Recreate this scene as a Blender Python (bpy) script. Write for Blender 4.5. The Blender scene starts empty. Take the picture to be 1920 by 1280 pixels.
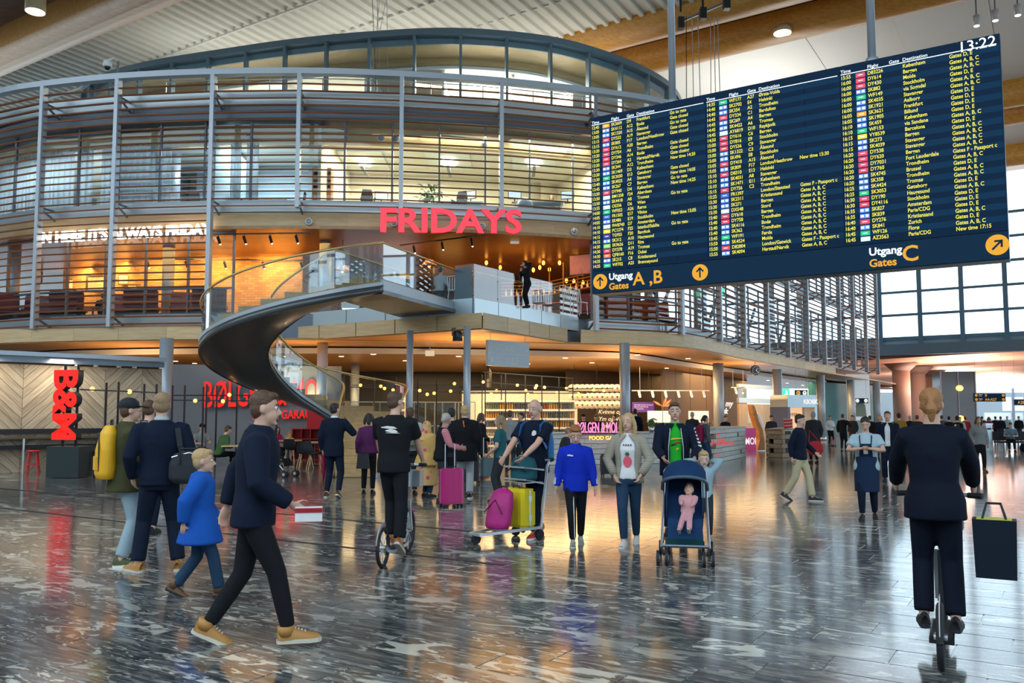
import bpy, bmesh, math, random
import numpy as np
from mathutils import Vector, Matrix, Euler
random.seed(7)
rnd = random.Random(11)
PI = math.pi
SC = bpy.context.scene
COL = SC.collection
# ------------------------------------------------------------------ camera
F, CX, CYP, HOR, CAMZ = 1580.0, 960.0, 659.0, 778.0, 1.62
PITCH = math.atan((HOR-CYP)/F)
SP, CP = math.sin(PITCH), math.cos(PITCH)
cam_d = bpy.data.cameras.new('camera'); cam = bpy.data.objects.new('camera', cam_d); COL.objects.link(cam)
cam_d.sensor_fit = 'HORIZONTAL'; cam_d.sensor_width = 36.0; cam_d.lens = 36.0*F/1920.0
cam_d.shift_y = (CYP-640.0)/1920.0
cam_d.clip_end = 600
cam.location = (0, 0, CAMZ); cam.rotation_euler = (PI/2+PITCH, 0, 0)
SC.camera = cam
# ------------------------------------------------------------------ world, exposure
SC.view_settings.view_transform = 'Standard'
try: SC.view_settings.look = 'None'
except Exception: pass
SC.view_settings.gamma = 1.0
SC.view_settings.use_curve_mapping = False
SC.view_settings.exposure = 0.5
try:
    SC.cycles.use_denoising = True
    SC.cycles.max_bounces = 6; SC.cycles.diffuse_bounces = 3; SC.cycles.glossy_bounces = 4
    SC.cycles.transparent_max_bounces = 24; SC.cycles.transmission_bounces = 4
    SC.cycles.caustics_reflective = False; SC.cycles.caustics_refractive = False
    SC.cycles.sample_clamp_indirect = 6.0
except Exception: pass
wd = bpy.data.worlds.new('overcast_sky'); SC.world = wd; wd.use_nodes = True
wn = wd.node_tree.nodes; wl = wd.node_tree.links
bg = wn['Background']; bg.inputs[0].default_value = (0.72, 0.87, 1.0, 1); bg.inputs[1].default_value = 2.4
# ------------------------------------------------------------------ pixel -> point
def ray(px, py):
    a = (px-CX)/F; b = -(py-CYP)/F
    return Vector((a, CP-b*SP, SP+b*CP))
def atZ(px, py, z=0.0):
    d = ray(px, py); t = (z-CAMZ)/d.z
    return Vector((d.x*t, d.y*t, z))
def atY(px, py, y):
    d = ray(px, py); t = y/d.y
    return Vector((d.x*t, y, CAMZ+d.z*t))
def pix(p):
    x, y, z = p[0], p[1], p[2]-CAMZ
    dz = y*CP+z*SP
    return (CX+F*x/dz, CYP-F*(-y*SP+z*CP)/dz)
E1 = Vector((0.842, -0.539, 0)); E1.normalize()
E2 = Vector((0.539, 0.842, 0)); E2.normalize()
GA = math.atan2(E1.y, E1.x)              # rotation of the building grid
def G(a, s, z=0.0): return E1*a + E2*s + Vector((0, 0, z))
# ------------------------------------------------------------------ materials
MATS = {}
def _new(name):
    m = bpy.data.materials.new(name); m.use_nodes = True
    return m, m.node_tree.nodes, m.node_tree.links, m.node_tree.nodes['Principled BSDF']
def mat(name, c, r=0.5, metal=0.0, em=0.0, var=0.0, vs=8.0, bump=0.0, bs=40.0, spec=0.5, emc=None, coat=0.0):
    if name in MATS: return MATS[name]
    m, n, l, b = _new(name)
    c = tuple(c)+(1,) if len(c) == 3 else c
    b.inputs['Base Color'].default_value = c
    b.inputs['Roughness'].default_value = r; b.inputs['Metallic'].default_value = metal
    b.inputs['Specular IOR Level'].default_value = spec
    if coat: b.inputs['Coat Weight'].default_value = coat
    if em:
        e = emc or c[:3]
        b.inputs['Emission Color'].default_value = tuple(e)[:3]+(1,); b.inputs['Emission Strength'].default_value = em
    if var or bump:
        tc = n.new('ShaderNodeTexCoord')
    if var:
        nz = n.new('ShaderNodeTexNoise'); nz.inputs['Scale'].default_value = vs; nz.inputs['Detail'].default_value = 4
        l.new(tc.outputs['Object'], nz.inputs['Vector'])
        mx = n.new('ShaderNodeMix'); mx.data_type = 'RGBA'
        mx.inputs[6].default_value = tuple(min(1, x*(1-var)) for x in c[:3])+(1,)
        mx.inputs[7].default_value = tuple(min(1, x*(1+var)) for x in c[:3])+(1,)
        l.new(nz.outputs['Fac'], mx.inputs[0]); l.new(mx.outputs[2], b.inputs['Base Color'])
    if bump:
        nb = n.new('ShaderNodeTexNoise'); nb.inputs['Scale'].default_value = bs; nb.inputs['Detail'].default_value = 3
        l.new(tc.outputs['Object'], nb.inputs['Vector'])
        bp = n.new('ShaderNodeBump'); bp.inputs['Strength'].default_value = bump; bp.inputs['Distance'].default_value = 0.02
        l.new(nb.outputs['Fac'], bp.inputs['Height']); l.new(bp.outputs['Normal'], b.inputs['Normal'])
    MATS[name] = m
    return m
def wood(name, c1, c2, scale=(1, 12, 12), r=0.45, rotz=0.0, rand=0.25, spec=0.4):
    if name in MATS: return MATS[name]
    m, n, l, b = _new(name)
    tc = n.new('ShaderNodeTexCoord'); mp = n.new('ShaderNodeMapping')
    mp.inputs['Scale'].default_value = scale; mp.inputs['Rotation'].default_value = (0, 0, rotz)
    l.new(tc.outputs['Object'], mp.inputs['Vector'])
    oi = n.new('ShaderNodeObjectInfo'); ad = n.new('ShaderNodeVectorMath'); ad.operation = 'ADD'
    mu = n.new('ShaderNodeMath'); mu.operation = 'MULTIPLY'; mu.inputs[1].default_value = 37.0
    l.new(oi.outputs['Random'], mu.inputs[0]); l.new(mp.outputs['Vector'], ad.inputs[0]); l.new(mu.outputs[0], ad.inputs[1])
    nz = n.new('ShaderNodeTexNoise'); nz.inputs['Scale'].default_value = 1.6; nz.inputs['Detail'].default_value = 6
    nz.inputs['Distortion'].default_value = 0.6
    l.new(ad.outputs[0], nz.inputs['Vector'])
    rp = n.new('ShaderNodeValToRGB'); rp.color_ramp.elements[0].position = 0.3; rp.color_ramp.elements[1].position = 0.7
    rp.color_ramp.elements[0].color = tuple(c1)+(1,); rp.color_ramp.elements[1].color = tuple(c2)+(1,)
    l.new(nz.outputs['Fac'], rp.inputs['Fac'])
    hs = n.new('ShaderNodeHueSaturation'); mr = n.new('ShaderNodeMapRange')
    mr.inputs['To Min'].default_value = 1-rand; mr.inputs['To Max'].default_value = 1+rand
    l.new(oi.outputs['Random'], mr.inputs['Value']); l.new(mr.outputs[0], hs.inputs['Value'])
    l.new(rp.outputs['Color'], hs.inputs['Color']); l.new(hs.outputs['Color'], b.inputs['Base Color'])
    b.inputs['Roughness'].default_value = r; b.inputs['Specular IOR Level'].default_value = spec
    MATS[name] = m
    return m
def glass(name, tint=(0.9, 0.96, 0.97), refl=1.0, ior=1.5, rough=0.0):
    if name in MATS: return MATS[name]
    m = bpy.data.materials.new(name); m.use_nodes = True
    n = m.node_tree.nodes; l = m.node_tree.links
    n.remove(n['Principled BSDF'])
    tr = n.new('ShaderNodeBsdfTransparent'); tr.inputs[0].default_value = tuple(tint)+(1,)
    gl = n.new('ShaderNodeBsdfGlossy'); gl.inputs['Roughness'].default_value = rough; gl.inputs[0].default_value = (1, 1, 1, 1)
    fr = n.new('ShaderNodeLayerWeight'); fr.inputs['Blend'].default_value = 0.5
    pw = n.new('ShaderNodeMath'); pw.operation = 'POWER'; pw.inputs[1].default_value = 5.0; l.new(fr.outputs['Facing'], pw.inputs[0])
    f0 = ((ior-1)/(ior+1))**2; ma = n.new('ShaderNodeMath'); ma.operation = 'MULTIPLY_ADD'; ma.inputs[1].default_value = 1-f0; ma.inputs[2].default_value = f0; l.new(pw.outputs[0], ma.inputs[0])
    mu = n.new('ShaderNodeMath'); mu.operation = 'MULTIPLY'; mu.inputs[1].default_value = refl; mu.use_clamp = True
    mx = n.new('ShaderNodeMixShader')
    l.new(ma.outputs[0], mu.inputs[0]); l.new(mu.outputs[0], mx.inputs[0]); l.new(tr.outputs[0], mx.inputs[1]); l.new(gl.outputs[0], mx.inputs[2])
    l.new(mx.outputs[0], n['Material Output'].inputs[0])
    MATS[name] = m
    return m
# ------------------------------------------------------------------ mesh builder
class MB:
    def __init__(s): s.v = []; s.f = []; s.mi = []; s.cur = 0
    def add(s, vs, fs):
        o = len(s.v); s.v.extend([tuple(v) for v in vs])
        for f in fs: s.f.append(tuple(i+o for i in f)); s.mi.append(s.cur)
        return s
    def box(s, c, d, rz=0.0, M=None):
        x, y, z = d[0]/2, d[1]/2, d[2]/2
        vs = [Vector((a*x, b*y, e*z)) for a in (-1, 1) for b in (-1, 1) for e in (-1, 1)]
        if M is not None: vs = [M @ v for v in vs]
        elif rz: R = Matrix.Rotation(rz, 3, 'Z'); vs = [R @ v for v in vs]
        c = Vector(c)
        return s.add([v+c for v in vs], [(0, 1, 3, 2), (4, 6, 7, 5), (0, 4, 5, 1), (2, 3, 7, 6), (0, 2, 6, 4), (1, 5, 7, 3)])
    def bar(s, a, b, w, h=None, up=(0, 0, 1)):
        a = Vector(a); b = Vector(b); h = h or w
        d = (b-a); L = d.length
        if L < 1e-6: return s
        d.normalize(); u = Vector(up)
        if abs(d.dot(u)) > 0.98: u = Vector((0, 1, 0))
        sx = d.cross(u).normalized(); uz = sx.cross(d)
        vs = []
        for p in (a, b):
            for i, j in ((-1, -1), (1, -1), (1, 1), (-1, 1)): vs.append(p+sx*(i*w/2)+uz*(j*h/2))
        return s.add(vs, [(3, 2, 1, 0), (4, 5, 6, 7), (0, 1, 5, 4), (1, 2, 6, 5), (2, 3, 7, 6), (3, 0, 4, 7)])
    def tube(s, pts, r, n=8, caps=True, sq=None):
        pts = [Vector(p) for p in pts]; k = len(pts)
        rs = r if isinstance(r, (list, tuple)) else [r]*k
        T = []
        for i in range(k):
            t = pts[min(i+1, k-1)]-pts[max(i-1, 0)]
            T.append(t.normalized() if t.length > 1e-9 else Vector((0, 0, 1)))
        u = Vector((0, 0, 1)) if abs(T[0].z) < 0.9 else Vector((1, 0, 0))
        nx = T[0].cross(u).normalized(); vs = []
        for i in range(k):
            nx = (nx-T[i]*nx.dot(T[i]))
            nx = nx.normalized() if nx.length > 1e-6 else T[i].orthogonal().normalized()
            ny = T[i].cross(nx); rr = rs[i]
            ra, rb = (rr if isinstance(rr, (tuple, list)) else (rr, rr))
            for j in range(n):
                a = 2*PI*j/n; vs.append(pts[i]+nx*(ra*math.cos(a))+ny*(rb*math.sin(a)))
        fs = []
        for i in range(k-1):
            for j in range(n):
                j2 = (j+1) % n; fs.append((i*n+j, i*n+j2, (i+1)*n+j2, (i+1)*n+j))
        if caps: fs.append(tuple(range(n-1, -1, -1))); fs.append(tuple((k-1)*n+j for j in range(n)))
        return s.add(vs, fs)
    def lathe(s, prof, c=(0, 0, 0), n=16, sx=1.0, sy=1.0, M=None):
        c = Vector(c); vs = []; k = len(prof)
        for (r, z) in prof:
            for j in range(n):
                a = 2*PI*j/n; p = Vector((r*math.cos(a)*sx, r*math.sin(a)*sy, z))
                vs.append(c+(M @ p if M is not None else p))
        fs = [(i*n+j, i*n+(j+1) % n, (i+1)*n+(j+1) % n, (i+1)*n+j) for i in range(k-1) for j in range(n)]
        fs.append(tuple(range(n-1, -1, -1))); fs.append(tuple((k-1)*n+j for j in range(n)))
        return s.add(vs, fs)
    def ball(s, c, r, n=12, m=8, M=None):
        rx, ry, rz = r if isinstance(r, (tuple, list)) else (r, r, r)
        c = Vector(c); vs = []
        for i in range(1, m):
            t = PI*i/m
            for j in range(n):
                a = 2*PI*j/n; p = Vector((rx*math.sin(t)*math.cos(a), ry*math.sin(t)*math.sin(a), rz*math.cos(t)))
                vs.append(c+(M @ p if M is not None else p))
        top = Vector((0, 0, rz)); bot = Vector((0, 0, -rz))
        vs.append(c+(M @ top if M is not None else top)); vs.append(c+(M @ bot if M is not None else bot))
        fs = []
        for i in range(m-2):
            for j in range(n): fs.append((i*n+j, (i+1)*n+j, (i+1)*n+(j+1) % n, i*n+(j+1) % n))
        T = (m-1)*n
        for j in range(n): fs.append((T, j, (j+1) % n)); fs.append((T+1, (m-2)*n+(j+1) % n, (m-2)*n+j))
        return s.add(vs, fs)
    def prism(s, poly, z0, z1):
        n = len(poly)
        vs = [(p[0], p[1], z0) for p in poly]+[(p[0], p[1], z1) for p in poly]
        fs = [tuple(range(n-1, -1, -1)), tuple(range(n, 2*n))]+[(i, (i+1) % n, n+(i+1) % n, n+i) for i in range(n)]
        return s.add(vs, fs)
    def ex(s, poly, o, u, w, t):
        """polygon given in the (u,w) plane at o, extruded by vector t"""
        o = Vector(o); u = Vector(u); w = Vector(w); t = Vector(t); n = len(poly)
        a = [o+u*p[0]+w*p[1] for p in poly]
        fs = [tuple(range(n-1, -1, -1)), tuple(range(n, 2*n))]+[(i, (i+1) % n, n+(i+1) % n, n+i) for i in range(n)]
        return s.add(a+[p+t for p in a], fs)
    def strip(s, A, B, closed=False):
        n = len(A); vs = list(A)+list(B)
        fs = [(i, i+1, n+i+1, n+i) for i in range(n-1)]
        return s.add(vs, fs)
    def wallstrip(s, path, z0, z1, th=0.0):
        """vertical sheet along a plan path; th>0 gives it thickness to the path's left side (away)"""
        P = [Vector((p[0], p[1], 0)) for p in path]; n = len(P)
        Z = lambda z, i: (z[i] if isinstance(z, (list, tuple)) else z)
        if not th:
            return s.strip([Vector((p.x, p.y, Z(z0, i))) for i, p in enumerate(P)], [Vector((p.x, p.y, Z(z1, i))) for i, p in enumerate(P)])
        Q = offset(path, th)
        vs = []
        for i in range(n):
            vs += [(P[i].x, P[i].y, Z(z0, i)), (P[i].x, P[i].y, Z(z1, i)), (Q[i].x, Q[i].y, Z(z1, i)), (Q[i].x, Q[i].y, Z(z0, i))]
        fs = []
        for i in range(n-1):
            for k in range(4): fs.append((4*i+k, 4*i+(k+1) % 4, 4*i+4+(k+1) % 4, 4*i+4+k))
        fs.append((0, 1, 2, 3)); e = 4*(n-1); fs.append((e+3, e+2, e+1, e))
        return s.add(vs, fs)
    def mesh(s, name, mats, smooth=False):
        me = bpy.data.meshes.new(name); me.from_pydata(s.v, [], s.f)
        if not isinstance(mats, (list, tuple)): mats = [mats]
        for m in mats: me.materials.append(m)
        if len(mats) > 1: me.polygons.foreach_set('material_index', s.mi)
        if smooth: me.polygons.foreach_set('use_smooth', [True]*len(me.polygons))
        me.update()
        return me
    def build(s, name, mats, parent=None, smooth=False, world=False):
        me = s.mesh(name, mats, smooth)
        return link(name, me, parent, world)
def pmat(o):
    M = o.matrix_basis.copy()
    if o.parent: return pmat(o.parent) @ o.matrix_parent_inverse @ M
    return M
def link(name, data, parent=None, world=False):
    o = bpy.data.objects.new(name, data); COL.objects.link(o)
    if parent is not None:
        o.parent = parent
        if world: o.matrix_parent_inverse = pmat(parent).inverted()
    return o
def offset(path, d):
    """shift a plan path sideways; +d is to the left of travel"""
    P = [Vector((p[0], p[1], 0)) for p in path]; out = []
    for i, p in enumerate(P):
        t = (P[min(i+1, len(P)-1)]-P[max(i-1, 0)]).normalized()
        out.append(p+Vector((-t.y, t.x, 0))*d)
    return out
def tag(o, label=None, cat=None, group=None, kind=None):
    if label: o['label'] = label
    if cat: o['category'] = cat
    if group: o['group'] = group
    if kind: o['kind'] = kind
    return o
def thing(name, label, cat, loc=(0, 0, 0), rz=0.0, group=None, kind=None):
    o = bpy.data.objects.new(name, None); COL.objects.link(o); o.empty_display_size = 0.2
    o.location = loc; o.rotation_euler = (0, 0, rz)
    return tag(o, label, cat, group, kind)
def part(name, mb, m, parent, smooth=False, label=None, kind=None):
    o = mb.build(name, m, parent, smooth)
    return tag(o, label, None, None, kind)
def wpart(name, mb, m, parent, smooth=False, label=None, kind=None):
    o = mb.build(name, m, parent, smooth, True)
    return tag(o, label, None, None, kind)
def copy_tree(o, parent=None, loc=None, rz=None, label=None, group=None):
    c = o.copy(); COL.objects.link(c); c.parent = parent
    if loc is not None: c.location = loc
    if rz is not None: c.rotation_euler = (0, 0, rz)
    if label: c['label'] = label
    if group: c['group'] = group
    for ch in list(o.children): copy_tree(ch, c)
    return c
def spl(pts, n):
    """Catmull-Rom resample of points (any dimension)"""
    P = [np.array(p, float) for p in pts]; k = len(P); out = []
    d = [0.0]
    for i in range(1, k): d.append(d[-1]+float(np.linalg.norm(P[i]-P[i-1])))
    for q in range(n):
        s = d[-1]*q/(n-1); i = 0
        while i < k-2 and d[i+1] < s: i += 1
        t = (s-d[i])/max(1e-9, d[i+1]-d[i])
        p0 = P[i-1] if i > 0 else 2*P[0]-P[1]; p3 = P[i+2] if i+2 < k else 2*P[-1]-P[-2]
        p1, p2 = P[i], P[i+1]
        out.append(0.5*((2*p1)+(-p0+p2)*t+(2*p0-5*p1+4*p2-p3)*t*t+(-p0+3*p1-3*p2+p3)*t**3))
    return out
def plen(path):
    d = [0.0]
    for i in range(1, len(path)): d.append(d[-1]+(Vector(path[i])-Vector(path[i-1])).length)
    return d
def along(path, s):
    d = plen(path); s = max(0, min(d[-1], s)); i = 0
    while i < len(path)-2 and d[i+1] < s: i += 1
    t = (s-d[i])/max(1e-9, d[i+1]-d[i]); a = Vector(path[i]); b = Vector(path[i+1])
    return a.lerp(b, t), (b-a).normalized()
def area(name, loc, size, power, color, rot=(0, 0, 0), size_y=None, spread=None):
    ld = bpy.data.lights.new(name, 'AREA'); ld.energy = power; ld.color = color; ld.size = size
    if size_y: ld.shape = 'RECTANGLE'; ld.size_y = size_y
    if spread: ld.spread = spread
    o = bpy.data.objects.new(name, ld); COL.objects.link(o); o.location = loc; o.rotation_euler = rot
    return o
_txt = {}
def text_mesh(body, size, depth=0.0, bold=0.0, align='LEFT', spacing=1.0, shear=0.0, line=1.0, font_x=1.0):
    cu = bpy.data.curves.new('lettering', 'FONT'); cu.body = body; cu.size = size; cu.extrude = depth/2
    cu.offset = bold; cu.align_x = align; cu.space_character = spacing; cu.shear = shear; cu.space_line = line
    cu.resolution_u = 3
    ob = bpy.data.objects.new('lettering', cu)
    me = bpy.data.meshes.new_from_object(ob)
    bpy.data.objects.remove(ob); bpy.data.curves.remove(cu)
    if font_x != 1.0:
        me.transform(Matrix.Diagonal((font_x, 1, 1, 1)))
    return me
def frame_mat(o, u, w):
    """matrix mapping local x->u, local y->w, local z->u x w, origin o"""
    u = Vector(u).normalized(); w = Vector(w).normalized(); n = u.cross(w)
    M = Matrix.Identity(4)
    for i in range(3): M[i][0] = u[i]; M[i][1] = w[i]; M[i][2] = n[i]; M[i][3] = o[i]
    return M
def lettering(name, body, o, u, w, size, m, parent, depth=0.0, bold=0.0, align='LEFT', spacing=1.0, line=1.0, fx=1.0, shear=0.0, label=None):
    me = text_mesh(body, size, depth, bold, align, spacing, shear, line, fx)
    me.transform(frame_mat(Vector(o), u, w))
    me.materials.clear(); me.materials.append(m)
    ob = link(name, me, parent, True)
    return tag(ob, label)

def letters(name, text, o, u, w, size, m, parent, depth=0.05, bold=0.0, spacing=1.0, fx=1.0, width=None, back=None):
    """each character a part of its own; width stretches the whole word to that length"""
    full = text_mesh(text, size, depth, bold, spacing=spacing, font_x=fx)
    xs = [v.co.x for v in full.vertices]; x0, x1 = min(xs), max(xs)
    k = (width/(x1-x0)) if width else 1.0
    fm = frame_mat(Vector(o), u, w); out = []
    for i, ch in enumerate(text):
        if ch == ' ': continue
        pre = text_mesh(text[:i+1], size, depth, bold, spacing=spacing, font_x=fx); pm = max(v.co.x for v in pre.vertices)
        me = text_mesh(ch, size, depth, bold, font_x=fx); cm = max(v.co.x for v in me.vertices)
        me.transform(Matrix.Diagonal((k, 1, 1, 1)) @ Matrix.Translation((pm-cm-x0, 0, 0)))
        me.transform(fm); me.materials.clear(); me.materials.append(m)
        if back: 
            me.materials.append(back)
            nz = fm.to_3x3().col[2]
            for p in me.polygons: p.material_index = 0 if p.normal.dot(nz) > 0.5 else 1
        out.append(link(name, me, parent, True)); bpy.data.meshes.remove(pre)
    bpy.data.meshes.remove(full)
    return out
# ------------------------------------------------------------------ shared materials
m_steel = mat('painted_steel', (0.42, 0.47, 0.53), 0.38, 0.3, var=0.06, vs=2)
m_post = mat('louvre_post_paint', (0.50, 0.56, 0.63), 0.4, 0.25)
m_dsteel = mat('dark_steel', (0.16, 0.20, 0.25), 0.4, 0.3)
m_alu = mat('aluminium', (0.62, 0.66, 0.70), 0.3, 0.8)
m_chrome = mat('chrome', (0.75, 0.77, 0.8), 0.15, 1.0)
m_black = mat('black_metal', (0.015, 0.018, 0.025), 0.4, 0.2)
m_blackm = mat('black_matte', (0.012, 0.013, 0.018), 0.7)
m_white = mat('white_paint', (0.78, 0.80, 0.81), 0.5)
m_cream = mat('cream_plaster', (0.80, 0.74, 0.60), 0.7, var=0.03)
m_fascia = mat('pale_metal_panel', (0.56, 0.66, 0.70), 0.35, 0.45, var=0.04, vs=1.5)
m_slat = wood('cedar_slat', (0.15, 0.05, 0.022), (0.30, 0.11, 0.05), (1, 14, 14), 0.6, spec=0.15)
m_band = wood('birch_band', (0.66, 0.46, 0.24), (0.78, 0.58, 0.33), (0.8, 0.8, 8), 0.45, rand=0.1)
m_soff = wood('oak_ceiling', (0.42, 0.20, 0.065), (0.58, 0.31, 0.11), (1.0, 9, 1), 0.35, rotz=-GA, rand=0.05, spec=0.3)
m_soff2 = wood('restaurant_ceiling', (0.36, 0.17, 0.05), (0.50, 0.26, 0.085), (1.0, 9, 1), 0.3, rotz=-GA, rand=0.05, spec=0.6)
m_glulam = wood('glulam', (0.52, 0.24, 0.04), (0.70, 0.37, 0.085), (0.35, 6, 6), 0.38, rotz=-GA, rand=0.08)
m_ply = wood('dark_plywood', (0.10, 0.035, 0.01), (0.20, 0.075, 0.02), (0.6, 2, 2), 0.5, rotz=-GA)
m_tread = wood('stair_oak', (0.46, 0.27, 0.11), (0.62, 0.40, 0.18), (2, 14, 14), 0.5, rand=0.1)
m_brass = mat('brass_rail', (0.62, 0.47, 0.20), 0.35, 0.6)
m_glass = glass('clear_glass', (0.93, 0.97, 0.98), 1.0, 1.45)
m_fglass = glass('facade_glass', (0.90, 0.95, 0.97), 0.75, 1.45)
m_bglass = glass('balustrade_glass', (0.88, 0.94, 0.96), 1.5, 1.5)
m_deck = mat('roof_deck', (0.80, 0.82, 0.76), 0.5, 0.0, var=0.04, vs=0.6)
m_warm = mat('warm_bulb', (1, 0.75, 0.4), 0.4, em=3, emc=(1.0, 0.36, 0.05))
m_down = mat('downlight_glow', (1, 0.9, 0.7), 0.4, em=6, emc=(1.0, 0.72, 0.40))
m_coolw = mat('office_lamp_glow', (1, 1, 0.9), 0.4, em=7, emc=(1.0, 0.93, 0.72))
# ------------------------------------------------------------------ floor
def floor_mat(name, tiled):
    m, n, l, b = _new(name)
    tc = n.new('ShaderNodeNewGeometry'); mp = n.new('ShaderNodeMapping'); mp.vector_type = 'POINT'
    mp.inputs['Rotation'].default_value = (0, 0, -GA)
    l.new(tc.outputs['Position'], mp.inputs['Vector'])
    oi = n.new('ShaderNodeObjectInfo')
    sh = n.new('ShaderNodeMath'); sh.operation = 'MULTIPLY'; sh.inputs[1].default_value = 23.0
    l.new(oi.outputs['Random'], sh.inputs[0])
    ad = n.new('ShaderNodeVectorMath'); ad.operation = 'ADD'; l.new(mp.outputs[0], ad.inputs[0]); l.new(sh.outputs[0], ad.inputs[1])
    def nz(scale, sc, det, dist, thr):
        s = n.new('ShaderNodeMapping'); s.inputs['Scale'].default_value = sc; l.new(ad.outputs[0], s.inputs['Vector'])
        t = n.new('ShaderNodeTexNoise'); t.inputs['Scale'].default_value = scale; t.inputs['Detail'].default_value = det
        t.inputs['Distortion'].default_value = dist; l.new(s.outputs[0], t.inputs['Vector'])
        r = n.new('ShaderNodeValToRGB'); r.color_ramp.elements[0].position = thr[0]; r.color_ramp.elements[1].position = thr[1]
        l.new(t.outputs['Fac'], r.inputs['Fac']); return r.outputs['Color']
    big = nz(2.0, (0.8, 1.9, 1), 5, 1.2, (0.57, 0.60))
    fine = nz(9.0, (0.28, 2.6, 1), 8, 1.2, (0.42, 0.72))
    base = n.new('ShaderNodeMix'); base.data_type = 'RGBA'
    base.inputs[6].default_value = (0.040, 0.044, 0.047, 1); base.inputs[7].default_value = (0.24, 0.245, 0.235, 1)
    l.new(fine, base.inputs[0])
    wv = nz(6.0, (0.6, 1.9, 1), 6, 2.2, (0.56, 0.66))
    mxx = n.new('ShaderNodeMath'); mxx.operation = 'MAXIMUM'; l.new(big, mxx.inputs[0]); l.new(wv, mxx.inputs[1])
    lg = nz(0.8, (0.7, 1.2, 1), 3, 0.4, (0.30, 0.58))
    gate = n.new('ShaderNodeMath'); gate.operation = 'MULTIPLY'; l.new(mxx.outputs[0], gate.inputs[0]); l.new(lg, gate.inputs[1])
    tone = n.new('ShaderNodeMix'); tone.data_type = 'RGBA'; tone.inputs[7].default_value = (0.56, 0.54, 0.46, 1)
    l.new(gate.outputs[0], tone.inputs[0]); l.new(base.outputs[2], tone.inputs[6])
    out = tone.outputs[2]
    if tiled:
        bk = n.new('ShaderNodeTexBrick'); bk.inputs['Scale'].default_value = 1.0
        bk.inputs['Brick Width'].default_value = 0.9; bk.inputs['Row Height'].default_value = 0.38; bk.inputs['Mortar Size'].default_value = 0.004
        bk.inputs['Color1'].default_value = (0.8, 0.8, 0.8, 1); bk.inputs['Color2'].default_value = (1.15, 1.15, 1.15, 1); bk.inputs['Mortar'].default_value = (0.3, 0.3, 0.3, 1)
        l.new(mp.outputs[0], bk.inputs['Vector'])
        mu = n.new('ShaderNodeMix'); mu.data_type = 'RGBA'; mu.blend_type = 'MULTIPLY'; mu.inputs[0].default_value = 1
        l.new(out, mu.inputs[6]); l.new(bk.outputs['Color'], mu.inputs[7]); out = mu.outputs[2]
    else:
        mr = n.new('ShaderNodeMapRange'); mr.inputs['To Min'].default_value = 0.85; mr.inputs['To Max'].default_value = 1.15
        l.new(oi.outputs['Random'], mr.inputs['Value'])
        hs = n.new('ShaderNodeHueSaturation'); l.new(mr.outputs[0], hs.inputs['Value']); l.new(out, hs.inputs['Color']); out = hs.outputs['Color']
    l.new(out, b.inputs['Base Color'])
    b.inputs['Roughness'].default_value = 0.12; b.inputs['Specular IOR Level'].default_value = 0.65
    MATS[name] = m
    return m
m_tile = floor_mat('polished_slate_tile', False); m_tilef = floor_mat('polished_slate_far', True)
m_grout = mat('dark_grout', (0.02, 0.02, 0.022), 0.7)
floor = MB().box((12, 58, -0.06), (190, 200, 0.10)).build('floor', m_grout); floor['kind'] = 'structure'
TW, TL = 0.38, 0.9
tiles = []
i0 = -60
for r in range(-40, 75):
    off = (r*0.37 % 1.0)*TL
    for k in range(-40, 60):
        a0 = k*TL+off; s0 = r*TW
        c = G(a0+TL/2, s0+TW/2)
        if c.y < 4.4 or c.y > 17.5: continue
        p = pix((c.x, c.y, 0))
        if p[0] < -260 or p[0] > 2180 or p[1] > 1420: continue
        tiles.append((c.y, a0, s0))
tiles.sort()
def tile_mb(w, h):
    b = 0.004; z = 0.0; mb = MB()
    x, y = w/2-0.0025, h/2-0.0025
    vs = [(-x, -y, -0.011), (x, -y, -0.011), (x, y, -0.011), (-x, y, -0.011), (-x+b, -y+b, z), (x-b, -y+b, z), (x-b, y-b, z), (-x+b, y-b, z)]
    return mb.add(vs, [(4, 5, 6, 7), (0, 1, 5, 4), (1, 2, 6, 5), (2, 3, 7, 6), (3, 0, 4, 7)])
tme = tile_mb(TL, TW).mesh('floor_tile', m_tile)
vis = [t for t in tiles if -40 < pix(G(t[1]+TL/2, t[2]+TW/2))[0] < 1960 and pix(G(t[1]+TL/2, t[2]+TW/2))[1] < 1300][:300]
vs_ = set(vis); rest = MB()
for (y, a0, s0) in tiles:
    c = G(a0+TL/2, s0+TW/2)
    if (y, a0, s0) in vs_:
        o = link('floor_tile', tme, floor, True); o.location = c; o.rotation_euler = (0, 0, GA)
    else:
        t = tile_mb(TL, TW); R = Matrix.Rotation(GA, 3, 'Z')
        rest.add([R @ Vector(v)+c for v in t.v], t.f)
tag(rest.build('floor_tile_field', m_tile, floor, False, True), None, None, None, 'stuff')
# the far floor beyond the modelled tiles, and both ends
m = MB(); m.add([(-90, 17.3, -0.002), (110, 17.3, -0.002), (110, 158, -0.002), (-90, 158, -0.002)], [(0, 1, 2, 3)])
m.add([(-90, -40, -0.004), (110, -40, -0.004), (110, 17.4, -0.004), (-90, 17.4, -0.004)], [(0, 1, 2, 3)])
tag(m.build('floor_far_tiles', m_tilef, floor, False, True), None, None, None, 'stuff')
for k, (p, q) in enumerate((((-60, 910), (930, 1000)), ((-60, 945), (947, 1060)))):
    a = atZ(*p); b = atZ(*q); a.z = b.z = 0.0015
    tag(MB().bar(a, b, 0.05, 0.006).build('trim_%d' % (k+1), m_blackm), 'dark expansion joint running across the floor', None, None, 'structure')
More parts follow.
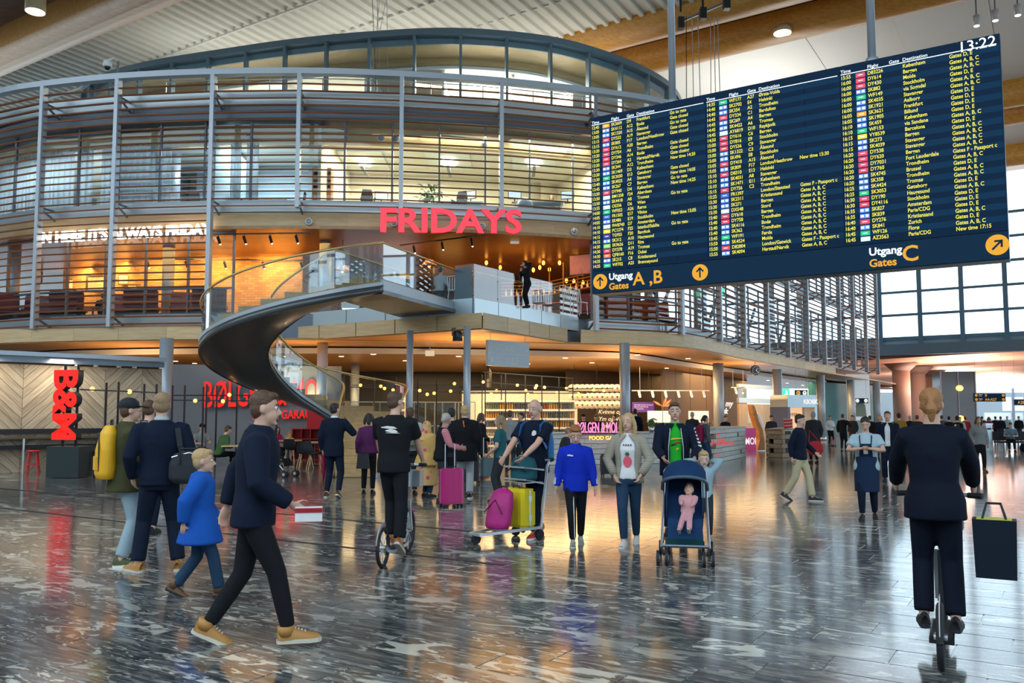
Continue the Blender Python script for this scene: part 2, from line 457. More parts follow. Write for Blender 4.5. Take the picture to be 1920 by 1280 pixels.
# ------------------------------------------------------------------ building plan
LP = [Vector((p[0], p[1], 0)) for p in spl([(-26.5, 36.6), (-23.2, 34.3), (-20.3, 32.6), (-18.4, 31.9), (-14.9, 31.1), (-11.4, 30.7), (-7.7, 30.6), (-4.1, 30.9), (-0.5, 31.5), (3.12, 32.5), (5.3, 33.25), (7.2, 34.45), (9.0, 37.0), (11.35, 41.0), (15.8, 47.85), (22.6, 57.8), (29.4, 67.6)], 141)]
def nearest_s(pt):
    d = plen(LP); best = min(range(len(LP)), key=lambda i: (LP[i]-Vector((pt[0], pt[1], 0))).length)
    return d[best]
S_open0, S_open1 = nearest_s((-11.4, 30.7)), nearest_s((3.12, 32.5))
S_end = plen(LP)[-1]
GP = offset(LP, 1.15)                      # glass line
def sub(path, s0, s1, n=None):
    n = n or max(3, int((s1-s0)/0.7)); return [along(path, s0+(s1-s0)*i/(n-1))[0] for i in range(n)]
def gsub(s0, s1, d=1.15, n=None): return offset(sub(LP, s0, s1, n), d)
B0 = Vector((-1.28, 27.6, 0)); BR = Vector((2.6, 33.2, 0)); BL = Vector((-7.6, 31.6, 0))     # balcony corner and where it meets the facade
# slabs
BK = [(40.0, 84.0), (-34.0, 66.0), (-34.0, 40.0)]
BK2 = [(3.0, 55.0), (-34.0, 55.0), (-34.0, 40.0)]
LPS = sub(LP, 0.0, S_open1+7.0)
def slab(name, path, z0, z1, m, back=BK):
    poly = [(p.x, p.y) for p in path]+list(back)
    o = MB().prism(poly, z0, z1).build(name, m); o['kind'] = 'structure'; return o
l2 = slab('floor_level_two', offset(LPS, 0.85), 4.45, 5.40, m_dsteel, BK2)
l3 = slab('floor_level_three', offset(LPS, 0.85), 8.75, 9.60, m_dsteel, BK2)
l4 = slab('floor_level_four', offset(LPS, 0.85), 12.95, 13.75, m_dsteel, BK2)
tag(MB().prism([(p.x, p.y) for p in offset(LPS, 0.9)]+BK2, 5.40, 5.42).build('floor_restaurant', mat('dark_boards', (0.16, 0.09, 0.05), 0.4)), kind='structure')
tag(MB().prism([(p.x, p.y) for p in offset(LPS, 0.9)]+BK2, 9.60, 9.62).build('floor_office', mat('grey_carpet', (0.22, 0.25, 0.28), 0.9)), kind='structure')
# ceilings with wood boards
c1 = slab('ceiling_ground', offset(LP, 0.15), 4.36, 4.44, m_soff)
c2 = slab('ceiling_restaurant', offset(LPS, 0.7), 8.62, 8.74, m_soff2, BK2)
c3 = slab('ceiling_office', offset(LPS, 1.9), 12.80, 12.94, mat('office_ceiling', (0.72, 0.68, 0.55), 0.7), BK2)
# fascia panels, each a piece of its own
def fascia(name, s0, s1, d, z0, z1, m, step, th=0.05, gap=0.012):
    r = thing(name, None, None, along(LP, (s0+s1)/2)[0]+Vector((0, 0, z0))); r['kind'] = 'structure'
    n = max(1, round((s1-s0)/step)); w = (s1-s0)/n
    for i in range(n):
        p = gsub(s0+i*w+gap/2, s0+(i+1)*w-gap/2, d, 4)
        wpart('panel', MB().wallstrip(p, z0, z1, th), m, r)
    return r
fascia('trim_3', 0.0, S_open0+2.2, 0.10, 4.40, 4.92, m_band, 1.9)
fascia('trim_4', S_open1-0.6, S_end-13, 0.10, 4.40, 4.92, m_band, 2.4)
fascia('trim_5', 0.0, S_open0+2.0, 0.80, 4.95, 5.42, m_fascia, 3.7)
fascia('trim_6', S_open1, S_end, 0.80, 4.95, 5.42, m_fascia, 3.7)
fascia('trim_7', 0.0, S_end, 0.72, 9.28, 9.72, m_fascia, 3.7)
fascia('trim_8', 0.0, S_open1+4, 0.78, 8.66, 9.26, m_band, 2.8)
fascia('trim_9', 0.0, S_end, 0.72, 13.45, 13.98, m_fascia, 3.7)
# recessed ground-floor bulkhead: white curved edge with a dark slot
for k, (s0, s1) in enumerate(((0.0, S_open0+9), (S_open0+9, S_end-4))):
    d = 3.0
    tag(MB().wallstrip(gsub(s0, s1, d), 4.08, 4.30, 0.08).build('trim_%d' % (10+k), m_white), kind='structure')
# lower ceiling inside the shops
slab('ceiling_shop', offset(LP, 3.1), 4.14, 4.20, m_soff)
# balcony: slab, fascia panels, wooden edge
Bw = 0.06
def edge_panels(name, a, b, z0, z1, m, n, th, outward, lab=None):
    r = thing(name, lab, None, (a+b)/2+Vector((0, 0, z0))); r['kind'] = 'structure'
    for i in range(n):
        p = a.lerp(b, i/n+0.0025); q = a.lerp(b, (i+1)/n-0.0025); c = (p+q)/2+outward*(th/2)
        wpart('panel', MB().box((c.x, c.y, (z0+z1)/2), ((q-p).length, th, z1-z0), math.atan2((q-p).y, (q-p).x)), m, r)
    return r
nR = -E1*-1.0; nR = E1.copy()              # outward of the right-hand edge
nL = -E2.copy()
tag(MB().prism([(B0.x, B0.y), (BR.x, BR.y), (BR.x-1.0, BR.y+1.0), (BL.x+0.3, BL.y+1.3), (BL.x, BL.y)], 4.97, 5.42).build('floor_balcony', m_dsteel), kind='structure')
edge_panels('trim_12', B0, BR, 4.93, 5.47, m_fascia, 5, 0.05, nR)
edge_panels('trim_13', BL, B0, 4.93, 5.47, m_fascia, 4, 0.05, nL)
W0 = Vector((0.10, 27.35, 0))-E2*0.0; 
W0 = B0+E1*0.55-E2*0.25; WR = BR+E1*0.15-E2*1.2; WL = BL-E2*0.3-E1*1.0
tag(MB().prism([(W0.x, W0.y), (WR.x, WR.y), (WR.x-0.8, WR.y+1.4), (WL.x+0.2, WL.y+1.5), (WL.x, WL.y)], 4.38, 4.42).build('ceiling_balcony', m_soff), kind='structure')
edge_panels('trim_14', W0, WR, 4.42, 4.92, m_band, 4, 0.06, nR)
edge_panels('trim_15', WL, W0, 4.42, 4.92, m_band, 5, 0.06, nL)
# ------------------------------------------------------------------ columns
def column(px, top, z, rad, label, base=0.0, Y=None, m=m_steel):
    p = atZ(px, top, z) if Y is None else atY(px, 778, Y)
    r = thing('column', label, 'column', (p.x, p.y, base))
    part('shaft', MB().lathe([(rad, 0), (rad, z-base)], n=20), m, r, True)
    part('base_ring', MB().lathe([(rad+0.015, 0), (rad+0.015, 0.22)], n=20), m_alu, r, True)
    return r
column(313, 634, 4.38, 0.235, 'thick grey column behind the man in the navy sweater')
column(605, 641, 4.38, 0.20, 'grey round column behind the lower stair flight')
column(769, 620, 4.38, 0.11, 'slim grey column left of the black ceiling loudspeaker')
column(876, 612, 4.38, 0.11, 'slim grey column right of the black ceiling loudspeaker')
column(1171, 643, 4.38, 0.20, 'grey round column above the blonde woman in the pineapple shirt')
for px, Y, lab in ((1348, 42.0, 'grey column above the man in the green T-shirt'), (1459, 47.5, 'grey column right of the hanging clock'), (1540, 54.5, 'grey column between the two small yellow and black hanging signs'), (1597, 62, 'grey column beside the second small hanging sign'),
                   (1645, 66, 'slender grey column at the end of the louvred facade')):
    column(px, 700, 4.20, 0.26 if Y < 60 else 0.28, lab, Y=Y)
column(665, 700, 4.14, 0.2, 'grey column in the shadow behind the spiral stair', Y=41)
for px, Y, lab in ((610, 33.6, 'grey column behind the stair balustrade on the restaurant level'), (316, 34.5, 'grey column by the red booths upstairs'), (27, 35.5, 'lamp-lit column at the end of the brick restaurant wall')):
    p = atY(px, 500, Y); r = thing('column', lab, 'column', (p.x, p.y, 5.42))
    part('shaft', MB().lathe([(0.24, 0), (0.24, 3.22)], n=20), m_steel, r, True)
for px, lab in ((328, 'grey column in the dim curtained office'), (614, 'pale column at the end of the bright office')):
    p = atY(px, 300, 34.6); r = thing('column', lab, 'column', (p.x, p.y, 9.62))
    part('shaft', MB().lathe([(0.24, 0), (0.24, 3.2)], n=20), m_steel, r, True)
# ------------------------------------------------------------------ roof: beams along the grid, ribbed deck between
def beam(name, s, z, a0, a1, w, h, label, mm=m_glulam):
    r = thing(name, label, None, G((a0+a1)/2, s, z)); r['kind'] = 'structure'
    n = 10; rd = w*0.42
    prof = []
    for i in range(n+1):
        t = -PI+PI*i/n; prof.append((math.cos(t)*w/2, rd+math.sin(t)*rd))
    prof += [(w/2, h), (-w/2, h)]
    wpart('lamination', MB().ex(prof, G(a0, s, z), E2, (0, 0, 1), E1*(a1-a0)), mm, r, True)
    return r
def deck(name, s0, s1, z0, z1, a0, a1, pitch, m, amp=0.16):
    mb = MB(); A = []; B = []; a = a0; k = 0
    seq = ((0, 0), (0.55, 0), (0.63, 1), (0.92, 1))
    while a < a1:
        for f, u in seq:
            A.append(G(a+f*pitch, s0, z0-u*amp)); B.append(G(a+f*pitch, s1, z1-u*amp))
        a += pitch
    mb.strip(A, B); o = mb.build(name, m); o['kind'] = 'structure'; return o
A0, A1 = -62, 75
def S_of(px, py, z): 
    p = atZ(px, py, z); return p.dot(E2), p.dot(E1)
sL = S_of(185, 84, 20.0)[0]; sR = S_of(1092, 79, 20.0)[0]
beam('beam_left', sL-0.95, 20.0, A0, 40, 1.9, 2.4, 'rounded glulam roof beam at the top left corner')
beam('beam_left_front', sL-5.6, 20.0, A0, 40, 1.9, 2.4, 'glulam roof beam cut by the corner of the view')
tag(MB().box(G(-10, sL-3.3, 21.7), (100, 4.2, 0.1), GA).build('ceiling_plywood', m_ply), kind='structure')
deck('ceiling_deck', sL+0.1, sR+0.2, 20.9, 20.6, A0, A1, 0.62, m_deck)
for k in range(3):
    s = sL+(sR-sL)*(0.28+0.24*k)
    tag(MB().box(G(6, s, 20.66), (130, 0.10, 0.10), GA).build('trim_%d' % (16+k), m_deck), kind='structure')
beam('beam_back', sR+0.9, 19.7, A0, A1, 1.9, 2.4, 'rounded glulam roof beam behind the departure board')
beam('beam_back_second', sR+4.6, 19.7, A0, A1, 1.9, 2.4, 'second glulam roof beam behind the departure board')
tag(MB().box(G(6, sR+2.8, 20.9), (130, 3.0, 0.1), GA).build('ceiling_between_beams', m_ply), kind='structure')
sR2 = S_of(1900, 182, 19.7)[0]
pw = mat('white_ceiling_panel', (0.84, 0.87, 0.86), 0.55, var=0.03, vs=0.4)
cp = thing('ceiling_far_bay', None, None, G(20, (sR+5.6+sR2)/2, 20.7)); cp['kind'] = 'structure'
na = 26; a_lo, a_hi = -30.0, 75.0
for i in range(na):
    a = a_lo+(a_hi-a_lo)*(i+0.5)/na
    wpart('panel', MB().box(G(a, (sR+5.4+sR2)/2, 20.75+0.03*(i % 2)), ((a_hi-a_lo)/na-0.02, sR2-sR-5.2, 0.08), GA), pw, cp)
beam('beam_far', sR2+0.8, 19.4, -34, A1, 1.7, 2.4, 'far glulam roof beam right of the departure board')
beam('beam_far_second', sR2+4.2, 19.4, -34, A1, 1.7, 2.4, 'second far glulam roof beam right of the departure board')
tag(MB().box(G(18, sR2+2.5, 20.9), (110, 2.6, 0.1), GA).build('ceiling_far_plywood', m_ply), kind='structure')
tag(MB().box(G(18, sR2+9, 20.6), (110, 8, 0.1), GA).build('ceiling_last_bay', pw), kind='structure')
beam('beam_last', sR2+13.5, 19.2, -34, A1, 1.7, 2.4, 'last glulam roof beam above the window wall')
# bays behind the photographer so that the hall keeps its roof
deck('ceiling_deck_front', sL-18.5, sL-6.4, 20.9, 20.9, A0, A1, 0.62, m_deck)
beam('beam_front', sL-19.4, 20.0, A0, A1, 1.9, 2.4, 'glulam roof beam over the open hall floor')
tag(MB().box(G(5, 40, 22.6), (150, 86, 0.1), GA).build('ceiling_roof_sheet', pw), kind='structure')
# round lamps on the beams
for (px, py, z, lab) in ((66, 22, 20.0, 'lit cylindrical ceiling lamp by the corner roof beam'), (1467, 62, 19.8, 'lit round ceiling lamp between the back roof beams')):
    p = atZ(px, py, z); r = thing('ceiling_lamp', lab, 'lamp', p)
    part('housing', MB().lathe([(0.43, 0.0), (0.43, 1.1 if px < 100 else 0.25)], n=24), mat('lamp_housing', (0.62, 0.50, 0.30), 0.4), r, True)
    part('lens', MB().lathe([(0.40, -0.02), (0.40, 0.0)], n=24), mat('hall_lamp_glow', (1, 1, 1), 0.4, em=5, emc=(1, 0.86, 0.55)), r, True)
    part('stem', MB().lathe([(0.03, 0.2), (0.03, 2.0)], n=8), m_black, r)
# ------------------------------------------------------------------ window wall at the hall's end
SW = 75.5
wz0, wz1 = 7.9, 18.6
ac = atZ(1800, 645, 7.2).dot(E1)
w = thing('window_1', 'tall end-wall window with blue-grey mullions and white panes', None, G(22, SW, wz0)); w['kind'] = 'structure'
m_mull = mat('mullion_blue', (0.10, 0.20, 0.30), 0.4, 0.2)
def aOf(px, s=SW):
    d = ray(px, 640); t = s/(d.x*E2.x+d.y*E2.y); return (d*t).dot(E1)
awl = aOf(1640); step = aOf(1806)-aOf(1727)
aw0 = aOf(1727)-6*step
for k in range(0, 14):
    a = aw0+k*step
    wpart('mullion', MB().bar(G(a, SW, wz0-0.8), G(a, SW, wz1), 0.34, 0.34, E2), m_mull, w)
for j, z in enumerate((7.9, 9.85, 11.75, 13.65, 15.55, 17.45)):
    wpart('transom', MB().bar(G(aw0, SW, z), G(aw0+13*step, SW, z), 0.12 if j % 2 == 0 else 0.22, 0.2 if j else 0.3), m_mull, w)
    if j < 5:
        for k in range(13):
            wpart('pane', MB().box(G(aw0+(k+0.5)*step, SW+0.05, z+0.95), (step-0.3, 0.03, 1.75), GA), m_glass, w)
tag(MB().box(G(6, SW-0.2, 6.95), (62, 0.9, 0.9), GA).build('wall_end_beam', mat('bluegrey_beam', (0.13, 0.20, 0.27), 0.5)), kind='structure')
tag(MB().box(G(6, SW+0.3, 7.6), (62, 0.5, 0.5), GA).build('wall_end_upstand', mat('bluegrey_upstand', (0.28, 0.42, 0.52), 0.5)), kind='structure')
# low hall beyond with a vaulted wooden ceiling
m_vault = wood('vault_board', (0.56, 0.33, 0.24), (0.72, 0.46, 0.34), (1, 10, 1), 0.5, rand=0.06)
for i in range(9):
    s0 = SW+i*5.2; s1 = s0+5.2
    mb = MB(); A = []; B = []
    for k in range(25):
        a = -24+k*2.4; u = (a-6)/34
        zz = 6.7-1.1*u*u
        A.append(G(a, s0, zz+0.15)); B.append(G(a, s1, zz-0.2))
    mb.strip(A, B)
    v = mb.build('ceiling_vault', m_vault, None, True); v['kind'] = 'structure'
    rb = MB()
    for k in range(24): rb.bar(A[k]-Vector((0, 0, 0.12)), A[k+1]-Vector((0, 0, 0.12)), 0.25, 0.35)
    tag(rb.build('vault_rib', mat('vault_rib_wood', (0.22, 0.09, 0.05), 0.5), v, False, True))

# glazed side wall of the hall (beyond the right edge of the view)
w = thing('window_8', 'glazed side wall of the hall with blue-grey frames and braces', None, G(34, 25, 0)); w['kind'] = 'structure'
for k in range(20):
    s_ = -25+k*5.0
    wpart('mullion', MB().bar(G(34, s_, 0), G(34, s_, 20.5), 0.35, 0.5, E1), m_mull, w)
    if k % 3 == 1: wpart('brace', MB().bar(G(33.6, s_, 0.5), G(33.6, s_+5, 10), 0.25), m_mull, w)
for z in (0.3, 3.2, 6.4, 9.6, 12.8, 16.0, 19.2): wpart('transom', MB().bar(G(34, -25, z), G(34, 70, z), 0.2, 0.28), m_mull, w)
for k in range(19):
    wpart('pane', MB().box(G(34.1, -22.5+k*5, 10.3), (0.03, 4.8, 20.2), GA), m_glass, w)

# added fill lights with made-up troughs, put in to brighten the timber roof
def roof_fill(label, p, w_, rz, e, col):
    r = thing('roof_fill', label, 'lamp', p, rz); part('trough', MB().box((0, 0, 0), (w_, 0.5, 0.12)).box((0, 0.26, 0.1), (w_, 0.03, 0.2)).box((0, -0.26, 0.1), (w_, 0.03, 0.2)), m_dsteel, r)
    area('roof_fill_light', (p[0], p[1], p[2]+0.25), w_, e, col, (PI, 0, rz), 3.0)
for k, (x, y, lab) in enumerate(((-14, 42, 'uplighter trough on the drum roof above the curtained offices'), (-6, 40, 'uplighter trough on the drum roof above the dim office'), (2, 41, 'uplighter trough on the drum roof above the bright office'))): roof_fill(lab, (x, y, 17.5), 7.5, 0.0, 75, (1.0, 0.97, 0.90))
roof_fill('uplighter trough on the straight facade behind the board', (13.6, 47.2, 14.4), 8.0, math.pi/2-0.575, 420, (1.0, 0.95, 0.86))
roof_fill('uplighter trough at the far end of the straight facade', (21.5, 58.9, 14.4), 8.0, math.pi/2-0.575, 420, (1.0, 0.95, 0.86))

# plain walls that close the hall behind the photographer and on the far left
m_hw = mat('hall_wall', (0.50, 0.50, 0.48), 0.8)
tag(MB().box(G(-7, -26, 10.3), (82, 0.3, 20.6), GA).build('wall_rear', m_hw), kind='structure')
tag(MB().box(G(-47, -6, 10.3), (0.3, 40, 20.6), GA).build('wall_hall_left', m_hw), kind='structure')
# ------------------------------------------------------------------ louvre screens
slat_me = MB().box((0, 0, 0), (1, 0.15, 0.052), M=Matrix.Rotation(0.25, 3, 'X')).mesh('slat', m_slat)
ZT = 14.3
NS = 34; zs = [4.98+0.272*i for i in range(NS)]
def screen(name, label, s_list, full, zlo=0.0, zhi=99.0):
    c = along(LP, (s_list[0]+s_list[-1])/2)[0]
    r = thing(name, label, 'louvre screen', (c.x, c.y, 4.9))
    for i, s in enumerate(s_list):
        p, t = along(LP, s); lo = max(zlo, 4.88 if full(s) or (i > 0 and full(s_list[i-1])) else 9.25); ZT = min(zhi, 14.3)
        nrm = Vector((-t.y, t.x, 0))
        po = wpart('post', MB().box((p.x, p.y, (lo+ZT)/2), (0.15, 0.26, ZT-lo), math.atan2(t.y, t.x)), m_post, r)
        for z in (5.25, 9.45, 13.55):          # brackets back to the slab edges
            if z < lo or z > ZT: continue
            b = MB(); q = p+nrm*0.85
            b.bar((p.x, p.y, z+0.12), (q.x, q.y, z+0.12), 0.05, 0.07); b.bar((p.x, p.y, z+0.1), (q.x, q.y, z-0.28), 0.05, 0.07)
            b.box((q.x, q.y, z-0.08), (0.16, 0.06, 0.5), math.atan2(t.y, t.x))
            wpart('bracket', b, m_dsteel, po)
    for i in range(len(s_list)-1):
        a, b = along(LP, s_list[i])[0], along(LP, s_list[i+1])[0]; d = (b-a); L = d.length; ang = math.atan2(d.y, d.x)
        for j, z in enumerate(zs):
            if (z < 9.3 and not full(s_list[i])) or z < zlo or z > zhi: continue
            o = link('slat', slat_me, r, True); o.location = ((a.x+b.x)/2, (a.y+b.y)/2, z); o.rotation_euler = (0, 0, ang); o.scale = (L-0.17, 1, 1)
    rail = MB()
    P = sub(LP, s_list[0], s_list[-1])
    if zhi < 20: return r
    wpart('top_rail', MB().wallstrip(offset(P, -0.12), ZT, ZT+0.22, 0.3), m_post, r)
    wpart('wire', MB().tube([Vector((p.x, p.y, 13.05)) for p in offset(P, 0.3)], 0.012, 5), m_alu, r)
    return r
pst = [nearest_s(p) for p in ((-20.3+-1.75, 33.6), (-18.4, 31.9), (-14.9, 31.1), (-11.4, 30.7), (-7.7, 30.6), (-4.1, 30.9), (-0.5, 31.5), (3.12, 32.5))]
screen('louvre_screen', 'curved screen of brown slats on pale grey posts above the spiral stair', pst, lambda s: s < S_open0-0.3)
nR_ = 11; rst = [S_open1+(S_end-S_open1)*i/nR_ for i in range(nR_+1)]
screen('louvre_screen', 'lower tier of the straight slatted screen receding behind the departure board', rst, lambda s: True, 0.0, 9.4)
screen('louvre_screen', 'upper tier of the straight slatted screen above the departure board', rst, lambda s: True, 9.4)
# ------------------------------------------------------------------ glazing behind the screens
def glazing(name, label, s0, s1, z0, z1, d, step, kind='structure', m=m_fglass, mull=m_dsteel, mid=None):
    r = thing(name, label, None, along(gsub(s0, s1, d), 1)[0]+Vector((0, 0, z0))); r['kind'] = kind
    n = max(1, round((s1-s0)/step)); w_ = (s1-s0)/n
    for i in range(n+1):
        p = along(gsub(s0, s1, d), 0)[0] if i == 0 else gsub(s0, s1, d, n+1)[i]
        wpart('mullion', MB().box((p.x, p.y, (z0+z1)/2), (0.07, 0.14, z1-z0)), mull, r)
    P = gsub(s0, s1, d, n+1)
    for i in range(n):
        a, b = P[i], P[i+1]; dd = b-a
        wpart('pane', MB().box(((a.x+b.x)/2, (a.y+b.y)/2, (z0+z1)/2), (dd.length-0.08, 0.02, z1-z0), math.atan2(dd.y, dd.x)), m, r)
    for z in ([z0+0.03, z1-0.03]+([mid] if mid else [])):
        wpart('transom', MB().wallstrip(offset(P, -0.05), z-0.035, z+0.035, 0.1), mull, r)
    return r
S_win = S_open1+7.0
glazing('window_2', 'glazed office front behind the brown slats', 1.0, S_win, 9.72, 13.45, 1.2, 1.85)
glazing('window_3', 'restaurant glazing behind the lower slats', 1.0, S_open0+0.45, 5.45, 8.62, 1.2, 1.85, mid=6.45)
glazing('window_4', 'glazing behind the right-hand slatted screen', S_open1+0.3, S_end, 5.45, 8.62, 1.2, 1.85, mid=6.45)
glazing('window_5', 'upper glazing behind the right-hand slatted screen', S_win, S_end, 9.72, 13.45, 1.2, 1.85)
# structure visible through the right-hand screen: columns and braces of the glazed passage
for k in range(5):
    s = S_win+4+k*7.0; p = along(gsub(S_win, S_end, 4.5), s-S_win)[0]
    r = thing('passage_column', ['grey brace column seen through the slats, nearest the corner', 'second grey brace column seen through the slats', 'third grey brace column seen through the slats', 'fourth grey brace column seen through the slats', 'last grey brace column seen through the slats'][k], 'column', (p.x, p.y, 4.45))
    part('shaft', MB().lathe([(0.22, 0), (0.22, 9.0)], n=14), m_steel, r, True)
    t = along(gsub(S_win, S_end, 4.5), s-S_win)[1]
    part('brace', MB().bar((0, 0, 0.6), (t.x*3.4, t.y*3.4, 4.4), 0.14), m_dsteel, r)
    part('brace', MB().bar((0, 0, 4.4), (t.x*3.4, t.y*3.4, 0.6), 0.14), m_dsteel, r)
    part('rail', MB().bar((-t.x*3.5, -t.y*3.5, 4.6), (t.x*3.5, t.y*3.5, 4.6), 0.16), mat('orange_lattice', (0.45, 0.16, 0.08), 0.5), r)
# ------------------------------------------------------------------ top storey drum
DP = [Vector((p[0], p[1], 0)) for p in spl([(-20.2, 46.5), (-21.6, 43.0), (-21.2, 40.6), (-19.1, 38.6), (-16.36, 37.2), (-12.67, 35.97), (-9.12, 34.92), (-5.82, 34.26), (-2.44, 33.95), (0.9, 34.5), (3.25, 35.6), (5.89, 37.7), (7.83, 40.2), (8.9, 43.5), (8.8, 47)], 60)]
r = thing('window_6', 'curved glass drum of the top storey with dark frames', None, (-6, 36, 13.75)); r['kind'] = 'structure'
m_df = mat('drum_frame', (0.13, 0.20, 0.25), 0.4, 0.2)
nD = 24; DQ = [along(DP, plen(DP)[-1]*i/nD)[0] for i in range(nD+1)]
for i, p in enumerate(DQ):
    t = (DQ[min(i+1, nD)]-DQ[max(0, i-1)]).normalized()
    wpart('mullion', MB().box((p.x, p.y, 15.6), (0.11, 0.24, 3.9), math.atan2(t.y, t.x)), m_df, r)
    if i < nD:
        q = DQ[i+1]; d = q-p
        wpart('pane', MB().box(((p.x+q.x)/2, (p.y+q.y)/2, 15.55), (d.length-0.12, 0.03, 3.7), math.atan2(d.y, d.x)), m_fglass, r)
wpart('top_rim', MB().wallstrip(offset(DP, -0.15), 17.35, 17.62, 0.4), m_df, r)
wpart('head_band', MB().wallstrip(offset(DP, 0.25), 17.1, 17.35, 0.1), mat('drum_head', (0.22, 0.30, 0.34), 0.5), r)
bk = [(6, 54), (-18, 54)]
slab('ceiling_drum', offset(DP, 0.4), 17.36, 17.42, m_band, bk)
slab('ceiling_drum_inner', offset(DP, 2.2), 16.98, 17.04, mat('drum_ceiling', (0.78, 0.76, 0.70), 0.7), bk)
tag(MB().wallstrip(offset(DP, 2.2), 16.92, 17.36, 0.06).build('wall_drum_band', m_band), kind='structure')
tag(MB().wallstrip(offset(DP, 2.15), 16.84, 16.96, 0.06).build('trim_20', m_white), kind='structure')
tag(MB().wallstrip(offset(DP, 6.0)[10:50], 13.75, 17.0, 0.1).build('wall_drum_back', m_cream), kind='structure')
for k, sx in enumerate((0.33, 0.43, 0.52, 0.60, 0.68)):
    p, t = along(offset(DP, 2.7), plen(DP)[-1]*sx*0.86); nrm = Vector((-t.y, t.x, 0)); q = p+nrm*3.3
    tag(MB().bar((p.x, p.y, 15.36), (q.x, q.y, 15.36), 0.12, 3.2).build('wall_drum_partition', m_white), kind='structure')
for k, sx in enumerate((0.30, 0.38, 0.56, 0.64)):
    p = along(offset(DP, 4.3), plen(offset(DP, 4.3))[-1]*sx)[0]
    o = thing('ceiling_panel_lamp', ['panel lamp in the top storey far left office', 'panel lamp in the top storey left office', 'panel lamp in the top storey middle office', 'panel lamp in the top storey right office'][k], 'lamp', (p.x, p.y, 16.93), 0.3)
    part('diffuser', MB().box((0, 0, 0), (1.3, 0.25, 0.05)), mat('drum_lamp_glow', (1, 0.9, 0.7), 0.4, em=9, emc=(1, 0.80, 0.48)), o)
    part('frame', MB().box((0, 0, 0.04), (1.4, 0.35, 0.04)), m_white, o)
area('drum_light_left', (-11, 40, 16.8), 6, 1500, (1.0, 0.84, 0.62), size_y=2.5)
area('drum_light_right', (0, 38, 16.8), 6, 1500, (1.0, 0.85, 0.64), size_y=2.5)
# roof-edge handrail of the drum terrace and the camera dome
hr = thing('terrace_railing', 'thin steel railing on the terrace in front of the glass drum', 'railing', (-4, 33, 13.98))
TP = offset(sub(LP, nearest_s((-16, 31.2)), S_open1+3), 1.5)
wpart('top_tube', MB().tube([(p.x, p.y, 14.75) for p in TP], 0.022, 6), m_alu, hr)
for i in range(0, len(TP), 3): wpart('post', MB().tube([(TP[i].x, TP[i].y, 13.98), (TP[i].x, TP[i].y, 14.75)], 0.022, 6), m_alu, hr)
p = atZ(218, 142, 14.5); r = thing('security_camera', 'white dome camera on a post above the slatted screen', 'camera', p)
part('pole', MB().tube([(0, 0.1, -0.2), (0, 0.1, 0.62)], 0.05, 8), m_dsteel, r)
part('arm', MB().tube([(0, 0.1, 0.62), (-0.1, -0.05, 0.66), (-0.28, -0.15, 0.55)], 0.04, 8), m_white, r)
part('dome', MB().lathe([(0.04, 0.28), (0.15, 0.22), (0.16, 0.05), (0.13, 0.0)], (-0.28, -0.15, 0.28), n=14), m_white, r, True)
part('lens', MB().ball((-0.28, -0.15, 0.28), (0.12, 0.12, 0.12), 12, 8), m_black, r, True)
# ------------------------------------------------------------------ office interiors
def wall_between(name, a, b, z0, z1, m, th=0.12):
    o = MB().bar((a[0], a[1], (z0+z1)/2), (b[0], b[1], (z0+z1)/2), th, z1-z0).build(name, m); o['kind'] = 'structure'; return o
OB = gsub(0.5, S_win-0.4, 8.0)
tag(MB().wallstrip(OB, 9.62, 12.8, 0.1).build('wall_office_back', m_cream), kind='structure')
m_gw = mat('grey_office_wall', (0.34, 0.42, 0.46), 0.7)
for x, m in ((-15.4, m_gw), (-11.6, m_gw), (-7.55, m_cream), (4.6, m_cream)):
    p = min(gsub(0.5, S_win, 1.4), key=lambda q: abs(q.x-x)); q = min(OB, key=lambda q: abs(q.x-x))
    wall_between('wall_office_partition', p, q, 9.62, 12.8, m)
tag(MB().wallstrip(gsub(nearest_s((-15.3, 31.2)), nearest_s((-7.8, 30.6)), 6.5), 9.62, 12.8, 0.1).build('wall_office_dim', m_gw), kind='structure')
tag(MB().wallstrip(gsub(0.5, S_win, 1.55), 12.2, 12.8, 0.25).build('trim_21', m_band), kind='structure')
tag(MB().wallstrip(gsub(0.5, S_win, 1.85), 12.1, 12.2, 0.1).build('trim_22', m_white), kind='structure')
tag(MB().wallstrip(gsub(nearest_s((-7.3, 30.6)), S_open1+0.5, 7.3), 9.62, 11.1, 0.08).build('trim_23', mat('timber_partition', (0.55, 0.34, 0.12), 0.5)), kind='structure')
# curtains
m_curt = bpy.data.materials.new('curtain_white'); m_curt.use_nodes = True; n = m_curt.node_tree.nodes; l = m_curt.node_tree.links
tl = n.new('ShaderNodeBsdfTranslucent'); tl.inputs[0].default_value = (0.8, 0.86, 0.88, 1); n['Principled BSDF'].inputs['Base Color'].default_value = (0.80, 0.85, 0.87, 1); mx = n.new('ShaderNodeMixShader'); mx.inputs[0].default_value = 0.45
l.new(n['Principled BSDF'].outputs[0], mx.inputs[1]); l.new(tl.outputs[0], mx.inputs[2]); l.new(mx.outputs[0], n['Material Output'].inputs[0])
def curtain(s0, s1, label, z0=9.66, z1=12.35, d=1.55):
    P = gsub(s0, s1, d, max(8, int((s1-s0)/0.055))); Q = []
    for i, p in enumerate(P):
        t = (P[min(i+1, len(P)-1)]-P[max(0, i-1)]).normalized(); Q.append(p+Vector((-t.y, t.x, 0))*(0.05*math.sin(i*1.25)+0.02*math.sin(i*0.37)))
    o = MB().wallstrip(Q, z0, z1, 0.012).build('curtain', m_curt, None, True); return tag(o, label, 'curtain', 'office curtains')
sx = lambda x: nearest_s((x, 31))
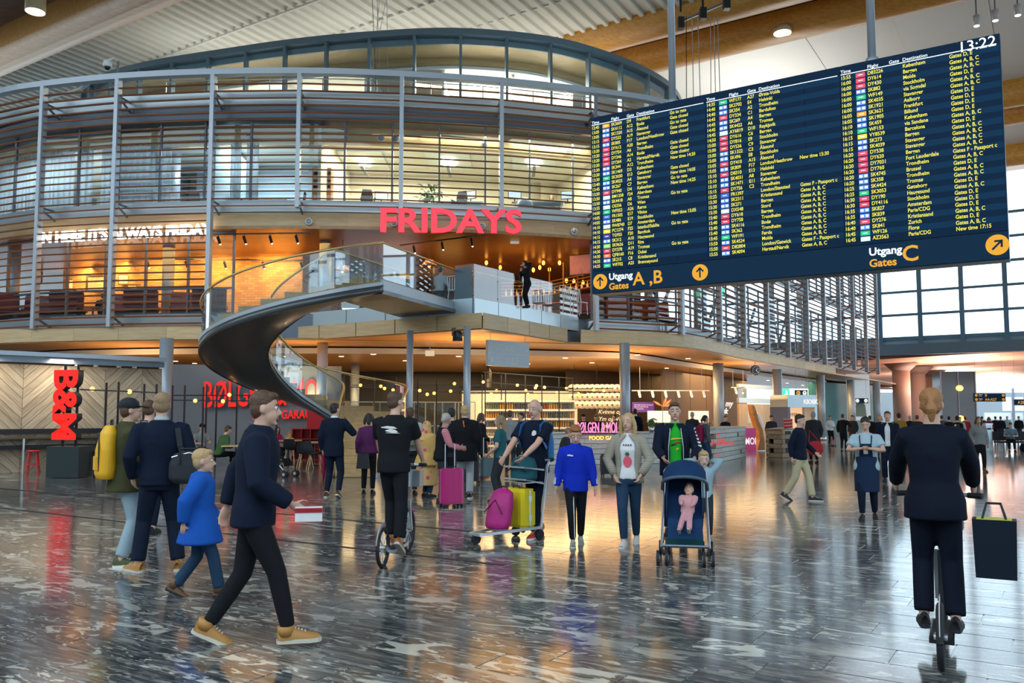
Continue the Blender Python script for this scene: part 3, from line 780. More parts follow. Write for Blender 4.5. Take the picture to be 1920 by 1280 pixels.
s14 = nearest_s((-14.9, 31.1)); s18 = nearest_s((-18.4, 31.9)); s11 = nearest_s((-11.4, 30.7)); s7 = nearest_s((-7.7, 30.6))
curtain(0.8, s18+0.1, 'pale pleated curtain at the far left of the slatted facade')
curtain(s18+0.25, s18+1.1, 'narrow gathered curtain beside the first slatted bay post')
curtain(s18+1.45, s14+0.7, 'wide drawn pale curtain in the second slatted bay')
curtain(s14+0.95, s14+1.35, 'slim pale curtain left of the dim office')
curtain(s11+0.1, s11+0.5, 'pale curtain left of the meeting table')
curtain(s11+0.75, s11+1.25, 'pale curtain behind the meeting chairs')
# ceiling lamps in the lit office
for k, px in enumerate((690, 845, 1000)):
    p = atY(px, 265, 37.2)
    o = thing('office_lamp', ['bright ceiling panel lamp in the first lit office bay', 'bright ceiling panel lamp in the middle lit office bay', 'bright ceiling panel lamp in the third lit office bay'][k], 'lamp', (p.x, p.y-1.0, 12.74))
    part('panel', MB().box((0, 0, 0), (1.9, 2.6, 0.06)), mat('office_panel', (0.72, 0.74, 0.66), 0.6), o)
    part('tube_lamp', MB().box((0, 0, -0.08), (0.5, 1.1, 0.06)), m_coolw, o)
    part('baffle', MB().box((0, 0.2, -0.42), (0.14, 1.6, 0.05)), m_dsteel, o)
for k, x in enumerate((-5.3, -2.0, 1.6)):
    area('office_light', (x, 34.8, 12.6), 3.2, 330, (1.0, 0.90, 0.62), size_y=5)
area('office_curtain_fill', (-18.6, 36.0, 12.4), 3, 500, (0.9, 0.96, 1.0), size_y=3)  # added light behind the curtains to brighten them, no lamp modelled
area('office_dim_light', (-11.3, 34.3, 12.6), 3, 380, (0.85, 0.95, 1.0), size_y=3)
# office furniture
FO = 9.62
m_blue = mat('desk_blue', (0.30, 0.40, 0.52), 0.5); m_ofwood = wood('office_beech', (0.42, 0.20, 0.08), (0.55, 0.28, 0.12), (3, 3, 12), 0.5)
def office_chair(loc, rz, label):
    r = thing('office_chair', label, 'chair', loc, rz, 'office chairs on the upper floor')
    part('seat', MB().box((0, 0, 0.46), (0.48, 0.48, 0.09)), m_blackm, r)
    part('backrest', MB().ex([(-0.22, 0), (0.22, 0), (0.24, 0.3), (0.18, 0.58), (-0.18, 0.58), (-0.24, 0.3)], (0, 0.24, 0.52), (1, 0, 0), (0, 0.12, 1), (0, 0.07, 0)), m_blackm, r)
    part('stem', MB().tube([(0, 0, 0.06), (0, 0, 0.42)], 0.03, 8), m_chrome, r)
    b = MB()
    for k in range(5): b.bar((0, 0, 0.09), (0.3*math.cos(k*1.257), 0.3*math.sin(k*1.257), 0.04), 0.04)
    part('star_base', b, m_black, r)
    for sgn in (-1, 1): part('armrest', MB().bar((sgn*0.27, -0.12, 0.66), (sgn*0.27, 0.2, 0.66), 0.05).bar((sgn*0.27, 0.05, 0.45), (sgn*0.27, 0.05, 0.66), 0.04), m_black, r)
    return r
def desk(loc, rz, label, w=1.6, mt=m_blue, items=True):
    r = thing('desk', label, 'desk', loc, rz, 'desks on the upper floor')
    part('desktop', MB().box((0, 0, 0.73), (w, 0.75, 0.04)), mt, r)
    for i in (-1, 1):
        for j in (-1, 1): part('leg', MB().tube([(i*(w/2-0.08), j*0.3, 0), (i*(w/2-0.08), j*0.3, 0.71)], 0.025, 8), m_white, r)
    part('modesty_panel', MB().box((0, 0.3, 0.5), (w-0.2, 0.02, 0.35)), m_dsteel, r)
    return r
def monitor(loc, rz, label):
    r = thing('monitor', label, 'monitor', loc, rz, 'screens on the office desks')
    part('screen', MB().box((0, 0, 0.33), (0.55, 0.035, 0.34)), m_black, r)
    part('display', MB().box((0, -0.02, 0.33), (0.50, 0.006, 0.29)), mat('monitor_glow', (0.5, 0.6, 0.7), 0.3, em=0.5), r)
    part('stand', MB().tube([(0, 0.03, 0.02), (0, 0.03, 0.3)], 0.025, 8).box((0, 0.02, 0.01), (0.24, 0.18, 0.02)), m_black, r)
    return r
def off(px, y): p = atY(px, 370, y); return (p.x, y, FO)
desk(off(500, 34.0), 0, 'pale table in the dim meeting room', 1.8, mat('pale_top', (0.6, 0.66, 0.7), 0.4))
office_chair(off(452, 33.7), 1.6, 'dark chair left of the meeting room table'); office_chair(off(556, 34.0), -1.4, 'dark chair right of the meeting room table')
office_chair(off(365, 33.6), 0.4, 'dark chair in the office left of the meeting room')
desk(off(372, 35.4), 0.3, 'small desk in the office left of the meeting room', 1.3)
r = thing('easel', 'leaning white flip board in the dim office', 'easel', off(306, 33.2))
part('board', MB().ex([(-0.3, 0), (0.3, 0), (0.3, 0.7), (-0.3, 0.7)], (0, 0, 0.2), (0.8, 0.3, 0), (0.35, 0, 0.93), (0, 0.03, 0)), m_white, r)
part('leg', MB().bar((0.3, 0.3, 0), (0.05, 0.1, 0.9), 0.04), m_black, r)
bc = thing('bookcase', 'reddish-brown bookcase at the end of the bright office', 'bookcase', off(605, 33.4))
part('carcass', MB().box((0, 0.22, 0.95), (0.75, 0.03, 1.9)).box((-0.36, 0, 0.95), (0.04, 0.45, 1.9)).box((0.36, 0, 0.95), (0.04, 0.45, 1.9)), m_ofwood, bc)
for k in range(5): part('shelf', MB().box((0, 0, 0.05+k*0.46), (0.72, 0.43, 0.03)), m_ofwood, bc)
part('door', MB().box((0, -0.23, 0.55), (0.70, 0.02, 1.0)), m_ofwood, bc)
for k, (px, lab) in enumerate(((720, 'blue desk under the first bright office lamp'), (862, 'blue desk beside the green office plant'), (1010, 'dark desk below the office worker'))):
    desk(off(px, 34.4), 0, lab, 2.0)
monitor((off(715, 34.4)[0], 34.4, FO+0.75), 0.2, 'dark monitor on the first blue office desk')
monitor((off(882, 34.3)[0], 34.3, FO+0.75), -0.5, 'pale tilted monitor on the desk beside the plant')
monitor((off(965, 34.3)[0], 34.3, FO+0.75), 0.1, 'left dark monitor on the desk of the office worker')
monitor((off(1064, 34.3)[0], 34.3, FO+0.75), -0.2, 'right dark monitor on the desk of the office worker')
office_chair(off(690, 33.2), 0.3, 'black office chair under the first bright office lamp'); office_chair(off(860, 33.5), -0.4, 'black office chair right of the green plant')
sh = thing('low_shelf', 'low shelf of files along the office partition', 'shelf', off(760, 36.8))
part('body', MB().box((0, 0, 0.45), (2.8, 0.4, 0.9)), m_ofwood, sh)
for k in range(14): part('file_box', MB().box((-1.25+k*0.19, -0.1, 1.05), (0.16, 0.25, 0.3)), [m_white, mat('file_green', (0.05, 0.35, 0.25), 0.5), mat('file_grey', (0.3, 0.3, 0.32), 0.5)][k % 3], sh)
# plant
def leaf_mesh(L=0.3, w=0.09):
    mb = MB(); A = []; B = []
    for i in range(6):
        t = i/5; ww = w*math.sin(PI*min(1, t*0.95+0.05)); A.append((-ww/2, t*L, 0.05*math.sin(t*PI)-0.10*t*t)); B.append((ww/2, t*L, 0.05*math.sin(t*PI)-0.10*t*t))
    return mb.strip(A, B)
m_leaf = mat('leaf_green', (0.06, 0.22, 0.05), 0.45, var=0.3, vs=6)
def plant(name, loc, label, n, h, spread, L, pot=(0.16, 0.26), pm=None):
    r = thing(name, label, 'plant', loc)
    part('pot', MB().lathe([(pot[0]*0.75, 0), (pot[0], pot[1]), (pot[0]*0.9, pot[1]), (pot[0]*0.85, pot[1]-0.04)], n=14), pm or m_white, r, True)
    lm = leaf_mesh(L, L*0.34).mesh('leaf', m_leaf, True)
    q = random.Random(hash(label) % 999 if False else len(label))
    for k in range(n):
        o = link('leaf', lm, r); a = q.uniform(0, 2*PI); z = pot[1]+q.uniform(0.05, h); rr = q.uniform(0.1, 1)*spread*(1-abs(z-pot[1]-h*0.5)/h*0.7)
        o.location = (math.cos(a)*rr*0.6, math.sin(a)*rr*0.6, z); o.rotation_euler = (q.uniform(-0.6, 0.7), q.uniform(-0.4, 0.4), a-PI/2)
    st = MB()
    for k in range(5): a = k*1.25; st.tube([(0, 0, pot[1]-0.05), (math.cos(a)*spread*0.3, math.sin(a)*spread*0.3, pot[1]+h*0.7)], 0.012, 5)
    part('stem', st, m_leaf, r)
    return r
plant('potted_plant', off(808, 33.0), 'bushy green potted plant between the office desks', 70, 0.75, 0.75, 0.36)
o = MB().ball((0, 0, 0.33), 0.33, 20, 12).build('exercise_ball', mat('ball_blue', (0.25, 0.38, 0.55), 0.3), None, True); o.location = off(984, 33.1)
tag(o, 'blue exercise ball on the office floor near the window', 'ball')
for px, lab in ((710, 'white round smoke vent left in the office bulkhead'), (381, 'round vent above the dim office'), (467, 'round vent above the meeting room'), (740, 'round vent above the first lit office desk'), (911, 'round vent above the plant'), (1066, 'round vent above the office worker')):
    p = min(gsub(0.5, S_win, 1.4, 200), key=lambda q: abs(pix((q.x, q.y, 12.4))[0]-px))
    r = thing('wall_speaker', lab, 'speaker', (p.x, p.y+0.02, 12.38)); 
    part('ring', MB().lathe([(0.15, 0), (0.15, 0.1), (0.11, 0.12)], n=18, M=Matrix.Rotation(PI/2, 3, 'X')), m_white, r, True)
    part('grille', MB().lathe([(0.10, 0.10), (0.10, 0.13)], n=18, M=Matrix.Rotation(PI/2, 3, 'X')), m_steel, r, True)
for px, y, lab in ((578, 421, 'round white speaker on the wood band left of the red letters'), (741, 427, 'round speaker behind the first red letters'), (908, 430, 'round speaker behind the last red letters'), (1076, 433, 'round white speaker on the wood band near the board')):
    p = min(gsub(0.5, S_win, 0.72, 200), key=lambda q: abs(pix((q.x, q.y, 8.95))[0]-px))
    r = thing('wall_speaker', lab, 'speaker', (p.x, p.y, 8.88))
    part('ring', MB().lathe([(0.14, 0), (0.14, 0.1), (0.10, 0.12)], n=18, M=Matrix.Rotation(PI/2, 3, 'X')), m_white, r, True)
    part('grille', MB().lathe([(0.09, 0.10), (0.09, 0.13)], n=18, M=Matrix.Rotation(PI/2, 3, 'X')), m_steel, r, True)
# ------------------------------------------------------------------ spiral stair
st = thing('spiral_stair', 'sculptural spiral stair with grey steel underside, oak treads and glass balustrade', 'staircase', (-6.2, 25.1, 0))
SCc = Vector((-6.16, 25.14, 0)); RO, RI = 3.0, 1.12
TOPZ = 5.42
# control stations: (outer xy, inner xy, tread z)
stn = []
def pol(r, deg): a = math.radians(deg); return SCc+Vector((math.cos(a)*r, math.sin(a)*r, 0))
sweep = [(-33, 5.42), (-60, 5.08), (-90, 4.68), (-120, 4.28), (-150, 3.90), (-180, 3.50), (-205, 3.08), (-230, 2.66), (-255, 2.28), (-285, 1.92), (-320, 1.62), (-350, 1.42)]
for d, z in sweep: stn.append((pol(RO, d), pol(RI, d), z))
yb = 22.1
stn.append((Vector((-3.15, 24.2, 0)), Vector((-4.95, 24.4, 0)), 1.02))
stn.append((Vector((-3.35, 23.1, 0)), Vector((-4.80, 23.2, 0)), 0.50))
stn.append((Vector((-3.55, 22.1, 0)), Vector((-4.70, 22.1, 0)), 0.02))
N = 97
arr = spl([(o.x, o.y, i.x, i.y, z) for o, i, z in stn], N)
O_ = [Vector((a[0], a[1], 0)) for a in arr]; I_ = [Vector((a[2], a[3], 0)) for a in arr]; Z_ = [min(TOPZ, float(a[4])) for a in arr]
m_soffit = mat('stair_soffit_paint', (0.085, 0.095, 0.10), 0.32, 0.35, coat=0.2)
m_rim = mat('stair_rim_paint', (0.42, 0.46, 0.50), 0.4, 0.3)
# soffit: a smooth band, deeper at the middle
mb = MB(); rows = []
nw = 7
for i in range(N):
    row = []
    for k in range(nw):
        t = k/(nw-1); p = O_[i].lerp(I_[i], t); dp = 0.34+0.10*math.sin(PI*t)
        row.append(Vector((p.x, p.y, max(0.005, Z_[i]-dp))))
    rows.append(row)
vs = [v for r_ in rows for v in r_]
fs = [(i*nw+k, i*nw+k+1, (i+1)*nw+k+1, (i+1)*nw+k) for i in range(N-1) for k in range(nw-1)]
mb.add(vs, fs)
wpart('soffit', mb, m_soffit, st, True, 'smooth dark grey steel underside')
for nm, P in (('outer_stringer', O_), ('inner_stringer', I_)):
    mb = MB(); vs = []
    for i in range(N):
        c = O_[i].lerp(I_[i], 0.5); n_ = (P[i]-c).normalized()*0.04
        z0 = max(0.0, Z_[i]-0.36); z1 = max(z0, Z_[i]-0.15)
        for q, z in ((P[i], z0), (P[i]+n_, z0), (P[i]+n_, z1), (P[i], z1)): vs.append((q.x, q.y, z))
    fs = [(4*i+k, 4*i+(k+1) % 4, 4*i+4+(k+1) % 4, 4*i+4+k) for i in range(N-1) for k in range(4)]
    fs += [(0, 1, 2, 3), tuple(4*(N-1)+k for k in (3, 2, 1, 0))]
    mb.add(vs, fs); wpart(nm, mb, m_soffit, st, True)
    wpart('rim', MB().add([(v[0], v[1], v[2]+0.10 if k % 4 > 1 else vs[k+3 if k % 4 == 0 else k+1][2]) for k, v in enumerate(vs)], fs), m_rim, st)
# treads: 31 risers
nR = 31
def atz(z):
    for i in range(N-1):
        if Z_[i] >= z >= Z_[i+1]:
            t = (Z_[i]-z)/max(1e-6, Z_[i]-Z_[i+1]); return O_[i].lerp(O_[i+1], t), I_[i].lerp(I_[i+1], t)
    return O_[-1], I_[-1]
rise = TOPZ/nR
for k in range(nR-1):
    zt = TOPZ-k*rise-0.01
    o0, i0 = atz(TOPZ-k*rise-0.01); o1, i1 = atz(max(0.03, TOPZ-(k+1)*rise-0.01))
    ins = 0.04
    a, b = o0.lerp(i0, ins), o0.lerp(i0, 1-ins); c, d = o1.lerp(i1, 1-ins), o1.lerp(i1, ins)
    vs = [(p.x, p.y, z) for z in (max(0.0, zt-0.36), zt) for p in (a, b, c, d)]
    wpart('tread', MB().add(vs, [(3, 2, 1, 0), (4, 5, 6, 7), (0, 1, 5, 4), (1, 2, 6, 5), (2, 3, 7, 6), (3, 0, 4, 7)]), m_tread, st)
# landing slab between the stair head and the balcony
oL, iL = O_[0], I_[0]
lo = Vector((-1.95, 27.95, 0)); li = lo+(iL-oL)
wpart('landing', MB().prism([(oL.x, oL.y), (lo.x, lo.y), (li.x, li.y), (iL.x, iL.y)], 5.14, 5.42), m_rim, st)
wpart('landing_soffit', MB().prism([(oL.x, oL.y), (lo.x+0.2, lo.y+0.3), (li.x-0.3, li.y+0.5), (iL.x, iL.y)], 5.02, 5.135), m_soffit, st)
wpart('landing_boards', MB().prism([(oL.x-0.05, oL.y+0.05), (lo.x-0.05, lo.y), (li.x+0.05, li.y), (iL.x+0.05, iL.y)], 5.42, 5.45), m_tread, st)
# glass panels and handrails
def balustrade(P, Z, side):
    C = [O_[i].lerp(I_[i], 0.5) for i in range(N)]
    step = 6
    for i in range(0, N-1, step):
        j = min(N-1, i+step); A = []; B = []; A2 = []; B2 = []
        vs = []
        for q in range(i, j+1):
            n_ = (P[q]-C[q]).normalized(); p = P[q]-n_*0.03; p2 = P[q]-n_*0.045
            zb, zt = Z[q]-0.02, Z[q]+1.02
            vs += [(p.x, p.y, zb), (p.x, p.y, zt), (p2.x, p2.y, zt), (p2.x, p2.y, zb)]
        n = j-i+1
        fs = [(4*a+k, 4*a+(k+1) % 4, 4*a+4+(k+1) % 4, 4*a+4+k) for a in range(n-1) for k in range(4)]+[(0, 1, 2, 3), tuple(4*(n-1)+k for k in (3, 2, 1, 0))]
        wpart('glass_panel', MB().add(vs, fs), m_bglass, st)
    wpart('handrail', MB().tube([Vector((P[i].x, P[i].y, Z[i]+1.06)) for i in range(N)], 0.032, 8), m_brass, st, True)
Zo = [z+0.0 for z in Z_]
balustrade(O_, Zo, 1); balustrade(I_, Zo, -1)
for a, b in ((oL, lo), (iL, li)):
    for k in range(3):
        p = a.lerp(b, k/3+0.004); q = a.lerp(b, (k+1)/3-0.004)
        wpart('glass_panel', MB().bar((p.x, p.y, 5.96), (q.x, q.y, 5.96), 0.016, 1.04), m_bglass, st)
    wpart('handrail', MB().tube([(a.x, a.y, 6.48), (b.x, b.y, 6.48)], 0.032, 8), m_brass, st, True)
# ------------------------------------------------------------------ balcony balustrade
def bal_glass(name, label, a, b, n, gap=0.01, h=1.15, rail=True):
    r = thing(name, label, 'balustrade', (a.x, a.y, 5.44))
    for k in range(n):
        p = a.lerp(b, k/n+gap/ (b-a).length); q = a.lerp(b, (k+1)/n-gap/(b-a).length)
        wpart('glass_panel', MB().bar((p.x, p.y, 5.47+h/2), (q.x, q.y, 5.47+h/2), 0.018, h), m_bglass, r)
    for k in range(n+1):
        p = a.lerp(b, k/n)
        for z in (5.6, 6.2): wpart('clamp', MB().ball((p.x, p.y, z), 0.03, 8, 6), m_chrome, r)
    if rail:
        d = (b-a).normalized(); nn = Vector((-d.y, d.x, 0))
        wpart('handrail', MB().tube([Vector((p.x, p.y, 6.38))+nn*0.09 for p in (a, b)], 0.03, 8), m_brass, r, True)
    return r
bal_glass('balcony_balustrade', 'glass balustrade along the front of the balcony where the caller stands', B0+E2*0.02, BR, 5)
bal_glass('balcony_balustrade', 'short glass balustrade at the balcony corner by the landing', B0-E1*0.75+E2*0.02, B0, 1, rail=True)
bal_glass('balcony_balustrade', 'glass balustrade left of the stair landing', BL+E2*0.0, BL+E1*3.2, 2)
wpart('end_screen', MB().bar((B0-E1*0.75).to_tuple()[:2]+(6.0,), (B0-E1*0.08).to_tuple()[:2]+(6.0,), 0.03, 1.05), mat('frosted_panel', (0.10, 0.14, 0.17), 0.3, 0.2), bpy.data.objects['balcony_balustrade.001'])
# ------------------------------------------------------------------ departure board
KB = 1.6
bl = atY(1107, 222, 12.96*KB); bb = atY(1112, 550, 12.96*KB); br = atY(1875, 62, 10*KB); bbr = atY(1893, 487, 10*KB)
ztop = (bl.z+br.z)/2; zbot = (bb.z+bbr.z)/2
P0 = Vector(((bl.x+bb.x)/2, 12.96*KB, 0)); P1 = Vector(((br.x+bbr.x)/2, 10*KB, 0))
U = (P1-P0); BWd = U.length; U.normalize(); Wv = Vector((0, 0, 1)); NN = U.cross(Wv)     # NN faces the hall (towards the camera)
BH = ztop-zbot
bd = thing('departure_board', 'huge dark blue departure board hung over the hall with yellow flight rows', 'departure board', (P0+P1)/2+Vector((0, 0, zbot)))
m_scr = mat('board_screen', (0.004, 0.018, 0.045), 0.45, em=0.05, emc=(0.01, 0.10, 0.26), spec=0.08)
m_band2 = mat('board_row_band', (0.005, 0.03, 0.07), 0.45, em=0.08, emc=(0.012, 0.13, 0.32), spec=0.08)
m_y = mat('board_yellow', (0.5, 0.45, 0.05), 0.5, em=0.5, emc=(1.0, 0.88, 0.08))
m_w = mat('board_white', (0.9, 0.95, 1), 0.5, em=0.5, emc=(0.92, 0.97, 1.0))
m_sign = mat('sign_blue', (0.008, 0.035, 0.075), 0.45, em=0.03, emc=(0.01, 0.08, 0.18), spec=0.08); m_amber = mat('sign_amber', (0.6, 0.28, 0.01), 0.5, em=0.4, emc=(1.0, 0.42, 0.01))
m_wsign = mat('sign_white', (0.9, 0.9, 0.9), 0.5, em=0.4, emc=(1, 1, 1))
m_hous = mat('board_housing', (0.05, 0.12, 0.19), 0.4, 0.2)
sgn_h = BH*0.125
def bp(u, v, d=0.0): return P0+U*(u*BWd)+Wv*(zbot+v*BH)+NN*d
def bquad(u0, v0, u1, v1, d, mb=None):
    mb = mb or MB(); return mb.add([bp(u0, v0, d), bp(u1, v0, d), bp(u1, v1, d), bp(u0, v1, d)], [(0, 1, 2, 3)])
cen = bp(0.5, 0.5, -0.24)
wpart('housing', MB().box(cen, (BWd, 0.42, BH), math.atan2(U.y, U.x)), m_hous, bd)
vs0 = sgn_h/BH
NCx, NRx = 12, 4
for i in range(NCx):
    for j in range(NRx):
        c = bp((i+0.5)/NCx, vs0+(j+0.5)/NRx*(1-vs0), 0.0)
        wpart('screen', MB().box(c, (BWd/NCx-0.008, 0.03, BH*(1-vs0)/NRx-0.008), math.atan2(U.y, U.x)), m_scr, bd)
wpart('sign_strip', MB().box(bp(0.5, vs0/2, 0.0), (BWd, 0.04, sgn_h-0.03), math.atan2(U.y, U.x)), m_sign, bd)
rows = 30
v_hi, pitch = 0.951, 0.0271
# alternating row bands
for k in range(0, rows, 2):
    v = v_hi-(k+1)*pitch
    for c0 in (0.002, 0.335, 0.668): wpart('row_band', bquad(c0, v, c0+0.330, v+pitch, 0.018), m_band2, bd)
cols = [(0.003, [
 '12:45 o SK3609 D9 Frankfurt|Go to gate', '13:05 s SK4112 A12 Bodø|Gate closed', '13:05 s SK1320 A15 Ålesund|Go to gate', '13:15 r DY532 A19 Stavanger|Gate closed', '13:15 s SK805 F17 London/Heathrow|Gate closed',
 '13:20 r DY612 A20 Bergen|', '13:20 r DY754 A6 Trondheim|Gate closed', '13:20 r DY346 A14 Bodø|Gate closed', '13:20 r DY364 A2 Harstad/Narvik|Gate closing', '13:30 s SK344 A12 Trondheim|New time 14:20', '13:30 s SK1469 D3 København|',
 '13:30 g SK3030 E13 Gøteborg|Gate closed', '13:40 s SK4025 A4 Stavanger|New time 14:05', '13:45 s SK267 C7 Bergen|Go to gate', '13:50 r DY940 D4 København|New time 14:25', '13:50 w BM1358 F24 Aberdeen|', '13:50 s SK4418 A8 Tromsø|Go to gate',
 '13:55 w OS336 D6 Wien|', '14:00 g WF052 A26 Røros|', '14:05 b FR1502 E17 Vilnius|', '14:05 s SK486 E19 Stockholm|New time 15:05', '14:10 w 9W8740 D7 Amsterdam|', '14:10 y PC1274 F25 Istanbul/Sabiha|Go to gate', '14:15 n TG955 F20 Bangkok|', '14:15 s SK312 A10 Haugesund|',
 '14:30 l SK9626 D11 Riga|', '14:30 r DY378 A19 Tromsø|Go to gate', '14:30 q QF8160 F16 Dubai|', '14:35 s SK215 C8 Kristiansand|', '14:35 g WF702 A25 Brønnøysund|']),
 (0.336, ['14:35 g WF177 A27 Ørsta-Volda|', '14:40 s SK2702 E4 Helsinki|', '14:40 s SK354 A2 Trondheim|', '14:45 r DY334 C1 Bardufoss|', '14:45 s SK269 A4 Bergen|', '14:45 s SK4422 A6 Tromsø|', '14:45 w AY6819 D10 Reykjavik|', '14:50 r DY616 C6 Bergen|', '15:00 r DY816 E9 Stockholm|', '15:00 r DY536 C9 Stavanger|',
 '15:00 s SK1322 C3 Ålesund|', '15:00 s SK496 E8 Stockholm|', '15:05 r DY410 A15 Ålesund|', '15:05 s SK809 F17 London/Heathrow|New time 15:30', '15:10 r D8310 E13 Helsinki|', '15:10 s SK4031 A8 Stavanger|', '15:10 s SK1471 E11 København|', '15:15 r DY756 C2 Trondheim|', '15:25 b FR1397 - London/Stansted|Gates F - Passport c', '15:30 s SK2311 - Kristiansund|Gates A, B, C',
 '15:30 s SK271 - Bergen|Gates A, B, C', '15:30 w DX548 - Stord|Gates A, B, C', '15:40 r DY618 - Bergen|Gates A, B, C', '15:40 r DY758 - Trondheim|Gates A, B, C', '15:40 s SK4116 - Bodø|Gates A, B, C', '15:40 s SK362 - Trondheim|Gates A, B, C', '15:45 g WF191 - Førde|Gates A, B, C', '15:50 s SK4524 - Molde|Gates A, B, C', '15:50 r D82804 - London/Gatwick|Gates F - Passport c', '15:55 s SK4094 - Harstad/Narvik|Gates A, B, C']),
 (0.668, ['15:55 r D83226 - København|Gates D, E', '16:00 r DY614 - Bergen|Gates A, B, C', '16:00 r DY430 - Molde|Gates A, B, C', '16:00 s SK882 - Stockholm|Gates D, E', '16:00 g WF149 - via Sogndal|Gates A, B, C', '16:00 s SK4035 - Stavanger|Gates A, B, C', '16:00 s SK1921 - Aalborg|Gates D, E', '16:05 o SK3621 - Frankfurt|Gates D, E', '16:05 s SK1905 - Billund|Gates D, E', '16:10 s SK459 - København|Gates D, E',
 '16:10 g WF153 - via Sandane|Gates A, B, C', '16:15 y VY8539 - Barcelona|Gates D, E', '16:15 s SK273 - Bergen|Gates A, B, C', '16:15 s SK4039 - Stavanger|Gates A, B, C', '16:20 r DY538 - Stavanger|Gates A, B, C', '16:20 r DY620 - Bergen|Gates A, B, C', '16:20 r DY7031 - Fort Lauderdale|Gates F - Passport c', '16:20 r DY760 - Trondheim|Gates A, B, C', '16:20 s SK4745 - Brussel|Gates D, E', '16:20 s SK358 - Trondheim|Gates A, B, C',
 '16:25 s SK4424 - Tromsø|Gates A, B, C', '16:25 g SK3053 - Gøteborg|Gates D, E', '16:30 r DY190 - Haugesund|Gates A, B, C', '16:30 r DY4116 - Stockholm|Gates D, E', '16:35 s SK827 - Amsterdam|Gates D, E', '16:35 s SK839 - Paris/CDG|Gates D, E', '16:40 r DY276 - Kristiansand|Gates A, B, C', '16:40 s SK841 - Zurich|Gates D, E', '16:45 g WF126 - Florø|Gates A, B, C', '16:45 w AZ3563 - Paris/CDG|New time 17:15'])]
tcol = dict(o=(0.95, 0.42, 0.02), s=(0.10, 0.25, 0.75), r=(0.80, 0.06, 0.12), g=(0.02, 0.55, 0.22), w=(0.75, 0.82, 0.85), b=(0.05, 0.15, 0.60), y=(0.95, 0.70, 0.02), n=(0.05, 0.04, 0.45), l=(0.30, 0.75, 0.12), q=(0.85, 0.18, 0.05))
tme_ = {}
tsz = pitch*BH*0.80
for k, c in tcol.items():
    tme_[k] = MB().box((0, 0, 0), (tsz*1.9, 0.012, tsz*0.98)).mesh('airline_tile', mat('tile_'+k, c, 0.4, em=0.35, emc=c))
dash = MB().box((0, 0, 0), (tsz*0.95, 0.012, tsz*0.14)).mesh('airline_mark', m_w)
half = MB().box((-tsz*0.5, 0, 0), (tsz*0.65, 0.012, tsz*0.5)).box((tsz*0.48, 0, 0), (tsz*0.6, 0.012, tsz*0.5)).mesh('airline_mark', m_w)
angB = math.atan2(U.y, U.x)
def blines(items, u, m, size, bold=0.0, v=None):
    o = lettering('lettering', '\n'.join(items), bp(u, (v_hi if v is None else v)-pitch*0.78, 0.022), U, Wv, size, m, bd, 0.0, bold, line=LINE, fx=0.84); o['kind'] = 'stuff'
tz = pitch*BH*0.92
LINE = pitch*BH/tz
for ci, (u0, data) in enumerate(cols):
    parse = []
    for row in data:
        l_, st_ = row.split('|'); q = l_.split(' ', 4); parse.append(q+[st_])
    blines([p[0] for p in parse], u0, m_y, tz, 0.002); blines([p[2] for p in parse], u0+0.060, m_y, tz, 0.002)
    blines([p[3] if p[3] != '-' else ' ' for p in parse], u0+0.107, m_y, tz, 0.002)
    blines([p[4] for p in parse], u0+0.136, m_y, tz, 0.002)
    blines([p[5] or ' ' for p in parse], u0+0.232, m_y, tz, 0.002)
    for k, p in enumerate(parse):
        c = bp(u0+0.0445, v_hi-(k+0.55)*pitch, 0.026)
        o = link('airline_tile', tme_[p[1]], bd, True); o.location = c; o.rotation_euler = (0, 0, angB)
        o2 = link('airline_mark', half if p[1] == 's' else dash, o); o2.location = (0, -0.008, 0)
    for t_, du in (('Time', 0.0), ('Flight', 0.060), ('Gate', 0.107), ('Destination', 0.136)):
        lettering('lettering', t_, bp(u0+du, v_hi+0.010, 0.022), U, Wv, tz*0.9, m_w, bd, 0, 0.001)
    wpart('header_line', bquad(u0, v_hi+0.002, u0+0.325, v_hi+0.006, 0.021), m_w, bd)
lettering('lettering', '13:22', bp(0.993, 0.948, 0.022), U, Wv, BH*0.068, m_w, bd, 0, 0.001, 'RIGHT')
# sign strip
def round_arrow(u, v, rad, ang, parent, m1=m_amber, m2=m_sign):
    c = bp(u, v, 0.024); n = 28
    poly = [(math.cos(2*PI*k/n)*rad, math.sin(2*PI*k/n)*rad) for k in range(n)]
    o = wpart('arrow_disc', MB().ex(poly, c, U, Wv, NN*0.01), m1, parent)
    a = MB(); ca, sa = math.cos(ang), math.sin(ang)
    def R(x, y): return (x*ca-y*sa, x*sa+y*ca)
    for poly in ([(-0.09, -0.62), (0.09, -0.62), (0.09, 0.5), (-0.09, 0.5)], [(0, 0.66), (-0.5, 0.14), (-0.36, 0.02), (0, 0.40)], [(0, 0.66), (0, 0.40), (0.36, 0.02), (0.5, 0.14)]):
        a.ex([R(x*rad, y*rad) for x, y in poly], c+NN*0.011, U, Wv, NN*0.004)
    wpart('arrow', a, m2, o)
round_arrow(0.026, vs0*0.52, sgn_h*0.34, 0, bd); round_arrow(0.3115, vs0*0.52, sgn_h*0.34, 0, bd); round_arrow(0.978, vs0*0.52, sgn_h*0.36, -PI/4, bd)
S_ = sgn_h
lettering('lettering', 'Utgang', bp(0.052, vs0*0.56, 0.024), U, Wv, S_*0.40, m_wsign, bd, 0, 0.006)
lettering('lettering', 'Gates', bp(0.052, vs0*0.13, 0.024), U, Wv, S_*0.40, m_amber, bd, 0, 0.006)
lettering('lettering', 'A ,B', bp(0.124, vs0*0.24, 0.024), U, Wv, S_*0.78, m_amber, bd, 0, 0.008)
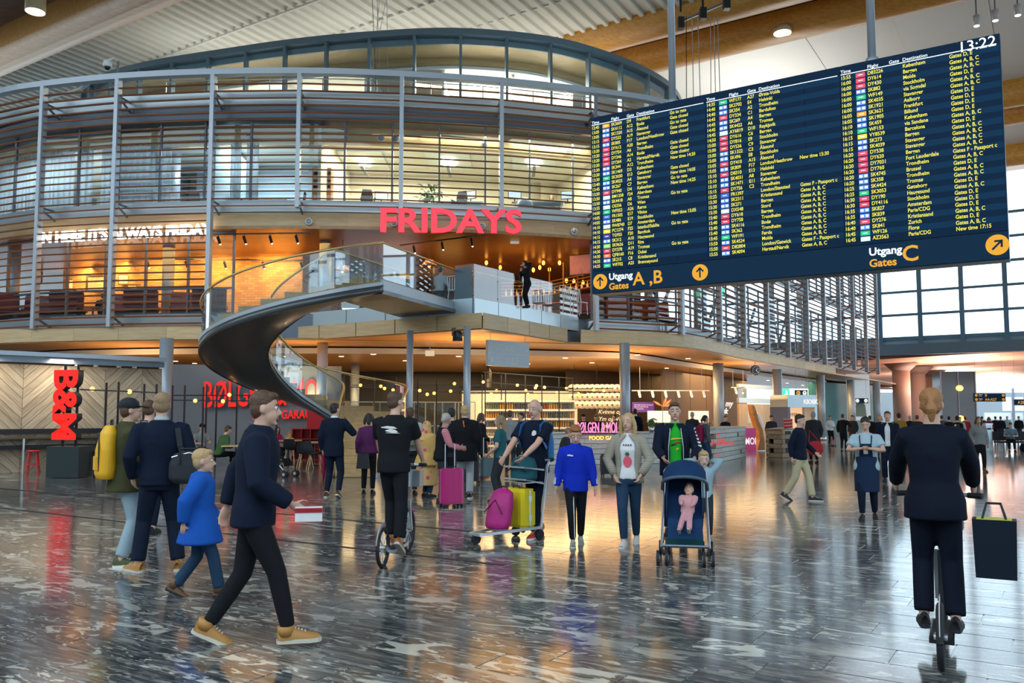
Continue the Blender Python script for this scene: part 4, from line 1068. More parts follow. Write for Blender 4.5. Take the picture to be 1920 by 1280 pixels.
lettering('lettering', 'Utgang', bp(0.7185, vs0*0.56, 0.024), U, Wv, S_*0.40, m_wsign, bd, 0, 0.006)
lettering('lettering', 'Gates', bp(0.7185, vs0*0.13, 0.024), U, Wv, S_*0.40, m_amber, bd, 0, 0.006)
lettering('lettering', 'C', bp(0.7885, vs0*0.24, 0.024), U, Wv, S_*0.8, m_amber, bd, 0, 0.008)
for u in (0.232, 0.735):
    p = bp(u, 1.0, -0.24); wpart('pole', MB().tube([(p.x, p.y, ztop-0.05), (p.x, p.y, 21.0)], 0.085, 14), m_steel, bd, True)
    wpart('collar', MB().tube([(p.x, p.y, ztop), (p.x, p.y, ztop+0.12)], 0.13, 14), m_steel, bd, True)
# ------------------------------------------------------------------ rigging hanging from the roof beam
q = atZ(1320, 20, 19.0); r = thing('hoist_rig', 'dark hoist bar with hanging wires under the roof beam', 'hoist', q)
part('bar', MB().bar((-1.0, 0.5, -0.3), (1.0, -0.1, 0.35), 0.09), m_dsteel, r)
for k in (-0.9, 0.0, 0.95): part('motor', MB().box((k, 0.2-0.35*k, 0.05+0.3*k-0.1), (0.26, 0.3, 0.5)).tube([(k, 0.2-0.35*k, 0.2), (k, 0.2-0.35*k, 1.2)], 0.05, 6), m_black, r)
for k, dx in enumerate((-0.75, -0.5, -0.25, 0.3, 0.45, 0.6)): part('wire', MB().tube([(dx, 0.1, -0.2), (dx+0.1*(k % 3-1), 0.1, -8.2)], 0.018, 5), m_alu if k else m_black, r)
q = atZ(708, 40, 18.5)
r = thing('hanging_wires', 'thin white wires hanging in front of the glass drum', 'wire', q)
for k in range(5): part('wire', MB().tube([(k*0.22-0.3, 0, 2.2), (k*0.16*(1 if k % 2 else -1), 0.2, -4.3)], 0.012, 4), m_alu if k else m_black, r)
for (px, py, lab) in ((1831, 40, 'first track spotlight right of the departure board'), (1866, 30, 'second track spotlight right of the departure board'), (1908, 20, 'third track spotlight right of the departure board')):
    p = atZ(px, py, 18.8); r = thing('spotlight', lab, 'lamp', p)
    part('body', MB().lathe([(0.13, -0.2), (0.15, 0.25)], n=12), mat('spot_white', (0.6, 0.62, 0.64), 0.4), r, True)
    part('lens', MB().lathe([(0.11, -0.22), (0.11, -0.205)], n=12), m_coolw, r)
    part('stem', MB().tube([(0, 0, 0.2), (0, 0, 1.6)], 0.03, 6), m_dsteel, r)
# ------------------------------------------------------------------ restaurant level
RF = 5.42
m_red = mat('red_letter', (0.55, 0.02, 0.03), 0.4, em=0.62, emc=(1.0, 0.05, 0.09)); m_redb = mat('red_letter_side', (0.45, 0.02, 0.03), 0.5, em=0.25, emc=(1, 0.03, 0.04))
a = atY(713, 434, 30.1); b = atY(978, 436.5, 30.9)
r = thing('restaurant_sign', 'large glowing red letters fixed under the slatted screen', 'sign', (a+b)/2)
letters('letter', 'FRIDAYS', a, (b-a), (0, 0, 1), 1.22, m_red, r, 0.14, 0.035, width=(b-a).length, back=m_redb)
wpart('rail', MB().bar(a+Vector((0, 0.12, 0.5)), b+Vector((0, 0.12, 0.5)), 0.04), m_dsteel, r)
a = atY(73, 455, 32.45); b = atY(396, 438, 31.2)
r = thing('neon_sign', 'white glowing lettering inside the restaurant window behind the slats', 'sign', (a+b)/2)
letters('letter', "IN HERE IT'S ALWAYS FRIDAY", a, (b-a), (0, 0, 1), 0.56, mat('neon_white', (1, 1, 1), 0.4, em=3.2, emc=(1, 0.93, 0.82)), r, 0.05, 0.022, width=(b-a).length)
# brick wall, warm lit
m_br, n, l, bs_ = _new('lamp_lit_brick')
tc = n.new('ShaderNodeTexCoord'); bk = n.new('ShaderNodeTexBrick'); mp = n.new('ShaderNodeMapping'); mp.inputs['Rotation'].default_value = (PI/2, 0, 0)
l.new(tc.outputs['Object'], mp.inputs['Vector']); l.new(mp.outputs[0], bk.inputs['Vector'])
bk.inputs['Scale'].default_value = 1.0; bk.inputs['Brick Width'].default_value = 0.32; bk.inputs['Row Height'].default_value = 0.11; bk.inputs['Mortar Size'].default_value = 0.008
bk.inputs['Color1'].default_value = (0.50, 0.30, 0.12, 1); bk.inputs['Color2'].default_value = (0.34, 0.17, 0.07, 1); bk.inputs['Mortar'].default_value = (0.22, 0.15, 0.09, 1)
l.new(bk.outputs['Color'], bs_.inputs['Base Color']); bs_.inputs['Roughness'].default_value = 0.8
s_b0, s_b1 = 1.0, nearest_s((-9.6, 30.6))
RW = gsub(s_b0, s_b1, 6.2)
tag(MB().wallstrip(RW, RF, 8.62, 0.15).build('wall_restaurant_brick', m_br), kind='structure')
q0 = RW[-1]
wall_between('wall_restaurant_end', (q0.x, q0.y), (q0.x+0.3, q0.y+7), RF, 8.62, m_br)
m_dark = mat('dark_panelling', (0.10, 0.05, 0.03), 0.5)
wall_between('wall_restaurant_back', (-5.2, 45.5), (7.0, 45.5), RF, 8.62, m_dark)
# bracing of the glazed rear wall
r = thing('window_7', 'bright rear window of the restaurant with dark cross bracing', None, (-9, 50, RF)); r['kind'] = 'structure'
for k in range(9):
    x = -18+k*2.4
    wpart('mullion', MB().bar((x, 50, RF), (x, 50, 8.7), 0.12), m_dsteel, r)
    if k < 8:
        wpart('pane', MB().box((x+1.2, 50.1, 7.02), (2.3, 0.03, 3.2)), m_glass, r)
        wpart('brace', MB().bar((x, 49.7, RF), (x+2.4, 49.7, 8.7), 0.22), mat('brace_brown', (0.16, 0.10, 0.09), 0.5), r)
        wpart('brace', MB().bar((x+2.4, 49.6, RF), (x, 49.6, 8.7), 0.22), MATS['brace_brown'], r)
wpart('transom', MB().bar((-18, 49.9, 6.9), (3, 49.9, 6.9), 0.12), m_dsteel, r)
# lights: wall washers and ceiling warmth
ld_w = (1.0, 0.50, 0.12)
for k in range(5):
    p = along(RW, plen(RW)[-1]*(0.12+0.2*k))[0]
    area('wall_washer', (p.x, p.y-0.9, 8.35), 1.6, 110, ld_w, (math.radians(32), 0, 0), 1.2)
for (x, y, e) in ((-14, 34.3, 70), (-9.5, 34.5, 70), (-4.5, 34.5, 90), (0.2, 35.0, 110), (4.5, 37.5, 90), (-3.0, 40.5, 90)):
    area('restaurant_light', (x, y, 8.5), 4.4, e, ld_w, size_y=3.2)
    area('restaurant_uplight', (x, y, 7.1), 1.2, e*0.12, ld_w, (PI, 0, 0), 2.0)
# red booths along the window
m_booth = mat('oxblood_leather', (0.16, 0.012, 0.012), 0.35, coat=0.3); m_tab = wood('dark_table', (0.12, 0.06, 0.03), (0.2, 0.1, 0.05), (6, 6, 6), 0.35)
def booth(loc, rz, label):
    r = thing('booth_bench', label, 'bench', loc, rz, 'red booths in the upstairs restaurant')
    part('seat', MB().box((0, 0, 0.42), (1.25, 0.55, 0.14)), m_booth, r)
    part('backrest', MB().ex([(-0.64, 0), (0.64, 0), (0.64, 0.62), (0.58, 0.70), (-0.58, 0.70), (-0.64, 0.62)], (0, 0.26, 0.45), (1, 0, 0), (0, 0.08, 1), (0, 0.10, 0)), m_booth, r)
    part('plinth', MB().box((0, 0, 0.18), (1.15, 0.45, 0.35)), m_blackm, r)
    return r
def small_table(loc, rz, label, mt=None, h=0.74, w=0.75, d=0.75, group=None, leg=None, cat='table'):
    r = thing('table', label, cat, loc, rz, group)
    part('tabletop', MB().box((0, 0, h-0.02), (w, d, 0.04)), mt or m_tab, r)
    part('pedestal', MB().lathe([(0.035, 0.03), (0.035, h-0.04)], n=10), leg or m_black, r)
    part('foot', MB().lathe([(0.24, 0), (0.22, 0.03), (0.05, 0.05)], n=16), leg or m_black, r)
    return r
for k, px in enumerate((10, 75, 130, 222, 268, 350, 395)):
    s = min((i*0.1 for i in range(0, 260)), key=lambda t: abs(pix(tuple(along(gsub(0.5, 26, 2.6), t)[0])[:2]+(6.0,))[0]-px)) if False else None
    p = atY(px, 560, 34.2+0.5*(k % 2)-0.0035*px); 
    booth((p.x, p.y, RF), (0.25 if k % 2 else PI+0.2), ['red booth at the far left of the upstairs window', 'second red booth from the far left upstairs', 'red booth left of the seated guest in a dark jacket', 'red booth right of the seated guest in a dark jacket', 'red booth below the waitress', 'red booth right of the upstairs column', 'red booth beside the stair glass upstairs'][k])
for k, px in enumerate((48, 175, 245, 330)):
    p = atY(px, 560, 35.4); small_table((p.x, p.y, RF), 0, ['dark table between the left booths upstairs', 'dark table at the seated upstairs guest', 'dark table in front of the waitress', 'dark table right of the upstairs column'][k])
# framed pictures on the brick
for k, (px, py, w_, h_) in enumerate(((132, 533, 0.55, 0.5), (182, 532, 1.05, 0.8), (208, 552, 0.35, 0.9), (252, 545, 0.7, 0.6), (232, 524, 0.5, 0.5), (70, 520, 0.5, 0.6))):
    d = ray(px, py); best = min(range(len(RW)), key=lambda i: abs(RW[i].x/RW[i].y-d.x/d.y)); y = RW[best].y-0.08; p = atY(px, py, y)
    r = thing('framed_picture', ['small framed print left of the seated upstairs guest', 'large wooden-framed print on the lamp-lit brick', 'tall narrow framed print on the brick', 'framed print behind the waitress', 'small dark framed print above the booths', 'framed print at the far left of the brick wall'][k], 'picture', p, 0.0)
    part('frame', MB().box((0, 0, 0), (w_, 0.04, h_)), m_dark, r); part('print', MB().box((0, -0.025, 0), (w_*0.78, 0.01, h_*0.76)), mat('print_pale', (0.62, 0.58, 0.48), 0.6, var=0.5, vs=14), r)
# ceiling track lights
def track(a, b, z, n, label):
    a = Vector(a); b = Vector(b); r = thing('track_light', label, 'lamp', ((a.x+b.x)/2, (a.y+b.y)/2, z), 0, 'ceiling track lights')
    wpart('rail', MB().bar((a.x, a.y, z), (b.x, b.y, z), 0.05), m_black, r)
    for k in range(n):
        p = a.lerp(b, (k+0.5)/n); h = MB().tube([(p.x, p.y, z), (p.x, p.y, z-0.12)], 0.015, 5).tube([(p.x, p.y-0.05, z-0.1), (p.x+0.04, p.y+0.1, z-0.34)], 0.055, 8)
        hd = wpart('spot_head', h, m_black, r)
        wpart('lens', MB().ball((p.x+0.045, p.y+0.115, z-0.36), 0.035, 8, 6), m_down, hd)
    return r
def cp_(px, py, z=8.45): p = atZ(px, py, z); return (p.x, p.y, 0)
track(cp_(385, 442), cp_(580, 439), 8.5, 4, 'black track with spots above the stair glass')
track(cp_(240, 486, 8.4), cp_(600, 489, 8.4), 8.42, 5, 'second black track deeper in the restaurant')
track(cp_(750, 462), cp_(912, 442), 8.5, 3, 'black track right of the stair head')
track(cp_(340, 520, 8.4), cp_(470, 501, 8.4), 8.38, 3, 'short black track over the booths')
# bar at the right: bulbs, gantry with bottles, stools, screen
for k, (px, py) in enumerate(((912, 481), (986, 474), (1012, 470), (1049, 466), (1081, 476), (938, 487), (1093, 530), (1062, 526), (1076, 527), (1019, 492), (1000, 506), (1030, 505))):
    p = atY(px, py, 37.5+0.6*(k % 3)); z = min(p.z, 8.45)
    r = thing('pendant_bulb', 'bare glowing pendant bulb over the upstairs bar', 'lamp', (p.x, p.y, z), 0, 'pendant bulbs over the bar')
    part('cord', MB().tube([(0, 0, 0.1), (0, 0, 8.62-z)], 0.012, 4), m_black, r); part('bulb', MB().ball((0, 0, 0), (0.07, 0.07, 0.11), 10, 8), m_warm, r, True)
p0 = atY(1030, 500, 38.5); p1 = atY(1084, 510, 36.6)
r = thing('bar_gantry', 'copper-toned overhead bottle gantry above the upstairs bar', 'shelf', ((p0.x+p1.x)/2, (p0.y+p1.y)/2, 7.0))
m_cop = mat('copper_frame', (0.42, 0.18, 0.07), 0.35, 0.6)
for z in (7.15, 7.3, 7.45, 7.6, 7.75): wpart('rail', MB().bar((p0.x-2.2, p0.y+0.4, z), (p0.x, p0.y, z), 0.04).bar((p0.x, p0.y, z), (p1.x+0.6, p1.y-0.6, z), 0.04), m_cop, r)
for t in (0, 0.33, 0.66, 1): q = Vector(p0).lerp(Vector((p1.x+0.6, p1.y-0.6, 0)), t); wpart('upright', MB().bar((q.x, q.y, 7.1), (q.x, q.y, 8.5), 0.06), m_cop, r)
wpart('shelf_board', MB().bar((p0.x-2.2, p0.y+0.4, 7.1), (p0.x, p0.y, 7.1), 0.4, 0.04).bar((p0.x, p0.y, 7.1), (p1.x+0.6, p1.y-0.6, 7.1), 0.4, 0.04), m_cop, r)
bme = MB().lathe([(0.045, 0), (0.045, 0.18), (0.016, 0.23), (0.016, 0.30)], n=8).mesh('bottle', mat('bottle_amber', (0.35, 0.14, 0.03), 0.15, em=0.5, emc=(1, 0.5, 0.12)), True)
for k in range(16):
    q = Vector((p0.x-2.0, p0.y+0.36, 0)).lerp(Vector((p0.x, p0.y, 0)), k/8) if k < 8 else Vector((p0.x, p0.y, 0)).lerp(Vector((p1.x+0.6, p1.y-0.6, 0)), (k-8)/8)
    o = link('bottle', bme); o.location = (q.x, q.y, 7.12); tag(o, 'amber bottle standing on the overhead bar gantry', 'bottle', 'bottles on the bar gantry')
bar = thing('bar_counter', 'dark bar counter behind the balcony caller', 'counter', (0.8, 37.5, RF), GA)
part('body', MB().box((0, 0, 0.52), (4.2, 0.6, 1.04)), m_dark, bar); part('top', MB().box((0, -0.05, 1.06), (4.4, 0.8, 0.05)), m_cop, bar)
tv = thing('tv_screen', 'dark television with a reddish picture above the bar', 'television', atY(1088, 496, 35.6), -0.5)
part('case', MB().box((0, 0, 0), (1.0, 0.06, 0.9)), m_black, tv); part('picture', MB().box((0, -0.035, 0), (0.94, 0.01, 0.82)), mat('tv_picture', (0.3, 0.1, 0.1), 0.3, em=0.35, var=0.8, vs=3), tv)
def bar_chair(loc, rz, label):
    r = thing('metal_chair', label, 'chair', loc, rz, 'white metal chairs on the balcony')
    part('seat', MB().box((0, 0, 0.46), (0.42, 0.42, 0.03)), m_white, r)
    for i in (-1, 1):
        part('leg', MB().tube([(i*0.18, -0.18, 0.45), (i*0.2, -0.2, 0)], 0.017, 6), m_white, r); part('leg', MB().tube([(i*0.18, 0.18, 0.45), (i*0.2, 0.22, 0)], 0.017, 6), m_white, r)
        part('back_post', MB().tube([(i*0.19, 0.19, 0.45), (i*0.18, 0.27, 0.92)], 0.017, 6), m_white, r)
    for k in range(3): part('back_slat', MB().box((-0.1+k*0.1, 0.235, 0.68), (0.035, 0.015, 0.42)), m_white, r)
    part('top_rail', MB().tube([(-0.18, 0.27, 0.92), (0.18, 0.27, 0.92)], 0.02, 6), m_white, r)
    return r
for k, (px, Y, lab) in enumerate(((1070, 31.4, 'white metal chair nearest the caller on the balcony'), (1088, 32.0, 'second white metal chair on the balcony'), (855, 28.8, 'white metal chair of the seated man by the landing'))):
    p = atY(px, 600, Y); bar_chair((p.x, Y, 5.44), [2.3, 2.4, 2.6][k], lab)
p = atY(1100, 560, 32.6); small_table((p.x-0.9, 35.6, RF), 0.3, 'dark table behind the white balcony chairs')
for k, (px, py) in enumerate(((805, 500), (642, 510), (1040, 560))):
    if k == 2: continue
    p = atY(px, py, 33.4)
    r = thing('copper_pendant', ['copper dome pendant right of the stair head', 'copper dome pendant left of the stair head'][k], 'lamp', p)
    part('shade', MB().lathe([(0.04, 0.30), (0.16, 0.26), (0.30, 0.08), (0.32, 0.0), (0.30, 0.02)], n=18), mat('copper_shade', (0.60, 0.28, 0.12), 0.25, 0.9), r, True)
    part('bulb', MB().ball((0, 0, 0.04), 0.07, 8, 6), m_warm, r); part('cord', MB().tube([(0, 0, 0.3), (0, 0, 8.62-p.z)], 0.012, 4), m_black, r)
for k, (px, py) in enumerate(((1105, 585), (1170, 578), (1215, 575), (1240, 575))):
    p = atY(px, py, 34.6+0.9*k)
    booth((p.x, p.y, RF), 2.6-0.1*k, ['red booth left behind the right-hand slats', 'second red booth behind the right-hand slats', 'third red booth behind the right-hand slats', 'fourth red booth behind the right-hand slats'][k])
for px, py, lab in ((827, 448, None),):
    pass
# exit and level signs hung from the ceilings
def pale_sign(px, py, Y, w, h, label, ceil):
    p = atY(px, py, Y); r = thing('ceiling_sign', label, 'sign', p)
    part('panel', MB().box((0, 0, 0), (w, 0.06, h)), mat('pale_sign_face', (0.75, 0.78, 0.70), 0.5, em=0.25), r); part('hanger', MB().tube([(0, 0, h/2), (0, 0, ceil-p.z)], 0.012, 4), m_alu, r)
pale_sign(965, 452, 33.6, 0.36, 0.2, 'small pale sign hung from the upstairs ceiling', 8.62)
pale_sign(806, 662, 33.5, 0.36, 0.22, 'small pale sign hung from the ground-floor ceiling', 4.36)
# ------------------------------------------------------------------ ground-floor shops
gl_w = (1.0, 0.63, 0.28)
m_blackwall = mat('black_wall', (0.018, 0.020, 0.024), 0.6); m_greywall = mat('grey_concrete_wall', (0.27, 0.27, 0.28), 0.75, var=0.08, vs=1.2)
# downlights in the wooden ceilings
dl_me = MB().lathe([(0.11, -0.015), (0.11, 0.0)], n=14).mesh('lens', m_down); dr_me = MB().lathe([(0.14, -0.008), (0.14, 0.006)], n=14).mesh('trim_ring', m_white)
k_ = 0
for (px, py) in ((150, 681), (217, 685), (240, 673), (290, 677), (295, 680), (329, 677), (365, 681), (440, 690), (760, 676), (860, 668), (925, 672), (990, 682), (1060, 671), (1110, 680), (1195, 665), (1250, 690), (1290, 672), (1350, 700), (1440, 713), (1476, 718), (1505, 722), (1530, 725), (700, 664), (640, 668), (530, 668)):
    p = atZ(px, py, 4.13); r = thing('downlight', 'small round downlight in the wooden ground-floor ceiling', 'lamp', (p.x, p.y, 4.135), 0, 'ground-floor downlights')
    link('lens', dl_me, r); link('trim_ring', dr_me, r)
for (x, y, e, sx_) in ((-13, 37, 240, 5), (-6.5, 37, 260, 5), (0, 38, 320, 5), (6, 42, 320, 5), (13, 51, 300, 6), (20, 60, 240, 6), (-2.5, 46, 240, 6)):
    area('shop_light', (x, y, 4.05), sx_+1.5, e*1.5, gl_w, size_y=4.5)
for (x, y, e) in ((-1.5, 30.2, 130), (-8, 31.8, 90), (-15, 33.0, 80), (5, 36, 110), (12, 44.5, 110)):
    area('soffit_fill', (x, y, 2.4), 1.5, e, gl_w, (PI, 0, 0), 1.5)  # added upward fill that brightens the wooden soffit, no fixture
# back walls
wall_between('wall_shop_back', (-30, 47), (3.6, 50), 0, 4.15, m_blackwall)
wall_between('wall_shop_dark_return', (-1.2, 41.8), (-1.2, 49), 3.0, 4.15, m_blackwall)
wall_between('wall_shop_chalk', (3.0, 46.5), (9.6, 52.5), 0, 4.15, mat('chalk_brown', (0.065, 0.045, 0.035), 0.7))
wall_between('wall_shop_cafe', (8.2, 46.0), (16.8, 60.5), 0, 4.15, mat('cafe_brown', (0.16, 0.10, 0.065), 0.6))
# herringbone timber wall, plank by plank
hA = Vector((-15.6, 22.6, 0)); hB = Vector((-11.15, 26.75, 0)); hU = (hB-hA).normalized(); hN = Vector((hU.y, -hU.x, 0))
hw = MB().bar(hA.to_tuple()[:2]+(1.54,), hB.to_tuple()[:2]+(1.54,), 0.12, 3.08).build('wall_left', mat('wall_timber_backing', (0.10, 0.07, 0.045), 0.8)); hw['kind'] = 'structure'
m_plank = wood('herringbone_oak', (0.42, 0.31, 0.20), (0.64, 0.50, 0.35), (1.2, 12, 12), 0.6, rand=0.18)
HL = (hB-hA).length; HH = 3.06; pw_, pl_ = 0.20, 1.55
def clip(poly, x0, y0, x1, y1):
    for axis, lim, sgn_ in ((0, x0, 1), (0, x1, -1), (1, y0, 1), (1, y1, -1)):
        out = []
        for i in range(len(poly)):
            a, b = poly[i], poly[(i+1) % len(poly)]; da, db = (a[axis]-lim)*sgn_, (b[axis]-lim)*sgn_
            if da >= 0: out.append(a)
            if (da >= 0) != (db >= 0): t = da/(da-db); out.append((a[0]+(b[0]-a[0])*t, a[1]+(b[1]-a[1])*t))
        poly = out
        if len(poly) < 3: return []
    return poly
c45 = math.sqrt(0.5); npl = 0
unit = pl_*c45*1.0
for cidx in range(-1, int(HL/unit)+2):
    sgn_ = 1 if cidx % 2 == 0 else -1
    y = -1.6
    while y < HH+1.6:
        # plank runs diagonally across the column
        ox = cidx*unit if sgn_ > 0 else (cidx+1)*unit
        d = (c45*sgn_, c45); nrm = (-c45*sgn_, c45)
        L = pl_; g = 0.005
        p = [(ox+d[0]*t+nrm[0]*q, y+d[1]*t+nrm[1]*q) for t, q in ((-0.3, g), (L+0.3, g), (L+0.3, pw_-g), (-0.3, pw_-g))]
        # keep the plank inside its column with mitred ends
        p = clip(p, max(0, cidx*unit+g), 0, min(HL, (cidx+1)*unit-g), HH)
        if p:
            ww = MB().ex([(0, 0)], (0, 0, 0), (1, 0, 0), (0, 0, 1), (0, 1, 0)) if False else MB()
            ww.ex(p if sgn_ > 0 else p, hA+hN*0.06, hU, (0, 0, 1), hN*(0.018+0.006*((npl*7) % 3)))
            # own object frame so that the grain follows the plank
            me_b = ww; o = thing_plank = None
            M4 = frame_mat(hA+hU*p[0][0]+Vector((0, 0, p[0][1])), hU*d[0]+Vector((0, 0, d[1])), hU*nrm[0]+Vector((0, 0, nrm[1])))
            iv = M4.inverted(); mb2 = MB(); mb2.add([iv @ Vector(v) for v in ww.v], ww.f)
            o = mb2.build('plank', m_plank, hw); o.matrix_parent_inverse = pmat(hw).inverted(); o.matrix_basis = M4; npl += 1
        y += pw_/c45
# steel canopy beam in front of the timber wall
r = thing('canopy_beam', 'blue-grey steel canopy beam with small lamps above the timber wall', 'beam', hA+Vector((0, 0, 3.2)))
ca, cb = hA+hN*0.5+hU*-0.5, hB+hN*0.5-hU*0.1
wpart('beam', MB().bar(ca.to_tuple()[:2]+(3.34,), cb.to_tuple()[:2]+(3.34,), 0.3, 0.12), m_steel, r)
wpart('lower_flange', MB().bar(ca.to_tuple()[:2]+(3.18,), cb.to_tuple()[:2]+(3.18,), 0.06, 0.16), m_dsteel, r)
for t in (0.3, 0.62, 0.7, 0.8, 0.87): q = ca.lerp(cb, t)-hN*0.15; wpart('lamp_box', MB().box((q.x, q.y, 3.12), (0.10, 0.10, 0.12)), m_white, r)
for t in (0.25, 0.55): q = ca.lerp(cb, t); area('canopy_lamp', (q.x+hN.x*0.3, q.y+hN.y*0.3, 3.1), 0.6, 16, (1, 0.9, 0.72), (math.radians(25), 0, math.radians(45)))
# vertical red letters on a black box
m_rl = mat('bright_red_face', (0.6, 0.01, 0.008), 0.4, em=0.5, emc=(1.0, 0.015, 0.005)); m_ls = mat('letter_black_side', (0.015, 0.025, 0.035), 0.4)
bx0 = atZ(86, 896); bx1 = atZ(146, 896)
r = thing('letter_totem', 'vertical red letter sign standing on a black box', 'sign', (bx0+bx1)/2)
fu = (bx1-bx0).normalized(); wB = (bx1-bx0).length
fu = Vector((math.cos(-0.16), math.sin(-0.16), 0)); fn = Vector((fu.y, -fu.x, 0))
cB = (bx0+bx1)/2-fn*0.3
wpart('box', MB().box(cB+Vector((0, 0, 0.41)), (wB+0.1, 0.62, 0.80), -0.16), mat('box_black', (0.02, 0.032, 0.035), 0.45), r)
zt = atY(120, 693, bx0.y).z
base = cB+fn*0.18-fu*0.32
ln = zt-0.98
letters('letter', 'B&M', base+Vector((0, 0, zt))-fu*0.0, (0, 0, -1), fu, 0.92, m_rl, r, 0.22, 0.036, width=ln, back=m_ls)
for dx in (0.12, 0.5): q = base+fu*dx-fn*0.12; wpart('upright', MB().bar((q.x, q.y, 0.8), (q.x, q.y, zt+0.15), 0.05), m_black, r)
# black pole frame with warm bulbs (long trellis from the sign to the kitchens)
nb = [0]
def bulb(p, parent):
    b = wpart('bulb', MB().ball(p, 0.065, 8, 6), m_warm, parent, True); nb[0] += 1; return b
def trellis(label, posts, rails, bulbs, th=0.045):
    p0 = posts[0]; r = thing('pole_frame', label, 'frame', (p0[0], p0[1], 0))
    for (x, y, z) in posts: wpart('pole', MB().bar((x, y, 0), (x, y, z), th), m_black, r)
    for a, b in rails: wpart('rail', MB().bar(a, b, th*0.8), m_black, r)
    for p in bulbs: bulb(p, r)
    return r
def PY(px, py, Y): return tuple(atY(px, py, Y))
def post(px, py, Y): p = atY(px, py, Y); return (p.x, p.y, p.z)
trellis('black pole frame with two bulbs right of the red letter totem', [post(200, 717, 23.5), post(223, 716, 23.6), post(271, 720, 24.0), post(294, 720, 24.2)], [(PY(150, 730, 22.6), PY(296, 736, 24.2))], [PY(173, 729, 22.9), PY(243, 734, 23.6)])
trellis('black pole frame with bulbs before the grey lettered wall', [post(324, 722, 27), post(347, 722, 27), post(382, 725, 26.5), post(388, 720, 28), post(407, 722, 28), post(445, 725, 28), post(520, 730, 28)], [(PY(322, 750, 27), PY(520, 752, 28)), (PY(322, 741, 28), PY(560, 741, 28))], [PY(366, 751, 27), PY(430, 740, 27.8), PY(477, 741, 27.8), PY(418, 752, 27.4)])
trellis('black pole frame with bulbs between the stair foot and the slim columns', [post(656, 704, 33), post(702, 706, 33), post(742, 707, 34), post(784, 711, 34), post(819, 712, 35)], [(PY(620, 725, 33), PY(905, 728, 35)), (PY(660, 722, 34), PY(900, 722, 36)), (PY(690, 735, 33.5), PY(1000, 735, 35))], [PY(634, 724, 32.8), PY(676, 722, 33), PY(714, 724, 33), PY(737, 731, 33), PY(721, 728, 33), PY(787, 732, 33.4), PY(801, 739, 33.4), PY(814, 737, 33.6), PY(845, 733, 33.8), PY(852, 719, 34)])
sy = 38.0
trellis('tall black pole frame in front of the tin shelves', [post(904, 702, sy), post(910, 697, sy-1), post(940, 703, sy), post(948, 700, sy-1), post(985, 704, sy-1), post(1016, 706, sy-1), post(1048, 708, sy-1), post(1074, 712, sy)], [(PY(905, 697, sy-1), PY(1076, 709, sy-1)), (PY(905, 716, sy-1), PY(1076, 728, sy-1)), (PY(860, 725, sy-2), PY(1130, 735, sy-2)), (PY(860, 732, sy-2.4), PY(1150, 728, sy-2.4)), (PY(860, 737, sy-3), PY(1100, 737, sy-3))],
        [PY(906, 716, sy-1.1), PY(970, 722, sy-2), PY(931, 732, sy-2), PY(921, 737, sy-3), PY(1006, 723, sy-2.1), PY(1004, 727, sy-2.2), PY(1021, 726, sy-2.1), PY(1062, 728, sy-1.2), PY(1044, 736, sy-2), PY(986, 732, sy-2.4), PY(990, 739, sy-3), PY(1004, 741, sy-3), PY(1085, 738, sy-3), PY(1090, 740, sy-3), PY(1113, 731, sy-2.4), PY(1132, 732, sy-2.4)])
# grey wall with red lettering
gw = MB().bar((-13.0, 31.2, 1.75), (-6.6, 32.6, 1.75), 0.12, 3.5).build('wall_lettered', m_greywall); gw['kind'] = 'structure'
a = atY(382, 763, 31.2); b = atY(602, 756, 32.35)
r = thing('wall_sign', 'large red lettering on the grey wall behind the stair', 'sign', (a+b)/2)
letters('letter', 'BØLGEN & MOI', a, (b-a), (0, 0, 1), 1.35, m_rl, r, 0.10, 0.02, width=(b-a).length, back=m_ls)
a = atY(474, 786, 31.6); b = atY(592, 783, 32.2)
letters('small_letter', 'FOOD GARAGE', a, (b-a), (0, 0, 1), 0.46, m_rl, r, 0.06, 0.01, width=(b-a).length, back=m_ls)
# bench ledge and stools by the timber wall
m_stool = mat('stool_red', (0.55, 0.02, 0.025), 0.4)
def stool(loc, label, m):
    r = thing('bar_stool', label, 'stool', loc, 0.3, 'wooden stools by the timber wall')
    part('seat', MB().lathe([(0.15, 0.60), (0.17, 0.61), (0.17, 0.64), (0.15, 0.65)], n=18), m, r, True)
    for k in range(4):
        a = PI/4+k*PI/2; part('leg', MB().bar((math.cos(a)*0.12, math.sin(a)*0.12, 0.61), (math.cos(a)*0.21, math.sin(a)*0.21, 0), 0.035), m, r)
    for k in range(4):
        a, b = PI/4+k*PI/2, PI/4+(k+1)*PI/2; z = 0.2 if k % 2 else 0.26; q = 0.18
        part('stretcher', MB().bar((math.cos(a)*q, math.sin(a)*q, z), (math.cos(b)*q, math.sin(b)*q, z), 0.025), m, r)
    return r
for px, py, lab, m in ((61, 888, 'red wooden stool left of the black letter box', m_stool), (165, 889, 'red wooden stool right of the black letter box', m_stool), (186, 893, 'black wooden stool right of the black letter box', m_black), (40, 886, 'dark stool under the wall ledge', m_black)):
    if px == 40: continue
    stool(atZ(px, py), lab, m)
r = thing('wall_ledge', 'black padded bench ledge along the timber wall', 'bench', hA+hU*2.2)
for z, d, h in ((0.98, 0.5, 0.05), (1.16, 0.12, 0.14), (0.72, 0.45, 0.10)):
    p = hA+hN*(0.12+d/2); q = hB+hN*(0.12+d/2)-hU*0.6
    wpart('ledge', MB().bar(p.to_tuple()[:2]+(z,), q.to_tuple()[:2]+(z,), d, h), m_blackm if z != 0.98 else mat('ledge_wood', (0.12, 0.07, 0.04), 0.4), r)
p = atZ(42, 888); wpart('leg', MB().tube([(p.x, p.y, 0), (p.x, p.y, 0.97)], 0.03, 10), m_alu, r)
